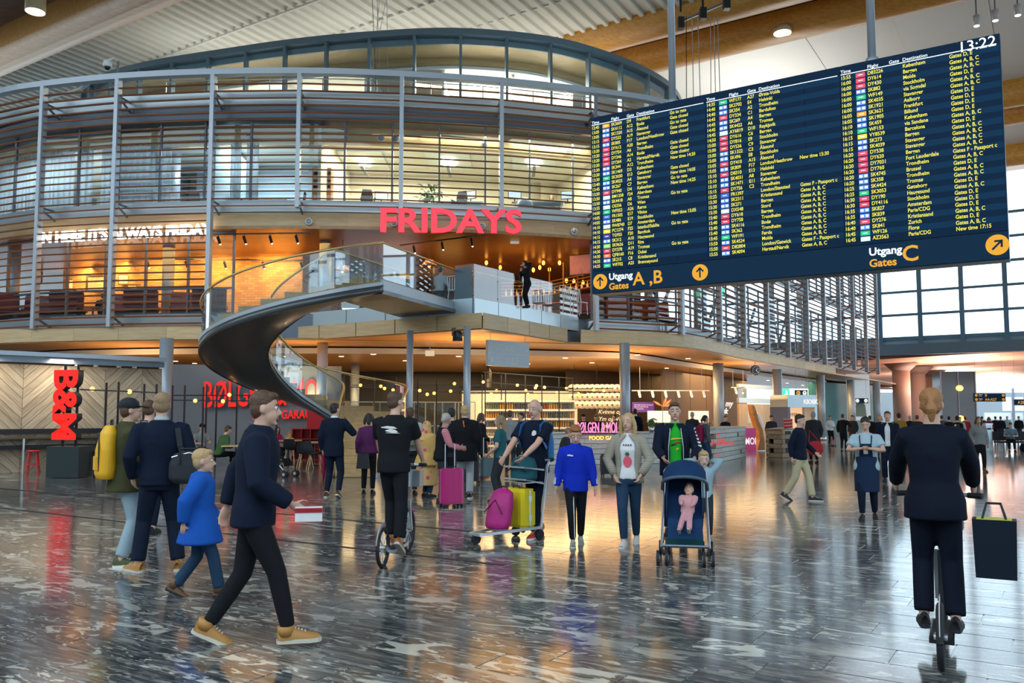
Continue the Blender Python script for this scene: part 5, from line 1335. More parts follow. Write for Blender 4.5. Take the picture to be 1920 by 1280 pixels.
# tables, chairs and furniture beneath the stair
m_birch = mat('birch', (0.62, 0.42, 0.20), 0.5)
def shell_chair(loc, rz, label, mseat, mleg):
    r = thing('shell_chair', label, 'chair', loc, rz, 'cafe chairs')
    prof = [(-0.22, -0.2, 0.45), (0, -0.22, 0.43), (0.22, -0.2, 0.45)]
    mb = MB(); A = []
    rows_ = [[(x*0.23, -0.22, 0.46) for x in (-1, -0.5, 0, 0.5, 1)], [(x*0.25, 0.0, 0.44+0.03*x*x) for x in (-1, -0.5, 0, 0.5, 1)], [(x*0.25, 0.18, 0.47+0.08*x*x) for x in (-1, -0.5, 0, 0.5, 1)], [(x*0.24, 0.25-0.06*x*x, 0.64) for x in (-1, -0.5, 0, 0.5, 1)], [(x*0.20, 0.28-0.06*x*x, 0.82) for x in (-1, -0.5, 0, 0.5, 1)]]
    vs = [v for r0 in rows_ for v in r0]; vs += [(v[0], v[1]+0.012, v[2]-0.015) for v in vs]
    fs = [(i*5+j, i*5+j+1, i*5+j+6, i*5+j+5) for i in range(4) for j in range(4)]; fs += [tuple(25+q for q in f[::-1]) for f in fs]
    part('shell', MB().add(vs, fs), mseat, r, True)
    for i in (-1, 1):
        for j in (-1, 1): part('leg', MB().tube([(i*0.13, j*0.13, 0.44), (i*0.22, j*0.22, 0)], 0.016, 6), mleg, r)
    return r
for px, py, rz, lab in ((572, 877, 0.4, 'black shell chair by the red cabinet'), (590, 880, -1.2, 'black shell chair beside the suited man'), (893, 880, 0.5, 'dark shell chair left of the woman in black'), (548, 868, 2.8, 'dark shell chair by the mustard bottle table')):
    shell_chair(atZ(px, py), rz, lab, m_blackm, m_birch)
for px, py, lab in ((588, 872, 'small cafe table beside the suited man'), (540, 866, 'white cafe table with the mustard bottle'), (447, 884, 'wooden cafe table before the leaning man in green'), (905, 870, 'high wooden table by the woman in black')):
    small_table(atZ(px, py), 0.2, lab, m_birch, 0.76 if px != 905 else 1.0, 0.9, 0.7, None)
p = atZ(553, 866); r = thing('mustard_bottle', 'yellow mustard bottle on the cafe table', 'bottle', (p.x-0.2, p.y, 0.762)); part('body', MB().lathe([(0.035, 0), (0.035, 0.17), (0.012, 0.21)], n=10), mat('mustard', (0.8, 0.45, 0.02), 0.4), r, True); part('cap', MB().lathe([(0.012, 0.21), (0.006, 0.26)], n=8), m_stool, r)
r = thing('high_chair', 'pale wooden child high chair by the cafe table', 'chair', atZ(541, 862))
part('seat', MB().box((0, 0, 0.5), (0.36, 0.34, 0.03)), m_birch, r); part('backrest', MB().box((0, 0.17, 0.75), (0.36, 0.03, 0.22)), m_birch, r); part('tray', MB().box((0, -0.2, 0.7), (0.44, 0.2, 0.03)), m_birch, r)
for i in (-1, 1):
    for j in (-1, 1): part('leg', MB().bar((i*0.16, j*0.16, 0.72 if j < 0 else 0.9), (i*0.22, j*0.24, 0), 0.035), m_birch, r)
rc = thing('red_cabinet', 'open red shelf cabinet behind the cafe chairs', 'cabinet', (atY(575, 800, 30.3).x, 30.3, 0), 0.1)
for k in range(4): part('shelf', MB().box((0, 0, 0.05+k*0.36), (0.95, 0.42, 0.03)), m_stool, rc)
for x in (-0.47, -0.16, 0.16, 0.47): part('side_panel', MB().box((x, 0, 0.58), (0.03, 0.42, 1.12)), m_stool, rc)
part('back_panel', MB().box((0, 0.2, 0.58), (0.95, 0.02, 1.12)), m_stool, rc)
tag(MB().box((atY(590, 800, 31).x+0.1, 31.0, 0.95), (0.75, 0.08, 1.9), 0.1).build('wall_red_return', m_stool), kind='structure')
# glazed kitchen partitions behind
for k, (px, w_, Y) in enumerate(((700, 2.2, 40.5), (755, 2.2, 40.8), (815, 2.0, 41.0), (860, 1.6, 41.2))):
    p = atY(px, 778, Y); r = thing('glazed_partition', ['steel-framed glass partition behind the stair foot', 'second steel-framed glass partition behind the stair foot', 'steel-framed glass door leading to the kitchen', 'narrow steel-framed kitchen partition'][k], 'partition', (p.x, p.y, 0))
    for x in (-w_/2, 0, w_/2): part('stile', MB().bar((x, 0, 0), (x, 0, 2.25), 0.05), m_dsteel, r)
    for z in (0.05, 1.1, 2.25): part('rail', MB().bar((-w_/2, 0, z), (w_/2, 0, z), 0.05), m_dsteel, r)
    for x in (-w_/4, w_/4): part('pane', MB().box((x, 0, 1.15), (w_/2-0.06, 0.02, 2.1)), m_fglass, r)
m_tilew = mat('white_wall_tile', (0.62, 0.60, 0.55), 0.3, var=0.25, vs=9)
wall_between('wall_kitchen_tile', (-2.6, 43.8), (3.5, 45.5), 0, 2.9, m_tilew)
area('kitchen_light', (0, 41.5, 3.2), 4, 130, (1, 0.66, 0.30), (math.radians(35), 0, 0), 2)
# tin shelves
x0 = atY(908, 778, sy).x; x1 = atY(1078, 778, sy).x; ztin = atY(990, 752, sy).z
r = thing('tin_shelf', 'tall white shelf wall filled with rows of food tins', 'shelf', ((x0+x1)/2, sy, 0))
nrow = 6; rh = 0.40
part('back_panel', MB().box((0, 0.2, ztin/2), (x1-x0, 0.03, ztin)), m_tilew, r)
for k in range(nrow+1): part('shelf_board', MB().box((0, 0, ztin-k*rh), (x1-x0, 0.36, 0.09)), m_white, r)
tcols = [(0.10, 0.16, 0.14), (0.55, 0.26, 0.03), (0.06, 0.08, 0.14), (0.45, 0.44, 0.38), (0.28, 0.06, 0.05), (0.30, 0.22, 0.13)]
tmes = []
for i, c in enumerate(tcols):
    mm = mat('tin_label_%d' % i, c, 0.35)
    tmes.append(MB().lathe([(0.036, 0.0), (0.036, 0.24)], n=10).mesh('tin', mm, True))
tlid = MB().lathe([(0.038, 0.24), (0.038, 0.262), (0.03, 0.265)], n=10).mesh('tin_lid', m_alu, True)
cn = ['dark green', 'orange', 'blue-black', 'pale grey', 'brick red', 'brown']; rn = ['top', 'second', 'third', 'fourth', 'fifth', 'bottom']
for k in range(nrow):
    for i in range(38):
        x = x0+0.10+(x1-x0-0.2)*i/37; ci = [0, 0, 1, 1, 2, 2, 3, 3, 4, 1, 5, 2][(i//3+k*2) % 12]
        if k >= 3 and ci == 1: ci = 3
        o = link('food_tin', tmes[ci]); o.location = (x, sy-0.04, ztin-(k+1)*rh+0.046)
        tag(o, '%s food tin on the %s row of the tin shelf' % (cn[ci], rn[k]), 'tin', 'food tins on the shelf wall, %s row' % rn[k])
        link('lid', tlid, o)
area('tin_light', ((x0+x1)/2, sy-2.2, 3.6), 3.5, 60, (1, 0.72, 0.38), (math.radians(30), 0, 0), 1.5)
# rows of white paper drums with coloured dots
dm = MB().lathe([(0.20, 0), (0.20, 0.36)], n=16, M=Matrix.Rotation(PI/2, 3, 'X')).mesh('drum', mat('drum_white', (0.72, 0.68, 0.58), 0.5), True)
dots = [MB().ball((0, -0.37, 0), (0.05, 0.02, 0.05), 8, 6).mesh('dot', mat('dot_%d' % i, c, 0.5)) for i, c in enumerate(((0.5, 0.03, 0.05), (0.05, 0.05, 0.06), (0.25, 0.3, 0.1)))]
rk = 0
for j, py in enumerate((728, 744, 759)):
    for i in range(11):
        px = 1072+i*9.3; p = atY(px, py, 42.0)
        o = link('storage_drum', dm); o.location = (p.x, 42.0-(0.0), p.z); tag(o, 'white storage drum with a dot in the %s row above the chalkboard' % ('upper', 'middle', 'lower')[j], 'drum', 'white storage drums, %s row' % ('upper', 'middle', 'lower')[j])
        link('dot', dots[(i+j) % 3], o)
    p0 = atY(1066, py+7, 42.0); p1 = atY(1172, py+7, 42.0); rr = thing('drum_rack', ['upper', 'middle', 'lower'][j]+' rail carrying a row of white storage drums', 'rack', ((p0.x+p1.x)/2, 41.8, p0.z)); wpart('rail', MB().bar((p0.x, 41.8, p0.z), (p1.x, 41.8, p1.z), 0.25, 0.03), m_black, rr)
    for t in (0.1, 0.5, 0.9): q = p0.lerp(p1, t); wpart('hanger', MB().bar((q.x, 41.9, q.z), (q.x, 41.9, 4.14), 0.02), m_black, rr)
# chalkboard with handwriting
p = atY(1143, 778, 43.4); r = thing('chalkboard', 'dark chalkboard wall with white handwriting', 'chalkboard', (p.x, 43.4, 0), 0.0)
part('board', MB().box((0, 0, 1.25), (1.35, 0.06, 2.5)), mat('chalk_dark', (0.05, 0.035, 0.028), 0.75), r)
m_chalk = mat('chalk_white', (0.8, 0.78, 0.7), 0.8, em=0.15)
for k, t_ in enumerate(('Vin og', 'Kvinne og', 'Ym og Vo', 'Plim')): lettering('handwriting', t_, (p.x-0.6, 43.36, 2.05-k*0.36), (1, 0, 0), (0, 0, 1), 0.30, m_chalk, r, 0, 0.002, shear=0.3)
# purple notice and menu boards in the cafe
def board_(name, px, py, Y, w_, h_, m, label, rz=0.6, txt=None, tm=None, ts=0.12):
    p = atY(px, py, Y); r = thing(name, label, 'sign', p, rz); part('panel', MB().box((0, 0, 0), (w_, 0.04, h_)), m, r)
    for x in (-0.4, 0.4): part('hanger', MB().bar((x*w_, 0, h_/2), (x*w_, 0, 4.16-p.z), 0.012), m_black, r)
    if txt:
        u = Vector((math.cos(rz), math.sin(rz), 0))
        for k, t_ in enumerate(txt): lettering('lettering', t_, p-u*(w_*0.42)+Vector((0, 0, h_*0.18-k*ts*1.1))+Vector((u.y, -u.x, 0))*0.03, u, (0, 0, 1), ts, tm or m_wsign, r)
    return r
board_('notice_board', 1206, 763, 46.5, 1.35, 0.55, mat('purple', (0.16, 0.06, 0.30), 0.5, em=0.15, emc=(0.3, 0.1, 0.6)), 'purple notice with white lines of text in the cafe', 0.35, ['mornings are just a fragment', 'that you seek the day', 'of my journey'], ts=0.10)
for k, px in enumerate((1228, 1257, 1310)): board_('menu_board', px, 781, 44.6+0.3*k, 0.85 if k < 2 else 1.2, 0.62, mat('menu_cream', (0.75, 0.70, 0.60), 0.5, em=0.5, emc=(1, 0.9, 0.75), var=0.1, vs=10), ['cream lit menu board left above the cafe counter', 'cream lit menu board in the middle above the cafe counter', 'cream lit menu board right above the cafe counter'][k], 0.3)
p = atY(1360, 770, 46); r = thing('cafe_script', 'white script lettering on the brown cafe wall', 'sign', p); lettering('lettering', 'my', p+Vector((0, 0, 0.25)), (0.8, 0.5, 0), (0, 0, 1), 0.45, m_wsign, r, 0.02, 0.01, shear=0.3); lettering('lettering', 'ask', p-Vector((0.3, 0, 0.15)), (0.8, 0.5, 0), (0, 0, 1), 0.45, m_wsign, r, 0.02, 0.01, shear=0.3)
p = atY(1243, 762, 45); r = thing('wall_ornament', 'orange lily-shaped neon ornament on the cafe wall', 'ornament', p)
m_lily = mat('lily_orange', (0.9, 0.15, 0.05), 0.4, em=1.2, emc=(1, 0.15, 0.04))
for k, a_ in enumerate((0.2, 0.7, 1.2, 2.6)): part('petal', MB().ex([(0, 0), (0.35, 0.06), (0.6, 0), (0.35, -0.06)], (0, 0, 0), (math.cos(a_), 0, math.sin(a_)), (-math.sin(a_), 0, math.cos(a_)), (0, 0.03, 0)), m_lily, r)
def track2(px0, px1, py, Y, n, label):
    a = atY(px0, py, Y); b = atY(px1, py, Y+1.5); r = thing('track_light', label, 'lamp', (a+b)/2, 0, 'white cafe track spots'); wpart('rail', MB().bar(a, b, 0.05), m_white, r)
    for t in (0.1, 0.9): q = a.lerp(b, t); wpart('hanger', MB().bar(q, (q.x, q.y, 4.16), 0.015), m_alu, r)
    for k in range(n):
        q = a.lerp(b, (k+0.5)/n); h = wpart('spot_head', MB().tube([q, q+Vector((0.05, -0.08, -0.3))], 0.07, 8), m_white, r); wpart('lens', MB().ball(q+Vector((0.055, -0.085, -0.31)), 0.05, 8, 6), m_down, h)
track2(1185, 1330, 732, 43, 6, 'white track with six spots above the cafe menu')
track2(1372, 1396, 726, 46, 2, 'short white track with two spots right of the cafe')
# plank counters (pallet style)
m_pw = wood('whitewashed_plank', (0.52, 0.53, 0.50), (0.74, 0.74, 0.70), (1, 9, 9), 0.6, rand=0.12); m_pd = wood('raw_plank', (0.30, 0.19, 0.11), (0.42, 0.28, 0.17), (2, 9, 9), 0.6)
def pallet_counter(name, label, a, b, h, rows_, depth=0.5, end=True, m=m_pw, seed=1, top=True):
    a = Vector(a); b = Vector(b); d = b-a; L = d.length; u = d.normalized(); n_ = Vector((-u.y, u.x, 0)); ang = math.atan2(u.y, u.x)
    r = thing(name, label, 'counter', (a+b)/2, 0); q = random.Random(seed); ph = h/rows_
    wpart('core', MB().box((a+b)/2+n_*(depth*0.55)+Vector((0, 0, h*0.5-0.02)), (L-0.1, depth*0.7, h-0.06), ang), m_blackm, r)
    for k in range(rows_):
        x = 0.0
        while x < L-0.02:
            w_ = min(q.uniform(0.9, 1.8), L-x)
            if k % 2 == 1 and q.random() < 0.35: x += 0.28; w_ = min(w_, L-x)
            if w_ > 0.1: c = a+u*(x+w_/2)+n_*0.03; wpart('plank', MB().box((c.x, c.y, (k+0.5)*ph), (w_-0.012, 0.05, ph-0.015), ang), m, r)
            x += w_
        if k % 2 == 1:
            for t in (0.02, 0.98):
                c = a+u*(L*t)+n_*0.12; wpart('block', MB().box((c.x, c.y, (k+0.5)*ph), (0.12, 0.2, ph-0.02), ang), m_pd, r)
    for e in (a, b):
        for k in range(0, rows_, 2): c = e+n_*(depth/2); wpart('end_plank', MB().box((c.x, c.y, (k+0.5)*ph), (0.05, depth, ph-0.015), ang), m, r)
    if top: wpart('countertop', MB().box((a+b)/2+n_*(depth/2)+Vector((0, 0, h+0.02)), (L+0.08, depth+0.1, 0.04), ang), m, r)
    return r
pc1 = pallet_counter('plank_counter', 'long whitewashed plank counter behind the boy and the blonde woman', atZ(1012, 872), atZ(1322, 867), 1.02, 6, 0.7, seed=3)
pc2 = pallet_counter('plank_counter', 'whitewashed plank counter with red slogans right of the green T-shirt man', atZ(1340, 869), atZ(1399, 856), 1.15, 7, 0.9, seed=5)
pc3 = pallet_counter('plank_counter', 'brown pallet-wood stand right of the pink box sign', atZ(1438, 857), atZ(1466, 858), 1.05, 6, 1.1, m=m_pd, seed=8)
pc4 = pallet_counter('plank_counter', 'pale plank stand with red cups beside the brown pallet stand', atZ(1470, 857), atZ(1487, 850), 1.05, 6, 0.6, seed=9)
p = atY(1400, 778, 1); a_, b_ = atZ(1340, 869), atZ(1399, 856); u_ = (b_-a_).normalized(); n2 = Vector((u_.y, -u_.x, 0))
for z, t_ in ((0.93, 'FOOD'), (0.70, 'ALL DAY BREAKFAST'), (0.24, 'TO GO')): lettering('lettering', t_, a_+u_*0.35+n2*0.005+Vector((0, 0, z)), u_, (0, 0, 1), 0.13, m_rl, pc2, 0, 0.003)
a_, b_ = atZ(1012, 872), atZ(1352, 866); u_ = (b_-a_).normalized(); n2 = Vector((u_.y, -u_.x, 0))
q = atY(1190, 829, a_.y-0.05)
lettering('lettering', 'FOOD GARAGE', atY(1318, 834, a_.y+0.25), u_, (0, 0, 1), 0.16, m_rl, pc1, 0, 0.003)
a = atY(1096, 811, a_.y+0.2); b = atY(1157, 811, a_.y+0.35)
r = thing('neon_sign', 'pink lit lettering standing on the plank counter', 'sign', a)
m_pink = mat('pink_neon', (0.95, 0.3, 0.6), 0.4, em=0.8, emc=(1.0, 0.2, 0.5))
letters('letter', 'BØLGEN & MOI', a-Vector((0.25, 0, 0)), (b-a), (0, 0, 1), 0.50, m_pink, r, 0.05, 0.0, width=(b-a).length+0.25)
m_yel = mat('yellow_bulb_letter', (1, 0.7, 0.1), 0.4, em=1.3, emc=(1, 0.5, 0.06))
letters('small_letter', 'FOOD GARAGE', atY(1105, 824, a_.y-0.06), (1, 0.04, 0), (0, 0, 1), 0.17, m_yel, r, 0.03, 0.003)
wpart('mount', MB().bar(a-Vector((0.25, -0.05, 0.03)), b+Vector((0, 0.05, -0.03)), 0.05), m_black, r)
# pink box sign and curved totem
p = atZ(1407, 846); r = thing('pink_box_sign', 'pink box sign with white letters beside the curved totem', 'sign', p, 0.35); part('box', MB().box((0, 0.25, 0.52), (0.62, 0.5, 1.04)), mat('magenta_box', (0.72, 0.06, 0.26), 0.5, em=0.12), r)
u_ = Vector((math.cos(0.35), math.sin(0.35), 0)); lettering('lettering', 'MOI', p-u_*0.27+Vector((u_.y, -u_.x, 0))*0.01+Vector((0, 0, 0.32)), u_, (0, 0, 1), 0.42, m_wsign, r, 0, 0.012, fx=0.75)
p = atZ(1424, 845); r = thing('info_totem', 'curved wooden information totem with a slanted screen', 'totem', p)
pr = [(-0.10, 0), (0.28, 0), (0.26, 0.5), (0.18, 0.95), (0.0, 1.35), (-0.10, 1.75), (-0.20, 2.05), (-0.30, 2.08), (-0.26, 1.7), (-0.12, 1.25), (0.0, 0.9), (0.04, 0.5)]
part('body', MB().ex(pr, (0, 0, 0), (1, 0.2, 0), (0, 0, 1), (-0.08, 0.45, 0)), wood('totem_wood', (0.45, 0.20, 0.05), (0.60, 0.30, 0.09), (3, 3, 3), 0.4), r)
part('screen', MB().bar((0.22, 0.0, 1.05), (-0.06, 0.0, 1.7), 0.42, 0.04, (1, 0, 0.3)), mat('totem_screen', (0.55, 0.6, 0.66), 0.2, em=0.25), r); part('base_plate', MB().box((0.08, 0.2, 0.015), (0.6, 0.6, 0.03)), m_alu, r)
# wooden doors, kiosk and teal wall further along
m_lw = wood('light_door_wood', (0.62, 0.42, 0.24), (0.74, 0.53, 0.32), (8, 8, 1), 0.45, rand=0.05)
p0 = atY(1384, 778, 50); p1 = atY(1453, 778, 54)
dw = MB().bar((p0.x, p0.y, 1.15), (p1.x, p1.y, 1.15), 0.1, 2.3).build('door_1', m_lw); tag(dw, None, None, None, 'structure')
for t in (0.3, 0.62): q = Vector(p0).lerp(Vector(p1), t); wpart('joint', MB().box((q.x, q.y-0.06, 1.15), (0.03, 0.03, 2.3)), m_alu, dw)
q = Vector(p0).lerp(Vector(p1), 0.25); wpart('notice', MB().box((q.x, q.y-0.08, 1.5), (0.5, 0.03, 0.7), 0.4), m_white, dw)
wpart('frame', MB().bar((p0.x, p0.y, 2.5), (p1.x, p1.y, 2.5), 0.14, 0.3), m_fascia, dw); wpart('overlight', MB().bar((p0.x, p0.y, 2.95), (p1.x, p1.y, 2.95), 0.04, 0.6), m_fglass, dw); wpart('top_frame', MB().bar((p0.x, p0.y, 3.35), (p1.x, p1.y, 3.35), 0.14, 0.25), m_fascia, dw)
p = atZ(1497, 838); kx = thing('kiosk', 'grey kiosk with a lit orange serving hatch', 'kiosk', (p.x, p.y+0.8, 0), 0.35); kx.scale = (0.6, 0.6, 0.85)
part('roof', MB().box((0.35, 0.3, 2.75), (3.0, 2.4, 0.75)), m_fascia, kx); part('side_wall', MB().box((1.75, 0.3, 1.2), (0.25, 2.4, 2.4)), m_fascia, kx); part('side_wall', MB().box((-1.05, 0.3, 1.2), (0.25, 2.4, 2.4)), mat('kiosk_blue', (0.10, 0.12, 0.2), 0.3, em=0.1), kx)
part('counter', MB().box((0.3, -0.7, 0.5), (2.4, 0.4, 1.0)), m_pd, kx); part('hatch', MB().box((0.3, 0.6, 1.6), (2.4, 0.1, 1.6)), mat('hatch_orange', (0.85, 0.5, 0.3), 0.5, em=0.55, emc=(1, 0.6, 0.35)), kx)
ku = Vector((math.cos(0.35), math.sin(0.35), 0)); kn = Vector((ku.y, -ku.x, 0)); ko = Vector((p.x, p.y+0.8, 0))
lettering('lettering', 'KIOSK', ko+ku*0.25+kn*0.57+Vector((0, 0, 2.2)), ku, (0, 0, 1), 0.32, m_wsign, kx, 0.03, 0.01); lettering('lettering', 'COFFEE', ko-ku*0.35-kn*0.27+Vector((0, 0, 1.55)), ku, (0, 0, 1), 0.26, mat('coffee_brown', (0.35, 0.15, 0.06), 0.5), kx, 0.02)
p0 = atY(1518, 778, 62); p1 = atY(1600, 778, 70)
wall_between('wall_teal', (p0.x, p0.y), (p1.x+3, p1.y+2), 0, 4.1, mat('teal_wall', (0.03, 0.20, 0.22), 0.5))
p = atY(1609, 735, 66); r = thing('poster', 'pale poster with a landscape print beyond the small hanging sign', 'poster', p); part('sheet', MB().box((0, 0, -0.4), (1.8, 0.05, 3.6)), mat('poster_pale', (0.62, 0.68, 0.74), 0.5, em=0.3, var=0.15, vs=1.5), r)
part('print', MB().ex([(-0.5, -1.9), (0.6, -1.9), (0.5, -1.0), (0.1, -0.6), (-0.2, -0.9)], (0, -0.03, 0), (1, 0, 0), (0, 0, 1), (0, -0.01, 0)), mat('poster_green', (0.30, 0.36, 0.28), 0.5), r)
# ------------------------------------------------------------------ hanging signs, clock, loudspeaker
def sign_box(px, py, Y, w_, h_, label, rz, m=m_sign, top=4.38, name='hanging_sign'):
    p = atY(px, py, Y); r = thing(name, label, 'sign', p, rz); part('panel', MB().box((0, 0, 0), (w_, 0.12, h_)), m, r)
    for x in (-w_*0.42, w_*0.42): part('hanger', MB().tube([(x, 0, h_/2), (x, 0, top-p.z)], 0.007, 5), m_dsteel, r)
    u = Vector((math.cos(rz), math.sin(rz), 0)); return r, p, u, Vector((u.y, -u.x, 0))
def disc(o, u, n_, rad, m, parent, glyph=None, gm=None):
    poly = [(math.cos(2*PI*k/20)*rad, math.sin(2*PI*k/20)*rad) for k in range(20)]
    d = wpart('disc', MB().ex(poly, o, u, (0, 0, 1), n_*0.008), m, parent)
    if glyph is not None:
        ca, sa = math.cos(glyph), math.sin(glyph); R = lambda x, y: ((x*ca-y*sa)*rad, (x*sa+y*ca)*rad); g = MB()
        for poly in ([(-0.09, -0.6), (0.09, -0.6), (0.09, 0.5), (-0.09, 0.5)], [(0, 0.66), (-0.5, 0.14), (-0.36, 0.02), (0, 0.4)], [(0, 0.66), (0, 0.4), (0.36, 0.02), (0.5, 0.14)]): g.ex([R(*q) for q in poly], o+n_*0.009, u, (0, 0, 1), n_*0.004)
        wpart('arrow', g, gm or m_sign, d)
    return d
m_gs = mat('grey_sign', (0.44, 0.52, 0.57), 0.45, em=0.04); m_gt = mat('grey_sign_print', (0.62, 0.68, 0.72), 0.45)
a = atY(914, 664, 28.3); b = atY(991, 668, 29.6)
rz = math.atan2(b.y-a.y, b.x-a.x); w_ = Vector((b.x-a.x, b.y-a.y, 0)).length
r, p, u, n_ = sign_box(952.5, 663.5, 28.95, w_, 0.87, 'pale grey hanging gate sign below the balcony', rz, m_gs, 4.4)
wpart('seam', MB().box(p+n_*0.062, (w_, 0.004, 0.012), rz), m_gt, r)
for z, t_ in ((0.10, 'A,B'), (-0.33, 'D,E,F')):
    lettering('lettering', 'Utgang', p-u*(w_*0.33)+n_*0.065+Vector((0, 0, z+0.15)), u, (0, 0, 1), 0.11, m_gt, r); lettering('lettering', 'Gates', p-u*(w_*0.33)+n_*0.065+Vector((0, 0, z+0.03)), u, (0, 0, 1), 0.11, m_gt, r)
    lettering('lettering', t_, p-u*(w_*0.10)+n_*0.065+Vector((0, 0, z)), u, (0, 0, 1), 0.29, m_gt, r, 0, 0.003)
disc(p+u*(w_*0.42)+n_*0.064+Vector((0, 0, 0.2)), u, n_, 0.08, m_gt, r, 0, m_gs); disc(p-u*(w_*0.42)+n_*0.064+Vector((0, 0, -0.22)), u, n_, 0.08, m_gt, r, PI/2, m_gs)
r, p, u, n_ = sign_box(1502, 736.5, 51.5, 0.78, 0.36, 'small black hanging sign with a yellow and a white disc', 0.1)
disc(p-u*0.2+n_*0.062, u, n_, 0.13, m_amber, r, PI/2); disc(p+u*0.2+n_*0.062, u, n_, 0.13, m_wsign, r, 0, m_sign)
r, p, u, n_ = sign_box(1610.5, 751, 65, 1.46, 0.39, 'small black hanging sign with one yellow and two white discs', 0.15)
disc(p-u*0.54+n_*0.062, u, n_, 0.15, m_amber, r, PI/2); disc(p-u*0.16+n_*0.062, u, n_, 0.15, m_wsign, r); disc(p+u*0.54+n_*0.062, u, n_, 0.15, m_wsign, r)
r, p, u, n_ = sign_box(1855, 745, 68, 2.62, 0.66, 'dark gate sign reading B and A4-A27 in the far hall', 0.05, top=6.8)
for z, t_ in ((0.08, 'B'), (-0.26, 'A4-A27')):
    lettering('lettering', t_, p-u*0.4+n_*0.064+Vector((0, 0, z)), u, (0, 0, 1), 0.30, m_amber, r, 0, 0.004)
    lettering('lettering', 'Utgang', p-u*0.92+n_*0.064+Vector((0, 0, z+0.12)), u, (0, 0, 1), 0.11, m_wsign, r); lettering('lettering', 'Gates', p-u*0.92+n_*0.064+Vector((0, 0, z)), u, (0, 0, 1), 0.11, m_amber, r)
    for x in (-1.12, 1.12): disc(p+u*x+n_*0.064+Vector((0, 0, z+0.1)), u, n_, 0.11, m_amber, r, 0)
r, p, u, n_ = sign_box(1915, 754, 68, 1.2, 0.48, 'dark gate sign cut by the picture edge in the far hall', 0.05, top=6.8)
lettering('lettering', 'A28', p-u*0.35+n_*0.064-Vector((0, 0, 0.12)), u, (0, 0, 1), 0.34, m_amber, r, 0, 0.004)
p = atY(1416, 694, 44); r = thing('hanging_clock', 'round dark station clock hung under the wooden soffit', 'clock', p, 0.25); r.scale = (1.22, 1.22, 1.22)
part('case', MB().lathe([(0.21, -0.06), (0.22, 0.0), (0.21, 0.06)], n=28, M=Matrix.Rotation(PI/2, 3, 'X')), m_black, r, True); part('face', MB().lathe([(0.19, 0.06), (0.19, 0.066)], n=28, M=Matrix.Rotation(PI/2, 3, 'X')), mat('clock_face', (0.02, 0.03, 0.05), 0.4), r)
for k in range(12): a_ = k*PI/6; part('hour_mark', MB().box((math.sin(a_)*0.16, -0.07, math.cos(a_)*0.16), (0.012, 0.006, 0.035), M=Matrix.Rotation(a_, 3, 'Y')), m_wsign, r)
for a_, L_ in ((math.radians(41), 0.10), (math.radians(132), 0.15)): part('hand', MB().bar((0, -0.072, 0), (math.sin(a_)*L_, -0.072, math.cos(a_)*L_), 0.012), m_wsign, r)
part('hanger', MB().tube([(0, 0, 0.2), (0, 0, (4.38-p.z)/1.22)], 0.02, 6), m_alu, r)
p = atY(858, 630, 27.6); r = thing('loudspeaker', 'black cylindrical loudspeaker hung under the balcony soffit', 'loudspeaker', p, 0.2)
part('body', MB().lathe([(0.13, -0.16), (0.16, -0.12), (0.16, 0.12), (0.13, 0.16)], n=18), m_black, r, True); part('grille', MB().lathe([(0.165, -0.17), (0.165, -0.06)], n=18), m_blackm, r)
part('yoke', MB().bar((-0.18, 0, 0.0), (-0.18, 0, 0.26), 0.03).bar((0.18, 0, 0.0), (0.18, 0, 0.26), 0.03).bar((-0.18, 0, 0.26), (0.18, 0, 0.26), 0.03).bar((0, 0, 0.26), (0, 0, 4.38-p.z), 0.03), m_black, r)
for px, Y, lab in ((1025, 50, 'green running-man exit sign over the passage'), (0, 0, None)):
    if lab: 
        p = atY(1473, 736, 52); r = thing('exit_sign', lab, 'sign', p, 0.3); part('panel', MB().box((0, 0, 0), (0.5, 0.08, 0.5)), mat('exit_green', (0.02, 0.5, 0.2), 0.4, em=1.0, emc=(0.05, 0.9, 0.4)), r); part('figure', MB().ex([(-0.12, -0.15), (0, 0), (-0.05, 0.12), (0.05, 0.14), (0.1, 0.0), (0.12, -0.15)], (0, -0.045, 0), (1, 0, 0), (0, 0, 1), (0, -0.01, 0)), m_wsign, r)
p = atY(1350, 546, 40); r = thing('exit_sign', 'green exit sign glimpsed behind the right-hand slats', 'sign', p); part('panel', MB().box((0, 0, 0), (0.4, 0.05, 0.32)), mat('exit_green', (0.02, 0.5, 0.2)), r); part('figure', MB().box((0.04, -0.03, 0), (0.12, 0.01, 0.16)), m_wsign, r)
# ------------------------------------------------------------------ far hall: columns, glazed booth, bench, back wall
m_conc = mat('warm_concrete', (0.42, 0.30, 0.25), 0.8, var=0.08, vs=1.5)
for k, (px, Y) in enumerate(((1692, 76), (1722, 82), (1748, 88), (1770, 94))):
    p = atY(px, 778, Y); r = thing('concrete_pillar', ['first broad concrete pillar of the far hall', 'second concrete pillar of the far hall', 'third concrete pillar of the far hall', 'fourth concrete pillar of the far hall'][k], 'pillar', (p.x, p.y, 0))
    part('shaft', MB().lathe([(0.75, 0), (0.75, 5.6)], n=18), m_conc, r, True); part('capital', MB().lathe([(0.75, 5.6), (1.5, 6.3)], n=18), mat('pillar_cap', (0.25, 0.17, 0.15), 0.7), r, True)
p0 = atY(1776, 778, 80); p1 = atY(1820, 778, 82)
r = thing('lift_tower', 'dark glazed lift tower in the far hall with yellow lamps', 'tower', ((p0.x+p1.x)/2, 81, 0))
part('glass_body', MB().box((0, 0.8, 2.9), (p1.x-p0.x, 1.6, 5.8)), mat('dark_glass', (0.04, 0.06, 0.08), 0.15), r)
for x in (-0.5, 0, 0.5): part('frame', MB().box((x*(p1.x-p0.x), -0.03, 2.9), (0.1, 0.1, 5.8)), m_dsteel, r)
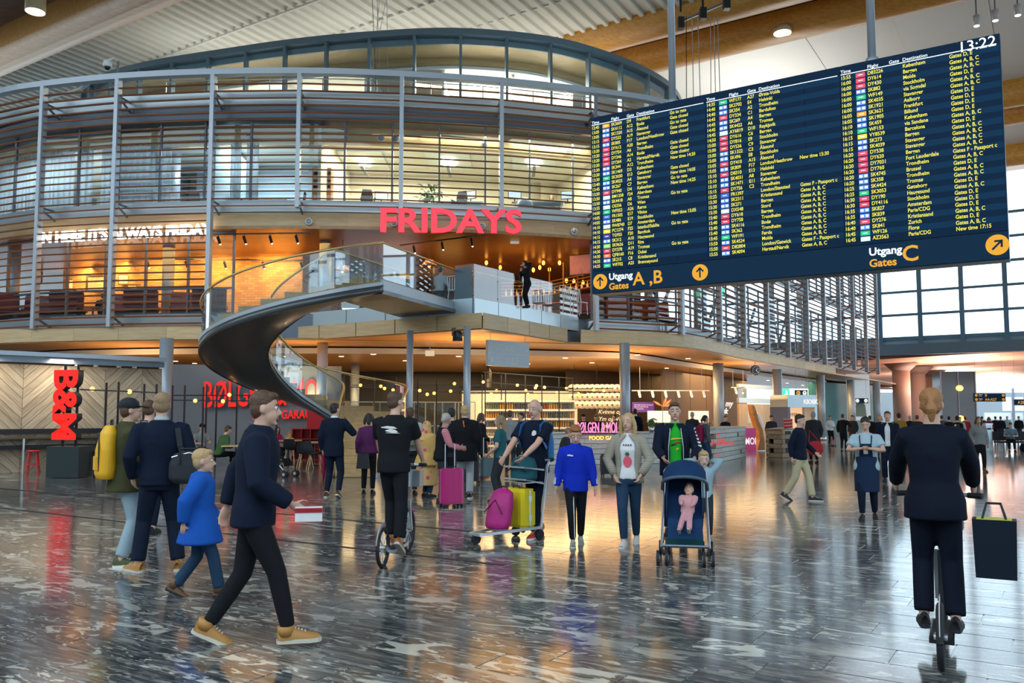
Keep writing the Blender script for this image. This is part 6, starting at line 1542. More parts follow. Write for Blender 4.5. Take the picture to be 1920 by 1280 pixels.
for z in (1.3, 4.2): part('lamp', MB().ball((0.1, -0.1, z), (0.35, 0.2, 0.28), 12, 8), mat('yellow_glow', (1, 0.8, 0.2), 0.4, em=2.5, emc=(1, 0.62, 0.08)), r)
wl0 = atY(1600, 778, 118); wl1 = atY(1960, 778, 118)
fw = MB().box(((wl0.x+wl1.x)/2, 119, 2.4), (wl1.x-wl0.x+10, 0.3, 4.8)).build('wall_far', mat('far_wall', (0.30, 0.36, 0.40), 0.6)); fw['kind'] = 'structure'
r = thing('window_9', 'far glazed gallery front with bright panes', None, ((wl0.x+wl1.x)/2, 112, 0)); r['kind'] = 'structure'
q = wl0.x
for k in range(14):
    x = wl0.x+18+k*1.6
    wpart('pane', MB().box((x, 112, 3.1), (1.2, 0.05, 1.8)), mat('pale_pane', (0.62, 0.68, 0.70), 0.3, em=0.35), r); wpart('mullion', MB().box((x+0.8, 111.9, 2.6), (0.2, 0.2, 5.2)), m_dsteel, r)
wpart('fascia', MB().box((wl0.x+28, 112.2, 1.5), (26, 0.3, 0.9)), m_fascia, r)
for x_, y_, e in ((39, 73, 1200), (46, 90, 1500), (60, 105, 1500), (52, 72, 900)): area('far_hall_light', (x_, y_, 3.2), 5, e, (1.0, 0.70, 0.55), (PI, 0, 0), 5); area('far_hall_downlight', (x_, y_, 5.0), 4, e*0.5, (1.0, 0.80, 0.68), size_y=4)
p = atZ(1897, 846); r = thing('bench_seat', 'dark waiting bench of the seated man at the right edge', 'bench', p)
part('seat', MB().box((0.4, 0.1, 0.42), (2.0, 0.5, 0.08)), m_blackm, r); part('backrest', MB().box((0.4, 0.36, 0.68), (2.0, 0.06, 0.42)), m_blackm, r)
for x in (-0.4, 1.2): part('leg', MB().box((x, 0.1, 0.2), (0.06, 0.4, 0.4)), m_alu, r)
p = atZ(1853, 845); r = thing('waste_bin', 'tall grey metal bin beside the walking woman in the far hall', 'bin', p)
part('body', MB().box((0, 0, 0.6), (0.3, 0.3, 1.2)), m_fascia, r); part('lid', MB().box((0, 0, 1.22), (0.34, 0.34, 0.05)), m_alu, r); part('slot', MB().box((0, -0.152, 1.0), (0.2, 0.006, 0.08)), m_black, r)
# ------------------------------------------------------------------ people: builder
JOBS = []
def cloth(name, c, r=0.85, bump=0.55, bs=7.0, var=0.12): return mat('cloth_'+name, c, r, var=var, vs=5, bump=bump, bs=bs, spec=0.2)
SK = dict(fair=mat('skin_fair', (0.62, 0.36, 0.26), 0.5), tan=mat('skin_tan', (0.42, 0.22, 0.14), 0.5), pale=mat('skin_pale', (0.68, 0.44, 0.34), 0.5))
HAIR = {k: mat('hair_'+k, c, 0.6, var=0.25, vs=30, bump=0.5, bs=60) for k, c in dict(brown=(0.09, 0.045, 0.022), dark=(0.02, 0.014, 0.011), blond=(0.50, 0.33, 0.15), red=(0.30, 0.11, 0.035), grey=(0.42, 0.40, 0.38), auburn=(0.34, 0.15, 0.05), sand=(0.30, 0.19, 0.10)).items()}
m_eye = mat('eye_dark', (0.02, 0.015, 0.012), 0.2); m_eyew = mat('eye_white', (0.75, 0.73, 0.70), 0.3); m_lip = mat('lip', (0.42, 0.15, 0.12), 0.5)
def loft(mb, rings, n=18, caps=True):
    vs = []
    for (c, rx, ry) in rings:
        for j in range(n):
            a = 2*PI*j/n; vs.append((c[0]+rx*math.cos(a), c[1]+ry*math.sin(a), c[2]))
    k = len(rings)
    fs = [(i*n+j, i*n+(j+1) % n, (i+1)*n+(j+1) % n, (i+1)*n+j) for i in range(k-1) for j in range(n)]
    if caps: fs += [tuple(range(n-1, -1, -1)), tuple((k-1)*n+j for j in range(n))]
    return mb.add(vs, fs)
def ik(a, t, l1, l2, pole):
    a = Vector(a); t = Vector(t); d = t-a; L = d.length
    if L > (l1+l2)*0.995: t = a+d*((l1+l2)*0.995/L); d = t-a; L = d.length
    x = (l1*l1-l2*l2+L*L)/(2*L); hh = math.sqrt(max(0, l1*l1-x*x)); dn = d.normalized()
    p = Vector(pole); p = p-dn*p.dot(dn)
    p = p.normalized() if p.length > 1e-6 else dn.orthogonal().normalized()
    return a+dn*x+p*hh, t
PROF_M = [(0.455, 0.0, 0.070, 0.055), (0.49, 0.0, 0.086, 0.064), (0.53, 0.0, 0.092, 0.066), (0.60, 0.0, 0.083, 0.058), (0.66, 0.0, 0.088, 0.062), (0.72, 0.0, 0.098, 0.067), (0.77, 0.0, 0.103, 0.063), (0.80, 0.0, 0.092, 0.054), (0.822, 0.004, 0.056, 0.044), (0.845, 0.004, 0.035, 0.036)]
PROF_F = [(0.455, 0.0, 0.076, 0.060), (0.49, 0.0, 0.094, 0.070), (0.53, 0.0, 0.094, 0.067), (0.60, 0.0, 0.074, 0.054), (0.66, 0.0, 0.078, 0.060), (0.72, -0.006, 0.088, 0.070), (0.77, 0.0, 0.090, 0.058), (0.80, 0.0, 0.081, 0.050), (0.822, 0.004, 0.048, 0.040), (0.845, 0.004, 0.030, 0.032)]
def job(name, mb, mt, parent, voxel, smooth=3, label=None): JOBS.append((name, mb, mt, parent, voxel, smooth, label))
def shoe(parent, an, h, yaw, pitch, mu, ms, boot=0.0):
    L, W = 0.158*h, 0.054*h; R = Matrix.Rotation(yaw, 3, 'Z') @ Matrix.Rotation(pitch, 3, 'X')
    o = Vector(an)-R @ Vector((0, 0, 0.045*h)); T = lambda v: o+R @ Vector(v)
    out = [(-0.32, 0.26), (0, 0.30), (0.32, 0.26), (0.40, 0.05), (0.44, -0.30), (0.5, -0.52), (0.36, -0.72), (0, -0.80), (-0.36, -0.72), (-0.5, -0.52), (-0.44, -0.30), (-0.40, 0.05)]
    out = [(x*W, y*L) for x, y in out]; n = len(out); th = 0.016*h
    vs = [T((x, y, 0)) for x, y in out]+[T((x, y, th)) for x, y in out]
    sole = MB().add(vs, [tuple(range(n)), tuple(range(2*n-1, n-1, -1))]+[(i, n+i, n+(i+1) % n, (i+1) % n) for i in range(n)])
    secs = [(0.27, 0.30, 0.045), (0.18, 0.42, 0.056), (0.05, 0.43, 0.058), (-0.12, 0.42, 0.052), (-0.32, 0.44, 0.040), (-0.55, 0.46, 0.030), (-0.70, 0.34, 0.024), (-0.775, 0.12, 0.016)]
    m = 9; vs = []
    for y, w, hh in secs:
        for j in range(m):
            a = PI*j/(m-1); vs.append(T((math.cos(a)*w*W*1.0, y*L, th*0.9+math.sin(a)*(hh*h-th*0.5))))
    k = len(secs); fs = [(i*m+j, i*m+j+1, (i+1)*m+j+1, (i+1)*m+j) for i in range(k-1) for j in range(m-1)]
    fs += [tuple(range(m)), tuple((k-1)*m+j for j in range(m-1, -1, -1))]
    up = MB().add(vs, fs)
    if boot: up.tube([T((0, 0.06*L, 0.03*h)), T((0, 0.07*L, 0.05*h+boot))], [0.030*h, 0.034*h], 12)
    u = part('shoe', up, mu, parent, True); part('sole', sole, ms, u)
    if ms is not mu:
        lc = MB()
        for yy in (-0.16, -0.24, -0.32, -0.40): 
            hh = (0.052+(yy+0.12)*0.055)*h; lc.bar(T((-0.18*W, yy*L, hh+0.007*h)), T((0.18*W, yy*L, hh+0.007*h)), 0.006*h, 0.004*h)
        part('laces', lc, ms, u)
def hand(mb, w, d, side, h, nrm, curl=0.5):
    d = Vector(d).normalized(); nrm = Vector(nrm); nrm = (nrm-d*nrm.dot(d)).normalized(); s = d.cross(nrm)*1.0
    w = Vector(w); pl = 0.052*h; R = Matrix((s, d, nrm)).transposed()
    mb.ball(w+d*(pl*0.55), (0.022*h, pl*0.62, 0.011*h), 10, 8, R)
    fr = 0.0050*h
    for k, (o, L) in enumerate(((-1.5, 0.038), (-0.5, 0.045), (0.5, 0.043), (1.5, 0.034))):
        b = w+d*(pl*0.95)+s*(o*0.0115*h); L *= h; c1, c2 = curl*0.6, curl*1.5
        p1 = b+(d*math.cos(c1)+nrm*math.sin(c1))*(L*0.5); p2 = p1+(d*math.cos(c2)+nrm*math.sin(c2))*(L*0.5)
        mb.tube([b-d*0.012*h, b, p1, p2], [fr*1.05, fr*1.1, fr, fr*0.8], 6)
    sd = -1.0 if side > 0 else 1.0
    b = w+d*(pl*0.30)+s*(sd*0.018*h); t1 = b+(d*0.6+s*(sd*0.7)+nrm*0.35)*(0.024*h); t2 = t1+(d*0.85+s*(sd*0.1)+nrm*0.5)*(0.022*h)
    mb.tube([b-s*sd*0.008*h, b, t1, t2], [fr*1.2, fr*1.3, fr*1.1, fr*0.85], 6)
def human(label, pos, h, head, outfit, lhand=None, rhand=None, lfoot=None, rfoot=None, lean=0.0, drop=0.0, yaw=0.0, nod=0.0, sex='m', q=2, lift=0.0, lpole=None, rpole=None, curl=0.5, big=1.0, group=None, wide=1.0, handn=None, z0=0.0):
    """pos: ground point; head: turn about z (0 faces the camera side); q 3 near, 2 mid, 1 far"""
    head -= math.atan2(pos[0], pos[1])
    r = thing('person', label, 'person', (pos[0], pos[1], z0 if z0 else 0.0), head, group)
    vox = {3: 0.0095, 2: 0.014, 1: 0.024}[q]; cvox = {3: 0.015, 2: 0.02, 1: 0.03}[q]
    prof = PROF_F if sex == 'f' else PROF_M
    O = outfit; skin = SK[O.get('skin', 'fair')]
    piv = Vector((0, 0, 0.52*h)); RL = Matrix.Rotation(lean, 3, 'X')
    up = lambda v: piv+RL @ (Vector(v)*h-piv)-Vector((0, 0, drop*h))+Vector((0, 0, lift))
    low = lambda v: Vector(v)*h+Vector((0, 0, lift))
    hs = big
    # joints
    shx = (0.088 if sex == 'f' else 0.102)*wide
    SH = {1: up((shx, 0.0, 0.795)), -1: up((-shx, 0.0, 0.795))}
    HP = {1: up((0.046, 0, 0.505)), -1: up((-0.046, 0, 0.505))}
    lh = lhand or (0.135, -0.02, 0.50); rh = rhand or (-0.135, -0.02, 0.50)
    lf = lfoot or (0.055, -0.01, 0.045); rf = rfoot or (-0.055, 0.01, 0.045)
    EL = {}; WR = {}; KN = {}; AN = {}
    for s, t, pole in ((1, lh, lpole or (0.5, 0.8, -0.2)), (-1, rh, rpole or (-0.5, 0.8, -0.2))): EL[s], WR[s] = ik(SH[s], low(t), 0.165*h, 0.145*h, pole)
    for s, t in ((1, lf), (-1, rf)): KN[s], AN[s] = ik(HP[s], low(t[:3]), 0.238*h, 0.238*h, (0.05*s, -1, 0.1))
    HC = up((0, -0.012, 0.928)); RH = RL @ Matrix.Rotation(yaw, 3, 'Z') @ Matrix.Rotation(nod, 3, 'X')
    hp = lambda v: HC+RH @ (Vector(v)*h*hs)
    rings = [(up((0, cy, z)), rx*h*wide, ry*h*wide) for z, cy, rx, ry in prof]
    # --- skin
    b = MB(); loft(b, rings)
    b.tube([up((0, 0.004, 0.82)), up((0, -0.004, 0.87)), hp((0, 0.005, -0.01))], [0.036*h, 0.031*h, 0.034*h], 12)
    b.ball(hp((0, 0.006, 0.012)), (0.043*h*hs, 0.053*h*hs, 0.056*h*hs), 18, 14, RH)
    b.ball(hp((0, -0.012, -0.026)), (0.034*h*hs, 0.040*h*hs, 0.042*h*hs), 14, 10, RH)
    b.tube([hp((0, -0.046, 0.006)), hp((0, -0.062, -0.018)), hp((0, -0.050, -0.024))], [0.0055*h*hs, 0.009*h*hs, 0.006*h*hs], 8)
    b.ball(hp((0, -0.040, -0.058)), (0.014*h*hs, 0.012*h*hs, 0.009*h*hs), 8, 6, RH)
    for s in (-1, 1): b.ball(hp((s*0.044, 0.006, -0.005)), (0.006*h*hs, 0.011*h*hs, 0.018*h*hs), 8, 6, RH)
    for s in (1, -1):
        b.tube([SH[s]-Vector((s*0.02*h, 0, 0)), SH[s], SH[s].lerp(EL[s], 0.45), EL[s], EL[s].lerp(WR[s], 0.4), WR[s]], [0.026*h, 0.031*h, 0.028*h, 0.022*h, 0.023*h, 0.0145*h], 12)
        b.tube([HP[s]+Vector((0, 0, 0.02*h)), HP[s].lerp(KN[s], 0.3), KN[s], KN[s].lerp(AN[s], 0.35), AN[s], AN[s]-Vector((0, 0, 0.02*h))], [0.050*h, 0.046*h, 0.031*h, 0.032*h, 0.020*h, 0.02*h], 12)
        d = (WR[s]-EL[s]); nn = handn or (-s*0.8, -0.5, 0.1)
        hand(b, WR[s], d, s, h, nn, curl)
    job('body', b, skin, r, vox, 2)
    if q >= 2:
        for s in (-1, 1):
            e = part('eye', MB().ball(hp((s*0.0175, -0.0425, 0.004)), 0.0066*h*hs, 8, 6), m_eyew, r, True); part('pupil', MB().ball(hp((s*0.0175, -0.0470, 0.0037)), 0.0038*h*hs, 8, 6), m_eye, e, True)
            part('eyebrow', MB().tube([hp((s*0.009, -0.0490, 0.0165)), hp((s*0.018, -0.0485, 0.020)), hp((s*0.028, -0.0430, 0.0165))], 0.0025*h*hs, 5), HAIR.get(O.get('hc', 'brown'), HAIR['brown']), r)
        part('mouth', MB().ball(hp((0, -0.0505, -0.038)), (0.0135*h*hs, 0.004*h*hs, 0.0042*h*hs), 10, 6, RH), m_lip, r, True)
    # --- trousers / skirt
    t = O.get('legs', 'slim'); lm = O['lm']
    kr, ar = dict(slim=(0.039, 0.029), straight=(0.043, 0.040), tight=(0.041, 0.028), loose=(0.050, 0.050))[t]
    g = MB(); loft(g, [(up((0, cy, z)), (rx+0.006)*h*wide, (ry+0.007)*h*wide) for z, cy, rx, ry in prof[:4]])
    for s in (1, -1):
        end = KN[s].lerp(AN[s], O.get('legend', 0.93))
        g.tube([HP[s]+Vector((0, 0, 0.025*h)), HP[s].lerp(KN[s], 0.3), KN[s], KN[s].lerp(AN[s], 0.5), end], [0.056*h, 0.053*h, kr*h, (kr*0.6+ar*0.4)*h, ar*h], 14)
    job('trousers' if t != 'tight' else 'leggings', g, lm, r, cvox, 3)
    if O.get('skirt'):
        z1, w1, sm = O['skirt']; sk = MB(); mid = [(AN[1]+AN[-1])/2 if False else None]
        loft(sk, [(up((0, 0, 0.60)), 0.085*h, 0.062*h), (up((0, 0, 0.53)), 0.104*h, 0.080*h), (up((0, 0, (0.53+z1)/2)), (0.104+w1)/2*h, 0.09*h), (up((0, 0, z1)), w1*h, w1*0.85*h)])
        job('skirt', sk, sm, r, cvox, 3)
    # --- top
    tm = O['tm']; sl = O.get('sleeve', 'long'); hem = O.get('hem', 0.50); pad = O.get('pad', 0.010)*h; fl = O.get('flare', 0.0)
    tr = []
    pts = [p for p in prof if p[0] > hem+0.015]
    import bisect
    def at(z):
        for i in range(len(prof)-1):
            if prof[i][0] <= z <= prof[i+1][0]:
                u = (z-prof[i][0])/(prof[i+1][0]-prof[i][0]); return [prof[i][k]+(prof[i+1][k]-prof[i][k])*u for k in range(4)]
        return [z, 0, 0.094, 0.070]
    zs_ = [hem]+[hem+(0.53-hem)*k/2 for k in (1,) if hem < 0.5]+[p[0] for p in pts]
    for z in zs_:
        a = at(z); f = fl*max(0, (0.6-z))/0.2; tr.append((up((0, a[1], z)), max(a[2], 0.092 if z < 0.5 else 0)*h*wide+pad+f*h, max(a[3], 0.068 if z < 0.5 else 0)*h*wide+pad+f*h))
    if O.get('low_neck'): tr = tr[:-1]
    g = MB(); loft(g, tr)
    for s in (1, -1):
        P = [SH[s]-Vector((s*0.025*h, 0, 0)), SH[s], SH[s].lerp(EL[s], 0.45)]; rr = [0.034*h+pad*0.6, 0.036*h+pad*0.7, 0.031*h+pad*0.9]
        if sl == 'long': P += [EL[s], EL[s].lerp(WR[s], 0.5), EL[s].lerp(WR[s], 0.97)]; rr += [0.026*h+pad*0.9, 0.024*h+pad*0.8, 0.019*h+pad*0.7]
        elif sl == 'half': P += [SH[s].lerp(EL[s], 0.7)]; rr += [0.031*h+pad]
        elif sl == 'none': P = P[:2]; rr = rr[:2]
        g.tube(P, rr, 14)
    if O.get('collar'): g.tube([up((0, 0.006, 0.82)), up((0, 0.004, 0.862))], [0.048*h, 0.042*h], 14)
    job(O.get('tname', 'jacket'), g, tm, r, cvox, O.get('ts', 3))
    if O.get('shirtcollar'): part('collar', MB().tube([up((0, 0.004, 0.828)), up((0, 0.002, 0.862))], [(0.045*h, 0.045*h), (0.037*h, 0.037*h)], 14, False), O['shirtcollar'], r, True)
    # --- shoes
    for s, f in ((1, lf), (-1, rf)):
        shoe(r, AN[s], h, f[3] if len(f) > 3 else 0.08*s, f[4] if len(f) > 4 else 0.0, O.get('sm', m_blackm), O.get('so', O.get('sm', m_blackm)), O.get('boot', 0.0))
    # --- hair and headwear
    st_ = O.get('hair', 'short'); hm = HAIR.get(O.get('hc', 'brown')); g = MB()
    if st_ != 'bald' and st_ != 'scarf':
        g.ball(hp((0, 0.014, 0.028)), (0.047*h*hs, 0.054*h*hs, 0.047*h*hs), 16, 12, RH)
        g.ball(hp((0, 0.026, 0.000)), (0.045*h*hs, 0.036*h*hs, 0.048*h*hs), 14, 10, RH)
        if st_ == 'short': g.ball(hp((0, -0.018, 0.052)), (0.036*h*hs, 0.030*h*hs, 0.017*h*hs), 12, 8, RH)
        if st_ in ('long', 'bob'):
            L = -0.13 if st_ == 'long' else -0.07
            for s in (-1, 1): g.tube([hp((s*0.034, -0.012, 0.05)), hp((s*0.051, -0.004, 0.0)), hp((s*0.056, 0.0, -0.045)), hp((s*0.050, 0.006, L))], [0.014*h*hs, 0.017*h*hs, 0.019*h*hs, 0.013*h*hs], 8)
            g.tube([hp((0, 0.03, 0.03)), hp((0, 0.045, -0.04)), hp((0, 0.045, L))], [(0.042*h*hs, 0.03*h*hs), (0.048*h*hs, 0.026*h*hs), (0.042*h*hs, 0.018*h*hs)], 10)
        if st_ == 'pony': g.ball(hp((0, 0.062, 0.02)), (0.019*h*hs, 0.02*h*hs, 0.02*h*hs), 10, 8, RH); g.tube([hp((0, 0.068, 0.015)), hp((0, 0.085, -0.02)), hp((0, 0.075, -0.075))], [0.014*h*hs, 0.023*h*hs, 0.009*h*hs], 10)
        if st_ == 'bun': g.ball(hp((0, 0.058, 0.035)), 0.026*h*hs, 12, 8)
        if st_ == 'beard': g.ball(hp((0, -0.018, -0.05)), (0.034*h*hs, 0.036*h*hs, 0.030*h*hs), 12, 8, RH)
        job('hair', g, hm, r, 0.009 if q == 3 else 0.012 if q == 2 else 0.02, 2)
    if st_ == 'bald' and O.get('fringe'):
        for s in (-1, 1): g.ball(hp((s*0.040, 0.02, 0.0)), (0.008*h, 0.03*h, 0.022*h), 8, 6, RH)
        job('hair', g, HAIR['grey'], r, 0.012, 2)
    if O.get('cap'):
        cm_ = O['cap']; c = part('cap', MB().ball(hp((0, 0.010, 0.034)), (0.051*h*hs, 0.060*h*hs, 0.047*h*hs), 18, 12, RH), cm_, r, True)
        poly = [(-0.044, -0.03), (-0.040, -0.075), (-0.02, -0.105), (0.02, -0.105), (0.040, -0.075), (0.044, -0.03)]
        vs = [hp((x, y, 0.032-0.25*max(0, -y-0.05))) for x, y in poly]+[hp((x, y, 0.026-0.25*max(0, -y-0.05))) for x, y in poly]; n = 6
        part('brim', MB().add(vs, [tuple(range(n)), tuple(range(2*n-1, n-1, -1))]+[(i, n+i, n+(i+1) % n, (i+1) % n) for i in range(n)]), cm_, c)
    return dict(head=head, r=r, up=up, low=low, hp=hp, SH=SH, EL=EL, WR=WR, KN=KN, AN=AN, HP=HP, h=h, prof=prof, tr=tr, pad=pad, wide=wide)
def patch(P, name, poly, m, front=-1, off=0.006, zmid=0.0, label=None, sub=3):
    """flat print laid on the chest or back: poly in metres (x, z fraction of height)"""
    h = P['h']; prof = P['prof']; mb = MB(); vs = []
    n = len(poly); cx = sum(p[0] for p in poly)/n; cz = sum(p[1] for p in poly)/n
    def sp(x, z):
        zf = z; a = prof[0]
        for i in range(len(prof)-1):
            if prof[i][0] <= zf <= prof[i+1][0]:
                u = (zf-prof[i][0])/(prof[i+1][0]-prof[i][0]); a = [prof[i][k]+(prof[i+1][k]-prof[i][k])*u for k in range(4)]
        rx = a[2]*h*P['wide']+P['pad']; ry = a[3]*h*P['wide']+P['pad']; t = max(-0.98, min(0.98, x/rx))
        return P['up']((x/h, a[1]+front*(ry*math.sqrt(1-t*t)+off)/h, z))
    K = sub; rows_ = []
    vs = [sp(cx, cz)]
    for k in range(1, K+1):
        for p in poly: vs.append(sp(cx+(p[0]-cx)*k/K, cz+(p[1]-cz)*k/K))
    fs = [(0, 1+i, 1+(i+1) % n) for i in range(n)]
    for k in range(K-1):
        for i in range(n): fs.append((1+k*n+i, 1+(k+1)*n+i, 1+(k+1)*n+(i+1) % n, 1+k*n+(i+1) % n))
    return part(name, mb.add(vs, fs), m, P['r'], True, label)
def open_jacket(P, m, hem, gap, name='jacket', pad=0.022, sleeve=True, zt=0.838, collar=True):
    """jacket worn open: a shell that leaves the front free, with sleeves"""
    h = P['h']; mb = MB(); n = 22; rings = []
    zs_ = [hem, 0.50, 0.54, 0.60, 0.66, 0.72, 0.77, 0.80, 0.822, zt]; prof = P['prof']
    def at(z):
        if z <= prof[0][0]: return prof[2]
        for i in range(len(prof)-1):
            if prof[i][0] <= z <= prof[i+1][0]:
                u = (z-prof[i][0])/(prof[i+1][0]-prof[i][0]); return [prof[i][k]+(prof[i+1][k]-prof[i][k])*u for k in range(4)]
        return prof[-1]
    for L_ in (0, 1):
        for z in zs_:
            a = at(max(z, 0.53) if z < 0.53 else z); g = gap*(1.0 if z < 0.74 else max(0.35, (zt+0.02-z)/0.1))
            rx, ry = (a[2]*P['wide']+pad-0.006*L_)*h, (a[3]*P['wide']+pad-0.006*L_)*h
            for j in range(n+1):
                an = -PI/2+g+(2*PI-2*g)*j/n; rings.append(P['up']((rx*math.cos(an)/h, a[1]+ry*math.sin(an)/h, z)))
    w_ = n+1; k = len(zs_); N_ = w_*k
    fs = [(i*w_+j, i*w_+j+1, (i+1)*w_+j+1, (i+1)*w_+j) for i in range(k-1) for j in range(n)]; fs += [tuple(N_+q for q in f[::-1]) for f in fs]
    for i in range(k-1): fs += [(i*w_, (i+1)*w_, N_+(i+1)*w_, N_+i*w_), (i*w_+n, N_+i*w_+n, N_+(i+1)*w_+n, (i+1)*w_+n)]
    for j in range(n): fs += [(j, N_+j, N_+j+1, j+1), ((k-1)*w_+j, (k-1)*w_+j+1, N_+(k-1)*w_+j+1, N_+(k-1)*w_+j)]
    mb.add(rings, fs)
    o = part(name, mb, m, P['r'], True)
    if sleeve:
        for s in (1, -1):
            SH, EL, WR = P['SH'][s], P['EL'][s], P['WR'][s]
            part('sleeve', MB().tube([SH-Vector((s*0.03*h, 0, -0.005*h)), SH, SH.lerp(EL, 0.45), EL, EL.lerp(WR, 0.5), EL.lerp(WR, 0.97)], [0.046*h, 0.049*h, 0.043*h, 0.038*h, 0.034*h, 0.029*h], 14), m, o, True)
    return o
def run_jobs():
    ts = bpy.data.scenes.new('remesh'); obs = []
    for (name, mb, mt, parent, vox, sm, label) in JOBS:
        me = bpy.data.meshes.new(name); me.from_pydata(mb.v, [], mb.f); me.update()
        ob = bpy.data.objects.new(name+'_src', me); ts.collection.objects.link(ob)
        md = ob.modifiers.new('r', 'REMESH'); md.mode = 'VOXEL'; md.voxel_size = vox
        if sm: m2 = ob.modifiers.new('s', 'SMOOTH'); m2.factor = 0.5; m2.iterations = sm
        obs.append(ob)
    vl = ts.view_layers[0]; vl.update(); dg = vl.depsgraph
    for ob, (name, mb, mt, parent, vox, sm, label) in zip(obs, JOBS):
        me = bpy.data.meshes.new_from_object(ob.evaluated_get(dg)); me.name = name
        me.materials.clear(); me.materials.append(mt)
        me.polygons.foreach_set('use_smooth', [True]*len(me.polygons))
        tag(link(name, me, parent), label)
    for ob in obs: d = ob.data; bpy.data.objects.remove(ob); bpy.data.meshes.remove(d)
    bpy.data.scenes.remove(ts)
# ------------------------------------------------------------------ people: who stands where
D = math.radians
c_navy = cloth('navy', (0.005, 0.010, 0.026)); c_ink = cloth('ink', (0.003, 0.006, 0.016)); c_black = cloth('black', (0.008, 0.009, 0.012)); c_dark = cloth('charcoal', (0.03, 0.033, 0.04)); c_olive = cloth('olive', (0.055, 0.055, 0.022))
c_ljean = cloth('light_denim', (0.30, 0.40, 0.46)); c_jean = cloth('denim', (0.02, 0.05, 0.10)); c_djean = cloth('dark_denim', (0.006, 0.012, 0.028)); c_grey = cloth('grey', (0.26, 0.27, 0.27)); c_lgrey = cloth('pale_grey', (0.42, 0.45, 0.47))
c_blue = cloth('bright_blue', (0.01, 0.09, 0.42)); c_royal = cloth('royal_blue', (0.005, 0.025, 0.42)); c_white = cloth('white', (0.72, 0.72, 0.72)); c_green = cloth('green_tee', (0.02, 0.42, 0.03)); c_tan = cloth('chino', (0.50, 0.43, 0.27))
c_purple = cloth('plum', (0.10, 0.02, 0.09)); c_pink = cloth('pink', (0.62, 0.22, 0.26)); c_sari = cloth('sari_yellow', (0.62, 0.38, 0.12)); c_mag = cloth('magenta', (0.55, 0.03, 0.22)); c_mus = cloth('mustard', (0.36, 0.19, 0.03)); c_moss = cloth('moss', (0.06, 0.12, 0.04)); c_red = cloth('crimson', (0.35, 0.02, 0.03)); c_ltblue = cloth('work_shirt', (0.36, 0.48, 0.54)); c_camo = cloth('camo', (0.05, 0.055, 0.03), var=0.6); c_wine = cloth('wine', (0.25, 0.01, 0.06)); c_teal = cloth('teal', (0.02, 0.10, 0.12)); c_beige = cloth('beige_knit', (0.50, 0.44, 0.33)); c_babyp = cloth('baby_pink', (0.60, 0.30, 0.32)); c_cream = cloth('cream', (0.62, 0.58, 0.48))
m_tanb = mat('tan_leather', (0.42, 0.20, 0.045), 0.55, var=0.1); m_rub = mat('pale_rubber', (0.60, 0.55, 0.45), 0.6); m_wsh = mat('white_sneaker', (0.70, 0.69, 0.66), 0.5); m_brl = mat('brown_leather', (0.14, 0.07, 0.03), 0.5); m_rsh = mat('red_sneaker', (0.55, 0.03, 0.04), 0.5); m_gsh = mat('grey_sneaker', (0.26, 0.26, 0.25), 0.6)
def gp(px, py): return atZ(px, py)
H = human
# man in olive jacket with cap
P = H('man in olive field jacket, dark cap and light jeans facing right', gp(231, 1058), 1.80, D(100), dict(tm=c_olive, lm=c_ljean, legs='straight', hem=0.44, pad=0.018, flare=0.02, collar=1, hair='short', hc='brown', cap=mat('cap_black', (0.010, 0.013, 0.020), 0.8), sm=mat('olive_sneaker', (0.06, 0.07, 0.02), 0.6), so=m_wsh, skin='fair'), lhand=(0.05, -0.17, 0.66), rhand=(-0.05, -0.17, 0.67), lfoot=(0.085, -0.02, 0.045, 0.3), rfoot=(-0.09, 0.03, 0.045, -0.5), q=3, wide=1.12)
for s in (-1, 1): part('pocket', MB().box(P['up']((s*0.075, -0.085, 0.50)), (0.12, 0.03, 0.15)), c_olive, P['r'])
def worn(P, z, *a, d=0.2): q_ = P['r'].location; R_ = Matrix.Rotation(P['head'], 3, 'Z') @ Vector((0, d, 0)); return backpack((q_.x+R_.x, q_.y+R_.y), P['head']+PI, z, *a)
def backpack(pos, rz, z, w, d, hgt, m, label, name='backpack', trim=m_black):
    r = thing(name, label, 'bag', (pos[0], pos[1], z), rz)
    g = MB(); loft(g, [((0, 0, 0), w*0.42, d*0.42), ((0, -0.01, hgt*0.1), w*0.5, d*0.5), ((0, -0.01, hgt*0.55), w*0.5, d*0.48), ((0, 0.01, hgt*0.85), w*0.44, d*0.40), ((0, 0.02, hgt), w*0.25, d*0.22)], 20)
    job('main_bag', g, m, r, 0.014, 4)
    part('zip', MB().tube([(-w*0.30, -d*0.42, hgt*0.15), (-w*0.32, -d*0.45, hgt*0.6), (0, -d*0.40, hgt*0.86), (w*0.32, -d*0.45, hgt*0.6), (w*0.30, -d*0.42, hgt*0.15)], 0.008, 6), trim, r)
    part('handle', MB().tube([(-0.05, d*0.15, hgt*0.93), (-0.04, d*0.18, hgt*1.10), (0.04, d*0.18, hgt*1.10), (0.05, d*0.15, hgt*0.93)], 0.010, 6), trim, r)
    for s in (-1, 1): part('strap', MB().tube([(s*w*0.28, d*0.36, hgt*0.86), (s*w*0.32, d*0.62, hgt*0.80), (s*w*0.34, d*0.70, hgt*0.5), (s*w*0.34, d*0.45, hgt*0.12)], [(0.008, 0.025)]*4, 8), trim, r)
    part('front_pocket', MB().box((0, -d*0.47, hgt*0.30), (w*0.5, 0.04, hgt*0.25)), m, r)
    return r
worn(P, 0.93, 0.34, 0.22, 0.58, mat('yellow_pack', (0.80, 0.42, 0.01), 0.55, bump=0.3, bs=9), 'yellow backpack worn by the man in the olive jacket')
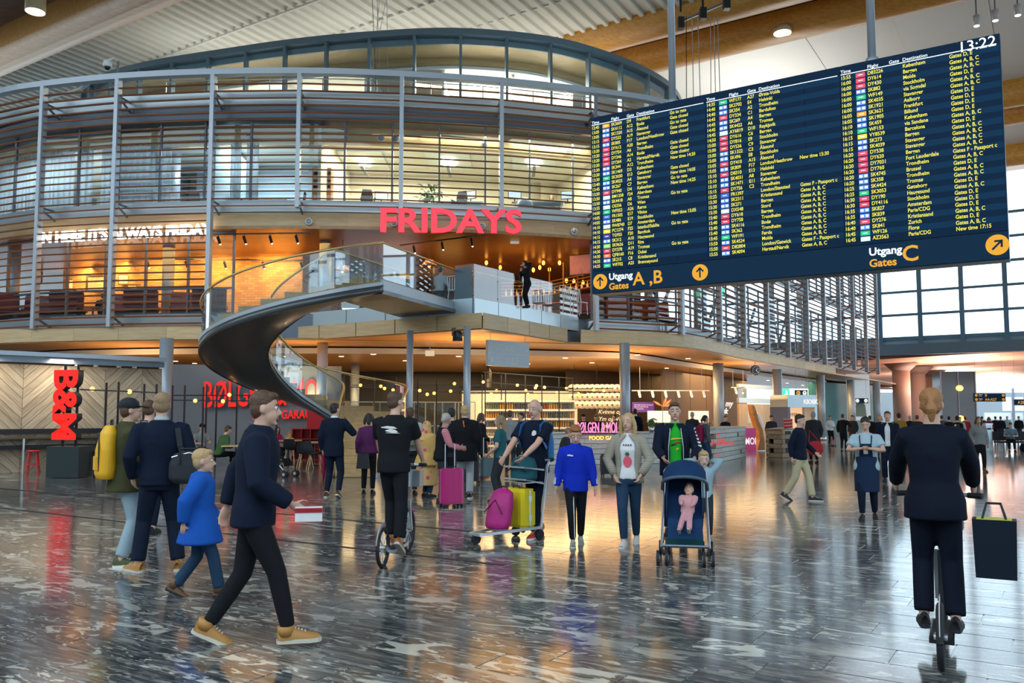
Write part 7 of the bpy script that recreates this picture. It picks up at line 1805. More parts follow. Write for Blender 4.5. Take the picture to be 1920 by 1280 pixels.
# navy sweater man, back view, duffel
P = H('man in navy sweater and dark trousers standing with his back turned', gp(294, 1072), 1.86, D(180), dict(tm=c_navy, lm=c_djean, legs='straight', hem=0.48, pad=0.014, hair='short', hc='sand', sm=m_tanb, so=m_rub, shirtcollar=c_lgrey), lhand=(0.14, -0.05, 0.52), rhand=(-0.14, -0.05, 0.52), lfoot=(0.10, -0.03, 0.045, 0.6), rfoot=(-0.11, 0.0, 0.045, -0.2), q=3, wide=1.08)
part('shoulder_strap', MB().tube([P['up']((-0.085, 0.075, 0.80)), P['up']((-0.10, 0.085, 0.70)), P['up']((-0.135, 0.07, 0.58))], [(0.006, 0.028)]*3, 8), m_blackm, P['r'])
pp = gp(294, 1072); r = thing('duffel_bag', 'dark grey duffel bag hanging at the hip of the navy sweater man', 'bag', (pp.x+0.36, pp.y-0.12, 0.92), D(8))
g = MB(); loft(g, [((0, 0, 0), 0.16, 0.09), ((0, 0, 0.05), 0.21, 0.13), ((0, 0, 0.20), 0.21, 0.13), ((0, 0, 0.30), 0.17, 0.09), ((0, 0, 0.33), 0.08, 0.04)]); job('bag_body', g, c_dark, r, 0.014, 4)
part('zip', MB().tube([(-0.17, -0.06, 0.27), (0, -0.07, 0.315), (0.17, -0.06, 0.27)], 0.008, 6), m_alu, r); part('handle', MB().tube([(-0.08, -0.12, 0.2), (-0.07, -0.13, 0.36), (0.07, -0.13, 0.36), (0.08, -0.12, 0.2)], 0.012, 6), m_blackm, r)
P = H('man in grey T-shirt half hidden behind the two men in front', gp(272, 1002), 1.83, D(160), dict(tm=c_grey, lm=c_djean, sleeve='half', hair='short', hc='brown', sm=m_blackm), q=2)
worn(P, 1.05, 0.30, 0.18, 0.45, c_black, 'dark backpack of the man in the grey T-shirt')
# child in blue coat
P = H('child in bright blue coat and brown winter boots walking right', gp(372, 1120), 1.30, D(86), dict(tm=c_blue, lm=c_jean, legs='straight', hem=0.37, pad=0.03, flare=0.05, collar=1, hair='short', hc='blond', sm=m_brl, so=m_blackm, boot=0.06), lhand=(0.12, -0.10, 0.52), rhand=(-0.12, 0.10, 0.52), lfoot=(0.05, 0.16, 0.075, 0, 0.5), rfoot=(-0.05, -0.14, 0.045), q=3, big=1.22)
part('reflective_strip', MB().tube([P['up']((0.145*math.cos(a_), 0.12*math.sin(a_), 0.395)) for a_ in [k*PI/8 for k in range(17)]], [(0.004, 0.012)]*17, 6, False), c_lgrey, P['r'])
# navy walker in tan boots
P = H('man in navy jacket, black jeans and tan boots striding right', gp(470, 1208), 1.80, D(84), dict(tm=c_navy, lm=c_black, legs='slim', hem=0.46, pad=0.02, collar=1, hair='short', hc='brown', sm=m_tanb, so=m_rub, boot=0.03), lhand=(0.13, 0.12, 0.53), rhand=(-0.13, -0.15, 0.56), lfoot=(0.04, 0.17, 0.07, 0, 0.45), rfoot=(-0.04, -0.15, 0.045, 0, -0.02), lean=0.06, q=3)
pp = gp(470, 1208); r = thing('paper_folder', 'folded red and white paper bag in the hand of the striding man', 'bag', tuple(atY(562, 958, 5.78)), D(10)); part('sheet', MB().box((0.06, 0, -0.02), (0.18, 0.02, 0.10)), c_white, r); part('sheet_edge', MB().box((0.06, -0.012, 0.005), (0.18, 0.006, 0.03)), c_red, r)
# suit man with umbrella
P = H('man in dark suit with raised hand and hanging umbrella', gp(625, 932), 1.86, D(160), dict(tm=c_navy, lm=c_djean, legs='slim', hem=0.43, pad=0.016, hair='short', hc='dark', sm=m_brl, so=m_rub, shirtcollar=c_white), lhand=(0.14, -0.03, 0.50), rhand=(-0.12, -0.14, 0.72), lfoot=(0.07, 0.02, 0.045), rfoot=(-0.09, 0.10, 0.06, 0, 0.4), yaw=-0.35, q=2)
pp = gp(606, 930); r = thing('umbrella', 'folded dark red umbrella hanging beside the suited man', 'umbrella', (pp.x, pp.y, 0.30)); part('canopy', MB().lathe([(0.008, 0), (0.035, 0.2), (0.055, 0.5), (0.02, 0.58)], n=10), c_wine, r, True); part('tip', MB().tube([(0, 0, -0.1), (0, 0, 0.02)], 0.006, 6), m_black, r); part('handle', MB().tube([(0, 0, 0.55), (0, 0, 0.72), (0.05, 0, 0.78), (0.09, 0, 0.72)], 0.012, 6), m_black, r)
H('woman in plum top half hidden by the scooter rider', gp(690, 926), 1.66, D(175), dict(tm=c_purple, lm=c_black, hair='bob', hc='dark', sm=m_blackm), sex='f', q=2)
pp = gp(680, 930); r = thing('handbag', 'black handbag at the side of the woman in plum', 'bag', (pp.x, pp.y, 0.55)); part('pouch', MB().ex([(-0.13, 0), (0.13, 0), (0.10, 0.30), (-0.10, 0.30)], (0, -0.05, 0), (1, 0, 0), (0, 0, 1), (0, 0.1, 0)), m_blackm, r); part('strap', MB().tube([(-0.09, 0, 0.3), (0, 0, 0.5), (0.09, 0, 0.3)], 0.012, 6), m_blackm, r)
# kick scooters
def kick_scooter(pos, rz, label, body=m_dsteel):
    """front wheel towards local -y"""
    r = thing('kick_scooter', label, 'scooter', pos, rz); RW_ = 0.20
    def wheel(y, rad):
        w = part('wheel', MB().tube([(0, y+rad*math.cos(2*PI*k/24), rad+rad*math.sin(2*PI*k/24)*0.97) for k in range(25)], 0.022, 8, False), m_blackm, r, True)
        s = MB()
        for k in range(8): a_ = k*PI/4; s.tube([(0, y, rad), (0, y+rad*math.cos(a_), rad+rad*math.sin(a_))], 0.006, 5)
        part('spokes', s, m_alu, w); part('hub', MB().tube([(-0.04, y, rad), (0.04, y, rad)], 0.025, 10), m_chrome, w)
    wheel(0.42, 0.20); wheel(-0.62, 0.25)
    part('deck', MB().box((0, -0.06, 0.13), (0.15, 0.62, 0.035)).bar((0, 0.22, 0.13), (0, 0.40, 0.20), 0.05).bar((0, -0.35, 0.13), (0, -0.48, 0.62), 0.05), body, r)
    part('grip_pad', MB().box((0, -0.04, 0.15), (0.13, 0.52, 0.008)), m_blackm, r)
    part('fork', MB().bar((-0.04, -0.62, 0.25), (-0.04, -0.50, 0.62), 0.03).bar((0.04, -0.62, 0.25), (0.04, -0.50, 0.62), 0.03), m_alu, r)
    part('steering_tube', MB().tube([(0, -0.50, 0.58), (0, -0.43, 1.02)], 0.022, 8), m_alu, r)
    hb = part('handlebar', MB().tube([(-0.27, -0.36, 1.04), (-0.12, -0.43, 1.04), (0.12, -0.43, 1.04), (0.27, -0.36, 1.04)], 0.016, 8), m_alu, r)
    for s in (-1, 1): part('grip', MB().tube([(s*0.19, -0.40, 1.04), (s*0.28, -0.355, 1.04)], 0.021, 8), m_blackm, hb)
    part('mudguard', MB().tube([(0, 0.42+0.235*math.cos(a_), 0.2+0.235*math.sin(a_)) for a_ in [0.2+k*0.3 for k in range(7)]], [(0.035, 0.004)]*7, 6), m_alu, r)
    part('basket', MB().box((0, -0.66, 0.78), (0.30, 0.22, 0.02)).box((0, -0.77, 0.87), (0.30, 0.01, 0.18)).box((-0.15, -0.66, 0.87), (0.01, 0.22, 0.18)).box((0.15, -0.66, 0.87), (0.01, 0.22, 0.18)).box((0, -0.55, 0.87), (0.30, 0.01, 0.18)), m_alu, r)
    return r
pp = gp(716, 1055); kick_scooter((pp.x+0.10, pp.y+0.20, 0), D(172), 'silver kick scooter ridden by the man in the black T-shirt', m_alu)
P = H('man in black T-shirt with white back print riding a kick scooter', (pp.x+0.08, pp.y+0.28), 1.74, D(162), dict(tm=c_black, lm=c_black, legs='straight', sleeve='half', hem=0.47, pad=0.014, tname='t_shirt', hair='short', hc='brown', sm=mat('orange_sneaker', (0.45, 0.16, 0.05), 0.6), so=m_rub), lhand=(0.14, -0.20, 0.535), rhand=(-0.14, -0.20, 0.535), lfoot=(0.02, -0.02, 0.045), rfoot=(-0.075, 0.10, -0.005, 0, 0.6), lift=0.155, lean=0.05, yaw=-0.5, q=3, wide=1.08)
for x, z, w_, hh in ((0.02, 0.757, 0.10, 0.010), (-0.015, 0.735, 0.075, 0.012), (-0.03, 0.722, 0.085, 0.003)): patch(P, 'back_print', [(x-w_, z-hh*0.6), (x-w_*0.3, z-hh), (x+w_*0.9, z-hh*0.2), (x+w_, z+hh*0.4), (x+w_*0.2, z+hh), (x-w_*0.6, z+hh*0.6)], m_wsh, 1, 0.014)
P = H('man in a grey top with a backpack beyond the scooter rider', gp(768, 928), 1.78, D(178), dict(tm=c_lgrey, lm=c_dark, hair='short', hc='brown', sm=m_blackm), q=2)
worn(P, 1.0, 0.32, 0.2, 0.48, cloth('sage_pack', (0.22, 0.25, 0.20)), 'pale green-grey backpack beyond the scooter rider')
# woman in yellow and pink wrap
P = H('woman wrapped in a yellow and pink patterned shawl', gp(800, 932), 1.50, D(128), dict(tm=c_sari, lm=c_jean, legs='straight', hem=0.42, pad=0.045, flare=0.06, hair='scarf', sm=m_blackm, skin='tan'), lhand=(0.06, -0.16, 0.64), rhand=(-0.05, -0.16, 0.62), sex='f', q=2)
hp, up = P['hp'], P['up']; h = 1.5
m_sari, n, l, b = _new('sari_print'); tc = n.new('ShaderNodeTexCoord'); vr = n.new('ShaderNodeTexVoronoi'); vr.inputs['Scale'].default_value = 7; l.new(tc.outputs['Object'], vr.inputs['Vector']); rp = n.new('ShaderNodeValToRGB'); rp.color_ramp.elements[0].color = (0.60, 0.08, 0.14, 1); rp.color_ramp.elements[0].position = 0.22; rp.color_ramp.elements[1].color = (0.66, 0.40, 0.14, 1); rp.color_ramp.elements[1].position = 0.34; l.new(vr.outputs['Distance'], rp.inputs['Fac']); l.new(rp.outputs['Color'], b.inputs['Base Color']); b.inputs['Roughness'].default_value = 0.8
g = MB(); g.ball(hp((0, 0.018, 0.015)), (0.056*h, 0.060*h, 0.064*h), 16, 12); g.tube([hp((0, 0.02, -0.01)), up((0, 0.012, 0.83)), up((0, 0.01, 0.74))], [0.056*h, (0.085*h, 0.07*h), (0.12*h, 0.10*h)], 16); job('shawl', g, m_sari, P['r'], 0.016, 4)
g = MB(); loft(g, [(up((0, 0, 0.76)), 0.125*h, 0.10*h), (up((0.01, -0.01, 0.60)), 0.135*h, 0.12*h), (up((0.01, 0, 0.40)), 0.14*h, 0.13*h), (up((0.0, 0.01, 0.16)), 0.15*h, 0.15*h)], 20); job('wrap', g, m_sari, P['r'], 0.018, 3)
g = MB(); g.tube([up((0.10, 0.03, 0.45)), up((0.125, 0.05, 0.3)), up((0.14, 0.06, 0.14))], [(0.05, 0.04), (0.085, 0.06), (0.11, 0.07)], 12); job('sash', g, c_mag, P['r'], 0.018, 3)
# bearded man in pink shirt
P = H('grey-bearded man in pink shirt and black vest reaching forward', gp(826, 942), 1.66, D(97), dict(tm=c_pink, lm=c_dark, legs='straight', hair='beard', hc='grey', sm=m_blackm, tname='shirt', skin='tan'), lhand=(0.06, -0.22, 0.62), rhand=(-0.05, -0.22, 0.60), lfoot=(0.06, -0.05, 0.045), lean=0.12, nod=0.25, q=2)
open_jacket(P, c_black, 0.47, 0.5, 'vest', 0.016, False)
# parka man
P = H('man in black parka and grey trousers with his back turned', gp(871, 934), 1.82, D(176), dict(tm=c_black, lm=c_lgrey, legs='straight', hem=0.40, pad=0.028, flare=0.02, collar=1, hair='short', hc='blond', sm=m_blackm, so=m_wsh), lhand=(0.13, -0.04, 0.50), rhand=(-0.13, -0.04, 0.50), q=2, wide=1.05)
g = MB(); g.tube([P['up']((-0.06, 0.05, 0.815)), P['up']((0, 0.075, 0.80)), P['up']((0.06, 0.05, 0.815))], [0.03, 0.045, 0.03], 10); job('hood', g, c_black, P['r'], 0.018, 3); part('toggle_cord', MB().tube([P['up']((0.01, 0.105, 0.83)), P['up']((0.005, 0.115, 0.80)), P['up']((0.0, 0.105, 0.765))], 0.012, 6), mat('orange_cord', (0.85, 0.22, 0.02), 0.5), P['r'])
H('man in dark coat half hidden left of the parka man', gp(846, 922), 1.78, D(190), dict(tm=c_navy, lm=c_djean, hair='short', hc='dark', sm=m_blackm, hem=0.42), q=2)
def suitcase(pos, rz, label, w, d, hgt, m, mh=m_alu, handle=0.35, soft=False):
    r = thing('suitcase', label, 'suitcase', pos, rz); z0 = 0.06
    def rr(w2, d2, k): return [(w2*x, d2*y) for x, y in ((-0.5+k, -0.5), (0.5-k, -0.5), (0.5, -0.5+k), (0.5, 0.5-k), (0.5-k, 0.5), (-0.5+k, 0.5), (-0.5, 0.5-k), (-0.5, -0.5+k))]
    g = MB(); g.prism(rr(w*0.94, d*0.90, 0.12), z0, z0+0.03); g.prism(rr(w, d, 0.12), z0+0.03, z0+hgt-0.04); g.prism(rr(w*0.92, d*0.86, 0.14), z0+hgt-0.04, z0+hgt)
    part('shell', g, m, r); part('seam', MB().prism(rr(w*1.02, d*0.10, 0.01), z0+0.02, z0+hgt-0.02), m_alu if not soft else m_blackm, r)
    for x in (-0.28, 0, 0.28): part('ridge', MB().box((x*w, 0, z0+hgt*0.5), (w*0.06, d*1.03, hgt*0.82)), m, r)
    for x in (-0.4, 0.4):
        for y in (-0.35, 0.35): part('wheel', MB().tube([(x*w-0.015, y*d, 0.03), (x*w+0.015, y*d, 0.03)], 0.03, 10), m_blackm, r)
    if handle:
        part('telescopic_handle', MB().tube([(-0.09, d*0.32, z0+hgt-0.02), (-0.09, d*0.32, z0+hgt+handle), (0.09, d*0.32, z0+hgt+handle), (0.09, d*0.32, z0+hgt-0.02)], 0.010, 6), mh, r)
    part('grab_handle', MB().tube([(-0.07, -d*0.2, z0+hgt-0.01), (-0.06, -d*0.2, z0+hgt+0.03), (0.06, -d*0.2, z0+hgt+0.03), (0.07, -d*0.2, z0+hgt-0.01)], 0.010, 6), m_blackm, r)
    for z in (0.25, 0.75): part('latch', MB().box((w*0.5, 0, z0+hgt*z), (0.02, 0.05, 0.07)), m_alu, r)
    return r
m_magc = mat('magenta_shell', (0.48, 0.012, 0.16), 0.35)
suitcase(gp(846, 950), D(25), 'magenta hard-shell suitcase with raised handle', 0.40, 0.26, 0.62, m_magc, handle=0.42)
pp = gp(838, 938); r = thing('laptop_bag', 'black travel bag held between the bearded man and the parka man', 'bag', (pp.x+0.02, pp.y-0.28, 0.62), D(10)); part('pouch', MB().box((0, 0, 0.17), (0.34, 0.14, 0.34)), m_blackm, r); part('front_pocket', MB().box((0, -0.08, 0.12), (0.28, 0.03, 0.2)), c_black, r); part('handle', MB().tube([(-0.08, 0, 0.34), (-0.06, 0, 0.43), (0.06, 0, 0.43), (0.08, 0, 0.34)], 0.012, 6), m_blackm, r)
H('woman in black dress with shoulder-length brown hair at the high table', gp(902, 893), 1.68, D(110), dict(tm=c_black, lm=c_black, legs='straight', hem=0.34, flare=0.02, hair='bob', hc='brown', sm=m_red if False else c_red), lhand=(0.10, -0.10, 0.52), rhand=(-0.10, -0.12, 0.55), sex='f', q=2)
suitcase(gp(914, 897), D(15), 'dark teal suitcase behind the woman in black', 0.36, 0.24, 0.48, mat('teal_shell', (0.02, 0.06, 0.07), 0.25), handle=0.5)
H('man in grey sweater standing at the tin shelf counter', gp(956, 882), 1.76, D(172), dict(tm=c_grey, lm=c_dark, hair='short', hc='brown', sm=m_blackm), q=2)
H('dark-haired man in profile between the tin shelf and the bald man', gp(978, 878), 1.70, D(-70), dict(tm=c_black, lm=c_dark, hair='short', hc='dark', sm=m_blackm), q=2)
P = H('woman with long sandy hair in dark green top walking behind the trolley', gp(938, 940), 1.62, D(-105), dict(tm=c_teal, lm=c_dark, hair='long', hc='sand', sm=m_blackm, sleeve='half', tname='vest_top'), lhand=(0.1, -0.12, 0.55), sex='f', q=2)
# bald man pushing trolley
pb = gp(1004, 1005)
P = H('bald man in navy polo shirt pushing a luggage trolley', pb, 1.84, D(-28), dict(tm=c_navy, lm=c_djean, legs='slim', sleeve='half', hem=0.46, pad=0.013, tname='polo_shirt', hair='bald', fringe=1, hc='grey', sm=m_rsh, so=m_wsh), lhand=(0.02, -0.23, 0.575), rhand=(-0.14, -0.22, 0.575), lfoot=(0.06, -0.12, 0.045), rfoot=(-0.05, 0.16, 0.06, 0, 0.4), nod=0.15, q=3, wide=1.05)
patch(P, 'chest_print', [(0.03, 0.735), (0.06, 0.73), (0.095, 0.742), (0.09, 0.765), (0.06, 0.772), (0.035, 0.76)], m_wsh, -1, 0.012)
for s in (-1, 1): part('backpack_strap', MB().tube([P['up']((s*0.075, 0.03, 0.835)), P['up']((s*0.078, -0.072, 0.80)), P['up']((s*0.092, -0.078, 0.72)), P['up']((s*0.105, -0.02, 0.64))], [(0.006, 0.03)]*4, 8), mat('strap_blue', (0.02, 0.14, 0.40), 0.6), P['r'])
worn(P, 0.98, 0.34, 0.24, 0.52, mat('pack_blue', (0.015, 0.16, 0.42), 0.6, bump=0.3, bs=9), 'bright blue backpack on the bald man')
# luggage trolley with bags
tp = gp(952, 1012); TR = D(-50)
r = thing('luggage_trolley', 'steel luggage trolley loaded with yellow and magenta bags', 'trolley', (tp.x, tp.y, 0), TR)
part('base_frame', MB().bar((-0.26, 0.35, 0.16), (-0.10, -0.55, 0.12), 0.035).bar((0.26, 0.35, 0.16), (0.10, -0.55, 0.12), 0.035).bar((-0.26, 0.35, 0.16), (0.26, 0.35, 0.16), 0.035).bar((-0.18, -0.1, 0.14), (0.18, -0.1, 0.14), 0.03).bar((-0.10, -0.55, 0.12), (0.10, -0.55, 0.12), 0.03), m_alu, r)
part('back_frame', MB().tube([(-0.26, 0.35, 0.16), (-0.26, 0.46, 0.95), (-0.24, 0.52, 1.02), (0.24, 0.52, 1.02), (0.26, 0.46, 0.95), (0.26, 0.35, 0.16)], 0.018, 8), m_alu, r)
part('handlebar', MB().tube([(-0.27, 0.56, 1.03), (0.27, 0.56, 1.03)], 0.022, 8), m_blackm, r)
part('basket', MB().bar((-0.24, 0.42, 0.72), (-0.2, 0.12, 0.78), 0.02).bar((0.24, 0.42, 0.72), (0.2, 0.12, 0.78), 0.02).bar((-0.2, 0.12, 0.78), (0.2, 0.12, 0.78), 0.02).bar((-0.24, 0.42, 0.9), (-0.2, 0.1, 0.94), 0.02).bar((0.24, 0.42, 0.9), (0.2, 0.1, 0.94), 0.02).bar((-0.2, 0.1, 0.94), (0.2, 0.1, 0.94), 0.02).box((0, 0.27, 0.74), (0.44, 0.3, 0.01)), m_alu, r)
for x, y in ((-0.24, 0.34), (0.24, 0.34), (0, -0.52)): part('wheel', MB().tube([(x-0.02, y, 0.065), (x+0.02, y, 0.065)], 0.065, 14), m_blackm, r)
Rt = Matrix.Rotation(TR, 3, 'Z'); wt = lambda v: (Vector((tp.x, tp.y, 0))+Rt @ Vector(v))
def soft_bag(label, v, w, d, hgt, m, rz, tilt=0.0, name='travel_bag'):
    p = wt(v); r = thing(name, label, 'bag', p, TR+rz); g = MB()
    loft(g, [((0, tilt*0, 0), w*0.44, d*0.42), ((0, tilt*0.15*hgt, hgt*0.12), w*0.5, d*0.5), ((0, tilt*0.6*hgt, hgt*0.6), w*0.5, d*0.48), ((0, tilt*0.9*hgt, hgt*0.9), w*0.42, d*0.36), ((0, tilt*hgt, hgt), w*0.2, d*0.15)], 18)
    job('bag_body', g, m, r, 0.016, 3); part('zip', MB().tube([(-w*0.4, -d*0.42+tilt*0.3*hgt, hgt*0.4), (0, -d*0.46+tilt*0.75*hgt, hgt*0.72), (w*0.4, -d*0.42+tilt*0.3*hgt, hgt*0.4)], 0.008, 6), m_blackm, r)
    part('handle', MB().tube([(-0.07, tilt*hgt, hgt*0.93), (-0.06, tilt*hgt, hgt*1.05), (0.06, tilt*hgt, hgt*1.05), (0.07, tilt*hgt, hgt*0.93)], 0.012, 6), m_blackm, r)
m_yelb = mat('yellow_bag', (0.72, 0.58, 0.01), 0.55, bump=0.3, bs=8)
suitcase(wt((0.0, 0.20, 0.10)), TR, 'yellow suitcase standing on the luggage trolley', 0.42, 0.24, 0.50, m_yelb, handle=0)
soft_bag('magenta soft bag leaning on the yellow suitcase of the trolley', (0.02, -0.20, 0.17), 0.40, 0.26, 0.50, mat('magenta_bag', (0.42, 0.008, 0.17), 0.6, bump=0.3, bs=8), 0.1, 0.25)
soft_bag('dark teal holdall in the basket of the luggage trolley', (0.0, 0.28, 0.755), 0.44, 0.30, 0.32, c_teal, 0.0)
# boy in royal blue jacket
P = H('boy in royal blue track jacket looking down as he walks', gp(1080, 1022), 1.48, D(4), dict(tm=c_royal, lm=c_black, legs='slim', hem=0.45, pad=0.014, collar=1, hair='short', hc='red', sm=m_gsh, so=m_rub), lhand=(0.165, -0.05, 0.46), rhand=(-0.165, -0.02, 0.47), lfoot=(0.05, 0.14, 0.05, 0, 0.25), rfoot=(-0.03, -0.06, 0.045), nod=0.42, q=3, big=1.13)
for s in (-1, 1):
    E, W_ = P['EL'][s], P['WR'][s]; d = (W_-E).normalized(); sd = Vector((s*0.8, -0.6, 0))
    for k in range(3): o_ = Vector((0, -0.012, 0)).lerp(Vector((s*0.01, 0.012, 0)), k/2); q0 = E.lerp(W_, 0.30); nrm = (sd+Vector((0, 0.5*(k-1), 0))).normalized()*0.047; part('sleeve_stripe', MB().tube([E.lerp(W_, 0.15+0.1*k)+nrm*1.02, E.lerp(W_, 0.55+0.1*k)+nrm*0.95, E.lerp(W_, 0.85)+nrm*0.86], 0.006, 5), m_wsh, P['r'])
patch(P, 'chest_print', [(-0.11, 0.752), (-0.04, 0.748), (-0.035, 0.758), (-0.08, 0.765), (-0.11, 0.762)], m_wsh, -1, 0.012)
part('leg_stripe', MB().tube([P['HP'][-1]+Vector((0.03, -0.085, -0.05)), P['KN'][-1]+Vector((0.025, -0.06, 0)), P['AN'][-1]+Vector((0.02, -0.05, 0.04))], 0.006, 5), m_wsh, P['r'])
# woman with pineapple shirt
P = H('smiling blonde woman in white pineapple-print top and striped cardigan', gp(1180, 1022), 1.65, D(-6), dict(tm=c_white, lm=c_jean, legs='slim', hem=0.50, pad=0.010, tname='t_shirt', hair='long', hc='blond', sm=m_wsh, so=m_wsh), lhand=(0.10, -0.07, 0.535), rhand=(-0.10, -0.06, 0.53), lfoot=(0.04, 0.14, 0.05, 0, 0.35), rfoot=(-0.03, -0.08, 0.045), lpole=(1, 0.4, -0.2), rpole=(-1, 0.4, -0.2), yaw=-0.25, sex='f', q=3)
m_card, n, l, b = _new('striped_cardigan'); tc = n.new('ShaderNodeTexCoord'); wv = n.new('ShaderNodeTexWave'); wv.wave_type = 'BANDS'; wv.bands_direction = 'Z'; wv.inputs['Scale'].default_value = 22; wv.inputs['Distortion'].default_value = 0.6; l.new(tc.outputs['Object'], wv.inputs['Vector']); mx = n.new('ShaderNodeMix'); mx.data_type = 'RGBA'; mx.inputs[6].default_value = (0.10, 0.09, 0.08, 1); mx.inputs[7].default_value = (0.56, 0.50, 0.38, 1); l.new(wv.outputs['Fac'], mx.inputs[0]); l.new(mx.outputs[2], b.inputs['Base Color']); b.inputs['Roughness'].default_value = 0.9
open_jacket(P, m_card, 0.47, 0.62, 'cardigan', 0.022)
m_pine = mat('pineapple_pink', (0.80, 0.10, 0.16), 0.7, var=0.3, vs=40); m_pleaf = mat('pineapple_leaf', (0.10, 0.18, 0.06), 0.7)
patch(P, 'pineapple_print', [(0.055*math.cos(a_), 0.632+0.042*math.sin(a_)) for a_ in [2*PI*k/16 for k in range(16)]], m_pine, -1, 0.012)
patch(P, 'pineapple_leaf_print', [(0.0, 0.668), (-0.035, 0.690), (-0.016, 0.690), (-0.018, 0.712), (0.0, 0.697), (0.018, 0.712), (0.016, 0.690), (0.035, 0.690)], m_pleaf, -1, 0.012, sub=2)
for x in (-0.045, -0.015, 0.015, 0.045): patch(P, 'lettering_print', [(x-0.010, 0.752), (x+0.010, 0.752), (x+0.008, 0.762), (x-0.006, 0.764)], c_dark, -1, 0.013, sub=1)
# man in green T-shirt with open jacket
ps = gp(1268, 1000)
P = H('man in green T-shirt and open navy jacket pushing the stroller', ps, 1.80, D(4), dict(tm=c_green, lm=c_djean, legs='slim', hem=0.45, pad=0.010, tname='t_shirt', hair='short', hc='brown', sm=m_blackm), lhand=(0.13, -0.17, 0.58), rhand=(-0.10, -0.18, 0.58), lfoot=(0.06, 0.12, 0.05), rfoot=(-0.07, -0.08, 0.045), q=3, wide=1.03)
oj = open_jacket(P, c_navy, 0.44, 0.42, 'jacket', 0.024)
for s in (1,):
    S_, E_ = P['SH'][s], P['EL'][s]
    for k in range(6): q0 = S_.lerp(E_, 0.0+0.17*k); part('sleeve_emblem', MB().box(q0+Vector((s*0.05, -0.055, 0.0)), (0.05, 0.012, 0.028)), m_wsh, oj)
for x, z, w_, c in ((0.0, 0.715, 0.085, (0.75, 0.55, 0.05)), (0.03, 0.690, 0.05, (0.45, 0.05, 0.04)), (-0.03, 0.672, 0.035, (0.02, 0.02, 0.02)), (0.02, 0.640, 0.02, (0.75, 0.55, 0.05))): patch(P, 'chest_print', [(x-w_, z-0.006), (x+w_, z+0.004), (x+w_*0.9, z+0.012), (x-w_*0.6, z+0.010)], mat('print_%d' % int(z*1000), c, 0.7), -1, 0.013)
part('jacket_zip', MB().tube([P['up']((-0.055, -0.10, 0.47)), P['up']((-0.055, -0.095, 0.66)), P['up']((-0.040, -0.075, 0.80))], 0.006, 5), m_alu, P['r']); part('jacket_zip', MB().tube([P['up']((0.055, -0.10, 0.47)), P['up']((0.055, -0.095, 0.66)), P['up']((0.040, -0.075, 0.80))], 0.006, 5), m_alu, P['r'])
# boy behind the stroller, hands behind the head
P = H('small fair-haired boy behind the stroller with both arms raised', gp(1322, 1012), 1.13, D(6), dict(tm=cloth('boy_shirt', (0.30, 0.42, 0.48)), lm=c_dark, hem=0.48, hair='short', hc='blond', sm=m_gsh, tname='shirt', skin='pale'), lhand=(0.075, 0.05, 0.90), rhand=(-0.075, 0.05, 0.90), lpole=(1, -0.3, 0.25), rpole=(-1, -0.3, 0.25), nod=0.2, q=3, big=1.3)
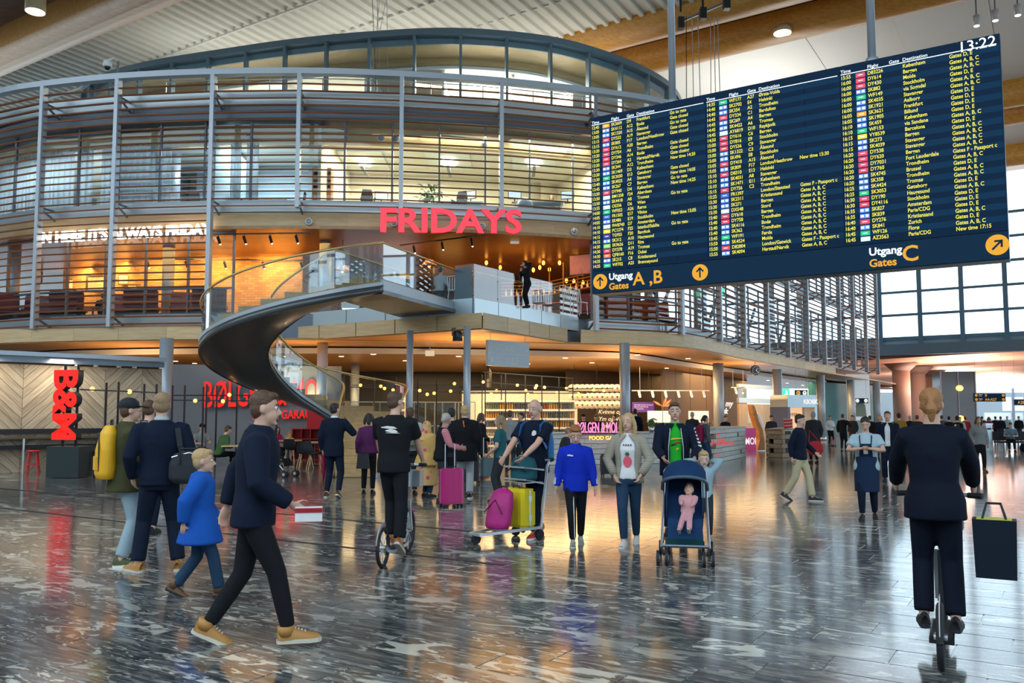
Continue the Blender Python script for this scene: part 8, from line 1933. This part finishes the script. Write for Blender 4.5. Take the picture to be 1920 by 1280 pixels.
# stroller
def stroller(pos, rz, label, hood=True, m=None, scale=1.0):
    m = m or cloth('stroller_blue', (0.008, 0.035, 0.10)); r = thing('stroller', label, 'stroller', pos, rz); r.scale = (scale,)*3
    for s in (-1, 1):
        part('frame_tube', MB().tube([(s*0.27, -0.42, 0.20), (s*0.26, -0.05, 0.55), (s*0.25, 0.38, 1.02), (s*0.22, 0.46, 1.06)], 0.015, 8), m_alu, r); part('rear_leg', MB().tube([(s*0.26, 0.02, 0.62), (s*0.28, 0.34, 0.14)], 0.015, 8), m_dsteel, r); part('front_leg', MB().tube([(s*0.27, -0.42, 0.20), (s*0.24, -0.46, 0.12)], 0.016, 8), m_blackm, r)
        for y in (-0.46, 0.36):
            for k in (-1, 1):
                w = part('wheel', MB().tube([(s*0.26+k*0.05-0.016, y, 0.085), (s*0.26+k*0.05+0.016, y, 0.085)], 0.085, 16), m_blackm, r, False); part('hub', MB().tube([(s*0.26+k*0.05-0.019, y, 0.085), (s*0.26+k*0.05+0.019, y, 0.085)], 0.045, 12), m_alu, w)
    part('axle', MB().tube([(-0.3, 0.36, 0.09), (0.3, 0.36, 0.09)], 0.012, 6), m_dsteel, r); part('foot_bar', MB().tube([(-0.26, -0.42, 0.22), (0.26, -0.42, 0.22)], 0.014, 6), m_dsteel, r)
    part('seat_sling', MB().strip([Vector((-0.20, y, z)) for y, z in ((-0.40, 0.30), (-0.30, 0.50), (-0.08, 0.50), (0.10, 0.62), (0.26, 0.98))], [Vector((0.20, y, z)) for y, z in ((-0.40, 0.30), (-0.30, 0.50), (-0.08, 0.50), (0.10, 0.62), (0.26, 0.98))]), m, r, True)
    for s in (-1, 1): part('side_panel', MB().ex([(-0.08, 0.50), (0.10, 0.62), (0.26, 0.98), (0.16, 0.95), (-0.10, 0.62)], (s*0.21, 0, 0), (0, 1, 0), (0, 0, 1), (s*0.01, 0, 0)), m, r)
    part('handle', MB().tube([(-0.22, 0.46, 1.06), (-0.1, 0.48, 1.07), (0.1, 0.48, 1.07), (0.22, 0.46, 1.06)], 0.018, 8), m_blackm, r); part('basket', MB().box((0, 0.12, 0.24), (0.42, 0.40, 0.12)), c_teal, r)
    if hood:
        K = 8; J = 10; vs = []
        for i in range(K+1):
            t = 0.50+1.9*i/K
            for j in range(J+1):
                a_ = PI*j/J; R_ = 0.34; x = -0.25*math.cos(a_); rad = 0.28+0.10*math.sin(a_)
                vs.append((x*1.08, 0.16-math.cos(t)*rad*math.sin(a_)*0.0-math.cos(t)*0.36*math.sin(a_)**0.5, 0.82+math.sin(t)*0.36*math.sin(a_)**0.5))
        fs = [(i*(J+1)+j, i*(J+1)+j+1, (i+1)*(J+1)+j+1, (i+1)*(J+1)+j) for i in range(K) for j in range(J)]
        hd = part('hood', MB().add(vs, fs), m, r, True); part('hood_rim', MB().tube([Vector(vs[j]) for j in range(J+1)], 0.022, 8), mat('hood_rim', (0.06, 0.10, 0.14), 0.5), hd, True)
    return r
sp = gp(1290, 1052); stroller((sp.x, sp.y+0.12, 0), D(-12), 'navy stroller with raised hood carrying a baby in pink', scale=0.94)
# baby in the stroller
P = H('baby in pink clothes lying in the stroller', (sp.x, sp.y-0.02), 0.66, D(-8), dict(tm=c_babyp, lm=c_babyp, legs='loose', hair='short', hc='brown', sm=c_cream, tname='romper', skin='fair', pad=0.02), lhand=(0.09, -0.20, 0.62), rhand=(-0.07, -0.22, 0.64), lfoot=(0.09, -0.55, 0.20, 0, -0.6), rfoot=(-0.09, -0.55, 0.18, 0, -0.6), lean=-0.55, q=3, big=1.75, z0=0.20, wide=1.15)
stroller((gp(518, 893).x, gp(518, 893).y, 0), D(70), 'small dark stroller parked by the cafe table', False, c_black, 0.95)
# tan-trouser man with red bag
P = H('man in navy sweater and tan trousers walking right', gp(1502, 939), 1.64, D(70), dict(tm=c_navy, lm=c_tan, legs='straight', hem=0.47, hair='short', hc='dark', sm=m_blackm, so=m_rub), lhand=(0.13, -0.14, 0.55), rhand=(-0.12, 0.05, 0.50), lfoot=(0.04, -0.12, 0.045), rfoot=(-0.04, 0.17, 0.07, 0, 0.5), nod=0.2, q=2)
pp = gp(1526, 930); r = thing('shoulder_bag', 'red bag hanging from the man in tan trousers', 'bag', (pp.x+0.05, pp.y, 0.82)); g = MB(); loft(g, [((0, 0, 0), 0.10, 0.06), ((0, 0, 0.08), 0.17, 0.09), ((0, 0, 0.22), 0.15, 0.08), ((0, 0, 0.28), 0.06, 0.03)]); job('pouch', g, c_red, r, 0.016, 3); part('strap', MB().tube([(-0.12, 0, 0.2), (-0.1, 0.02, 0.5), (0.1, 0, 0.24)], 0.012, 6), c_red, r)
H('man in long dark coat behind the man in tan trousers', gp(1527, 868), 1.74, D(200), dict(tm=c_dark, lm=c_black, hem=0.36, pad=0.02, flare=0.02, hair='short', hc='grey', sm=m_blackm), q=2)
# apron woman
P = H('woman in pale blue T-shirt and navy apron holding something at her chest', gp(1628, 973), 1.59, D(-2), dict(tm=c_ltblue, lm=c_djean, legs='tight', sleeve='half', hem=0.47, pad=0.016, tname='t_shirt', hair='bun', hc='dark', sm=m_blackm), lhand=(0.035, -0.16, 0.695), rhand=(-0.035, -0.16, 0.695), lpole=(1, 0.1, -0.5), rpole=(-1, 0.1, -0.5), lfoot=(0.06, 0.08, 0.05), rfoot=(-0.05, -0.04, 0.045), nod=0.45, sex='f', q=2, wide=1.15)
up = P['up']; g = MB(); loft(g, [(up((0, -0.012, 0.27)), 0.115*1.59, 0.105*1.59), (up((0, -0.012, 0.45)), 0.118*1.59, 0.096*1.59), (up((0, -0.012, 0.58)), 0.102*1.59, 0.082*1.59), (up((0, -0.012, 0.615)), 0.098*1.59, 0.08*1.59)]); job('apron', g, cloth('apron', (0.010, 0.024, 0.06)), P['r'], 0.018, 3)
patch(P, 'apron_bib', [(-0.10, 0.60), (0.10, 0.60), (0.085, 0.74), (-0.085, 0.74)], MATS['cloth_apron'], -1, 0.022); patch(P, 'apron_print', [(-0.03, 0.64), (0.03, 0.64), (0.035, 0.67), (-0.035, 0.675)], m_wsh, -1, 0.030)
for s in (-1, 1): part('apron_strap', MB().tube([up((s*0.05, -0.085, 0.735)), up((s*0.055, -0.06, 0.81)), up((s*0.035, 0.02, 0.84))], 0.010, 6), MATS['cloth_apron'], P['r'])
P = H('man in navy suit with lanyard standing behind the apron woman', gp(1668, 903), 1.72, D(-6), dict(tm=c_white, lm=c_navy, legs='straight', hem=0.50, tname='shirt', hair='short', hc='brown', sm=m_blackm), lhand=(0.13, -0.03, 0.5), q=2); open_jacket(P, c_navy, 0.42, 0.35, 'suit_jacket', 0.02)
patch(P, 'badge', [(0.01, 0.60), (0.05, 0.60), (0.05, 0.635), (0.01, 0.635)], m_wsh, -1, 0.03, sub=1)
# woman in black suit on kick scooter
pw2 = gp(1752, 1232); kick_scooter((pw2.x+0.12, pw2.y+0.12, 0), D(152), 'dark kick scooter ridden by the woman in the black suit', m_black)
P = H('woman in black trouser suit with auburn ponytail riding a kick scooter', (pw2.x+0.14, pw2.y+0.20), 1.66, D(180), dict(tm=c_ink, lm=c_ink, legs='straight', hem=0.445, pad=0.016, flare=0.01, hair='pony', hc='auburn', sm=m_blackm), lhand=(0.155, -0.22, 0.575), rhand=(-0.155, -0.22, 0.575), lpole=(1, 0.35, 0.1), rpole=(-1, 0.35, 0.1), lfoot=(0.055, 0.02, 0.045), rfoot=(-0.062, 0.06, 0.045), lift=0.155, sex='f', q=3, wide=1.06)
r = thing('shopping_bag', 'large dark shopping bag hanging from the handlebar of the scooter woman', 'bag', (3.12, 5.52, 0.58), D(150))
g = MB().ex([(-0.115, 0), (0.115, 0), (0.125, 0.37), (-0.125, 0.37)], (0, -0.08, 0), (1, 0, 0), (0, 0, 1), (0, 0.16, 0)); part('sack', g, mat('bag_ink', (0.004, 0.010, 0.02), 0.6, spec=0.2), r); part('gusset', MB().box((0.0, 0, 0.365), (0.20, 0.13, 0.02)), mat('bag_yellow', (0.55, 0.55, 0.05), 0.6), r)
for y in (-0.06, 0.06): part('handle', MB().tube([(-0.07, y, 0.36), (-0.04, y*0.3, 0.47), (0.04, y*0.3, 0.47), (0.07, y, 0.36)], 0.008, 6), m_blackm, r)
# walkers in the far hall
H('woman in grey cardigan, dark skirt and ankle boots walking towards the camera', gp(1838, 884), 1.58, D(18), dict(tm=c_grey, lm=c_black, legs='tight', hem=0.46, pad=0.014, hair='bob', hc='brown', sm=m_brl, boot=0.05, skirt=(0.34, 0.11, c_black)), lfoot=(0.04, -0.10, 0.045), rfoot=(-0.04, 0.14, 0.06, 0, 0.4), rhand=(-0.12, -0.08, 0.55), sex='f', q=2)
H('woman in white jacket and dark trousers near the far column', gp(1558, 836), 1.60, D(20), dict(tm=c_white, lm=c_black, hair='short', hc='brown', sm=m_blackm), lhand=(0.04, -0.14, 0.64), sex='f', q=1)
suitcase(gp(1561, 836), 0.3, 'small pink and brown suitcase beside the woman in white', 0.34, 0.24, 0.45, mat('rose_case', (0.40, 0.20, 0.18), 0.5), handle=0)
H('man in dark jacket with his back turned near the far column', gp(1582, 846), 1.68, D(165), dict(tm=c_black, lm=c_djean, hair='short', hc='brown', sm=m_blackm), rhand=(-0.16, -0.10, 0.66), q=1)
H('man in charcoal shirt facing the dark-jacket man', gp(1600, 842), 1.62, D(-30), dict(tm=c_dark, lm=c_dark, hair='short', hc='dark', sm=m_blackm), q=1)
far = [(1652, 852, 1.60, 5, c_black, c_black, 'bob', 'blond', 'f', 'blonde woman in black behind the navy suit man'), (1688, 862, 1.70, 185, c_mus, c_dark, 'short', 'dark', 'm', 'man in mustard coat with his back turned'), (1633, 846, 1.6, 175, c_black, c_dark, 'short', 'dark', 'm', 'man in black between the apron woman and the far column'),
       (1708, 842, 1.60, 10, c_navy, c_dark, 'short', 'grey', 'm', 'man in navy right of the mustard coat'), (1722, 850, 1.62, 170, c_dark, c_black, 'short', 'brown', 'm', 'man in charcoal half hidden by the ponytail woman'), (1782, 846, 1.58, 175, c_black, c_black, 'bun', 'dark', 'f', 'woman in black right of the ponytail woman'), (1768, 842, 1.62, 180, cloth('slate', (0.06, 0.09, 0.11)), c_dark, 'short', 'brown', 'm', 'man in slate jacket right of the ponytail woman'),
       (1812, 838, 1.56, 185, c_red, c_dark, 'short', 'dark', 'm', 'person in a red cap and red coat in the crowd'), (1802, 842, 1.55, 10, c_lgrey, c_dark, 'short', 'sand', 'm', 'man in pale grey in the far crowd'), (1868, 826, 1.55, 175, c_black, c_black, 'short', 'dark', 'm', 'man in black walking into the far hall'), (1878, 828, 1.55, 185, c_navy, c_dark, 'short', 'brown', 'm', 'man in navy walking into the far hall'),
       (1890, 824, 1.55, 0, c_ltblue, c_dark, 'short', 'sand', 'm', 'man in light blue by the waiting bench'), (1912, 828, 1.56, 5, c_black, c_dark, 'short', 'dark', 'm', 'dark-clad man at the picture edge'), (1856, 830, 1.52, 180, c_wine, c_black, 'long', 'brown', 'f', 'woman in wine red in the far hall'), (1843, 826, 1.55, 185, c_dark, c_black, 'short', 'dark', 'm', 'man in charcoal beyond the metal bin')]
for px, py, hh, hd, tm, lm, hr_, hc_, sx_, lab in far: H(lab, gp(px, py), hh, D(hd), dict(tm=tm, lm=lm, hair=hr_, hc=hc_, sm=m_blackm, cap=(m_stool if 'red cap' in lab else None)), sex=sx_, q=1, lfoot=(0.05, -0.05, 0.045), rfoot=(-0.05, 0.06, 0.045))
P = H('woman in black dress with white polka dots walking away', gp(1798, 858), 1.60, D(150), dict(tm=c_black, lm=c_black, legs='tight', hem=0.45, hair='bun', hc='dark', sm=m_blackm), sex='f', q=2)
m_dot, n, l, b = _new('polka_dot'); tc = n.new('ShaderNodeTexCoord'); vr = n.new('ShaderNodeTexVoronoi'); vr.inputs['Scale'].default_value = 9; vr.inputs['Randomness'].default_value = 0.25; l.new(tc.outputs['Object'], vr.inputs['Vector']); rp = n.new('ShaderNodeValToRGB'); rp.color_ramp.interpolation = 'CONSTANT'; rp.color_ramp.elements[0].color = (0.7, 0.7, 0.7, 1); rp.color_ramp.elements[1].position = 0.38; rp.color_ramp.elements[1].color = (0.01, 0.01, 0.012, 1); l.new(vr.outputs['Distance'], rp.inputs['Fac']); l.new(rp.outputs['Color'], b.inputs['Base Color'])
g = MB(); loft(g, [(P['up']((0, 0, 0.80)), 0.17, 0.11), (P['up']((0, 0, 0.62)), 0.16, 0.12), (P['up']((0, 0, 0.5)), 0.19, 0.15), (P['up']((0, 0, 0.34)), 0.22, 0.18)]); job('polka_dress', g, m_dot, P['r'], 0.02, 3)
sit = dict(lfoot=(0.06, -0.27, 0.045), rfoot=(-0.06, -0.25, 0.045), drop=0.235)
def seated(label, pos, h, hd, o, q=1, sex='m', lh=(0.08, -0.20, 0.40), rh=(-0.08, -0.20, 0.40), lean=0.1, **k):
    return H(label, pos, h, D(hd), o, lhand=lh, rhand=rh, lean=lean, q=q, sex=sex, **dict(sit, **k))
p = gp(1896, 846); seated('seated man in blue checked shirt on the bench at the right edge', (p.x, p.y+0.0), 1.72, 5, dict(tm=cloth('check_blue', (0.14, 0.24, 0.32), var=0.4), lm=c_black, sleeve='half', hair='short', hc='brown', sm=m_blackm), 2, lean=0.25)
r = thing('backpack', 'dark backpack on the floor beside the seated man on the bench', 'bag', (p.x+0.35, p.y-0.35, 0.0)); g = MB(); loft(g, [((0, 0, 0), 0.14, 0.1), ((0, 0, 0.2), 0.17, 0.12), ((0, 0, 0.38), 0.08, 0.05)]); job('main_bag', g, c_navy, r, 0.02, 3); part('handle', MB().tube([(-0.04, 0, 0.36), (0, 0, 0.42), (0.04, 0, 0.36)], 0.01, 6), m_blackm, r)
# people in the shops
def barstand(label, px, Y, h, hd, o, q=1, **k): p = atY(px, 778, Y); return H(label, (p.x, Y), h, D(hd), o, q=q, **k)
p = atY(378, 778, 27.6); seated('man in dark cap and grey shirt seated by the grey wall', (p.x, p.y), 1.76, 20, dict(tm=c_grey, lm=c_dark, sleeve='half', hair='short', hc='dark', cap=c_black, sm=m_blackm), 2)
p = atY(412, 778, 24.6); seated('man in moss green sweater leaning over a cafe table', (p.x, p.y), 1.78, 115, dict(tm=c_moss, lm=c_black, hair='short', hc='brown', sm=m_blackm), 2, lean=0.35)
p = atY(530, 778, 29.0); seated('small child in cream at the cafe table', (p.x, p.y+0.9), 1.2, 10, dict(tm=c_cream, lm=c_pink, hair='short', hc='blond', sm=m_blackm), 1, big=1.25, z0=0.12)
p = atY(503, 778, 29.0); seated('dark-haired woman beside the child at the cafe table', (p.x, p.y+1.0), 1.6, 30, dict(tm=c_mag, lm=c_black, hair='long', hc='dark', sm=m_blackm), 1, 'f')
for px, Y, hd, tm, hc_, lab in ((1094, 33.0, 5, c_black, 'dark', 'barista in a dark cap behind the pink letters'), (1120, 35.0, -20, c_black, 'dark', 'second barista bending behind the pink letters'), (1153, 35.5, -80, c_black, 'dark', 'barista in black T-shirt at the chalkboard')):
    barstand(lab, px, Y, 1.66, hd, dict(tm=tm, lm=c_black, sleeve='half', hair='short', hc=hc_, sm=m_blackm, cap=(c_black if 'cap' in lab else None)), lean=0.25 if 'bending' in lab else 0)
barstand('man in navy blazer with his back turned beside the round column', 1191, 33.5, 1.88, 170, dict(tm=c_navy, lm=c_dark, hair='short', hc='dark', sm=m_blackm, shirtcollar=c_white), 2)
barstand('man in dark jacket queuing at the cafe behind the green T-shirt man', 1298, 33.5, 1.75, 175, dict(tm=c_dark, lm=c_black, hair='short', hc='grey', sm=m_blackm), 2)
P = barstand('woman in grey jacket with a wine red rucksack by the plank counter', 1322, 25.0, 1.62, 120, dict(tm=cloth('ash', (0.10, 0.10, 0.12)), lm=c_jean, hair='pony', hc='dark', sm=m_blackm), 2, sex='f')
worn(P, 0.85, 0.32, 0.22, 0.48, c_wine, 'wine red rucksack of the woman by the plank counter')
barstand('blonde person seated low behind the plank counter', 1333, 33.0, 1.45, 90, dict(tm=c_mus, lm=c_dark, hair='bob', hc='blond', sm=m_blackm), sex='f')
barstand('man in black behind the plank counter with slogans', 1360, 35.6, 1.60, 30, dict(tm=c_black, lm=c_black, hair='short', hc='dark', sm=m_blackm))
barstand('man in dark suit reading at the pallet stand', 1446, 36.4, 1.62, 20, dict(tm=c_dark, lm=c_black, hair='short', hc='dark', sm=m_blackm), nod=0.4)
p = atY(1052, 778, 24.0); seated('man leaning at a table in front of the plank counter', (p.x, p.y), 1.7, 110, dict(tm=c_dark, lm=c_black, hair='short', hc='sand', sm=m_blackm), 1, lean=0.3)
suitcase(atZ(1140, 892), 0.2, 'black cabin suitcase beside the plank counter', 0.38, 0.25, 0.52, m_blackm, handle=0)
suitcase(atZ(884, 906), -0.2, 'black upright suitcase behind the parka man', 0.38, 0.25, 0.6, m_blackm, handle=0.35)
plant('potted_herb', (atY(1223, 822, 27.2).x, 27.35, 1.062), 'small green herb pot on the plank counter', 40, 0.22, 0.22, 0.14, (0.10, 0.20), m_alu)
cup = MB().lathe([(0.03, 0), (0.04, 0.11)], n=10).mesh('paper_cup', m_stool, True); lid = MB().lathe([(0.042, 0.11), (0.036, 0.125)], n=10).mesh('lid', m_white)
a_, b_ = atZ(1470, 857), atZ(1487, 850)
for k in range(8):
    for j in range(3): q_ = a_.lerp(b_, 0.1+0.11*k); o = link('paper_cup', cup); o.location = (q_.x+0.12, q_.y+0.3, 1.095+j*0.125); tag(o, 'red paper cup stacked on the pale plank stand, %s layer' % ('bottom', 'middle', 'top')[j], 'cup', 'red paper cups, %s layer' % ('bottom', 'middle', 'top')[j]); link('lid', lid, o)
# people upstairs
Pc = H('dark-haired woman in black phoning on the balcony', (0.55, 29.9), 1.70, D(-62), dict(tm=c_black, lm=c_black, hair='long', hc='dark', sm=m_blackm), lhand=(0.03, -0.09, 0.90), rhand=(-0.05, -0.13, 0.78), nod=0.2, lean=0.12, sex='f', q=2, z0=5.44)
p = atY(826, 545, 28.4); seated('man in grey shirt seated beside the stair landing', (p.x-0.1, 29.2), 1.75, 150, dict(tm=c_lgrey, lm=c_dark, hair='short', hc='dark', sm=m_blackm), 1, z0=5.46)
p = atY(273, 530, 35.2); H('waitress with blonde updo bending over a table upstairs', (p.x, p.y), 1.70, D(-70), dict(tm=c_black, lm=c_black, hair='bun', hc='blond', sm=m_blackm), lhand=(0.1, -0.25, 0.6), lean=0.4, sex='f', q=1, z0=RF)
p = atY(150, 540, 34.4); seated('guest in dark jacket seated upstairs behind the slats', (p.x-0.2, p.y), 1.8, 190, dict(tm=c_camo, lm=c_dark, hair='short', hc='dark', sm=m_blackm), 1, z0=RF)
p = atY(168, 545, 34.9); seated('guest in camouflage jacket seated upstairs behind the slats', (p.x+0.35, p.y+0.4), 1.75, 170, dict(tm=c_camo, lm=c_dark, hair='short', hc='brown', sm=m_blackm), 1, z0=RF)
p = atY(1033, 330, 35.2); seated('office worker in blue shirt seated between two monitors', (p.x, p.y), 1.7, 10, dict(tm=c_ltblue, lm=c_dark, hair='bob', hc='sand', sm=m_blackm), 1, 'f', z0=FO)
run_jobs()
bpy.context.view_layer.update()
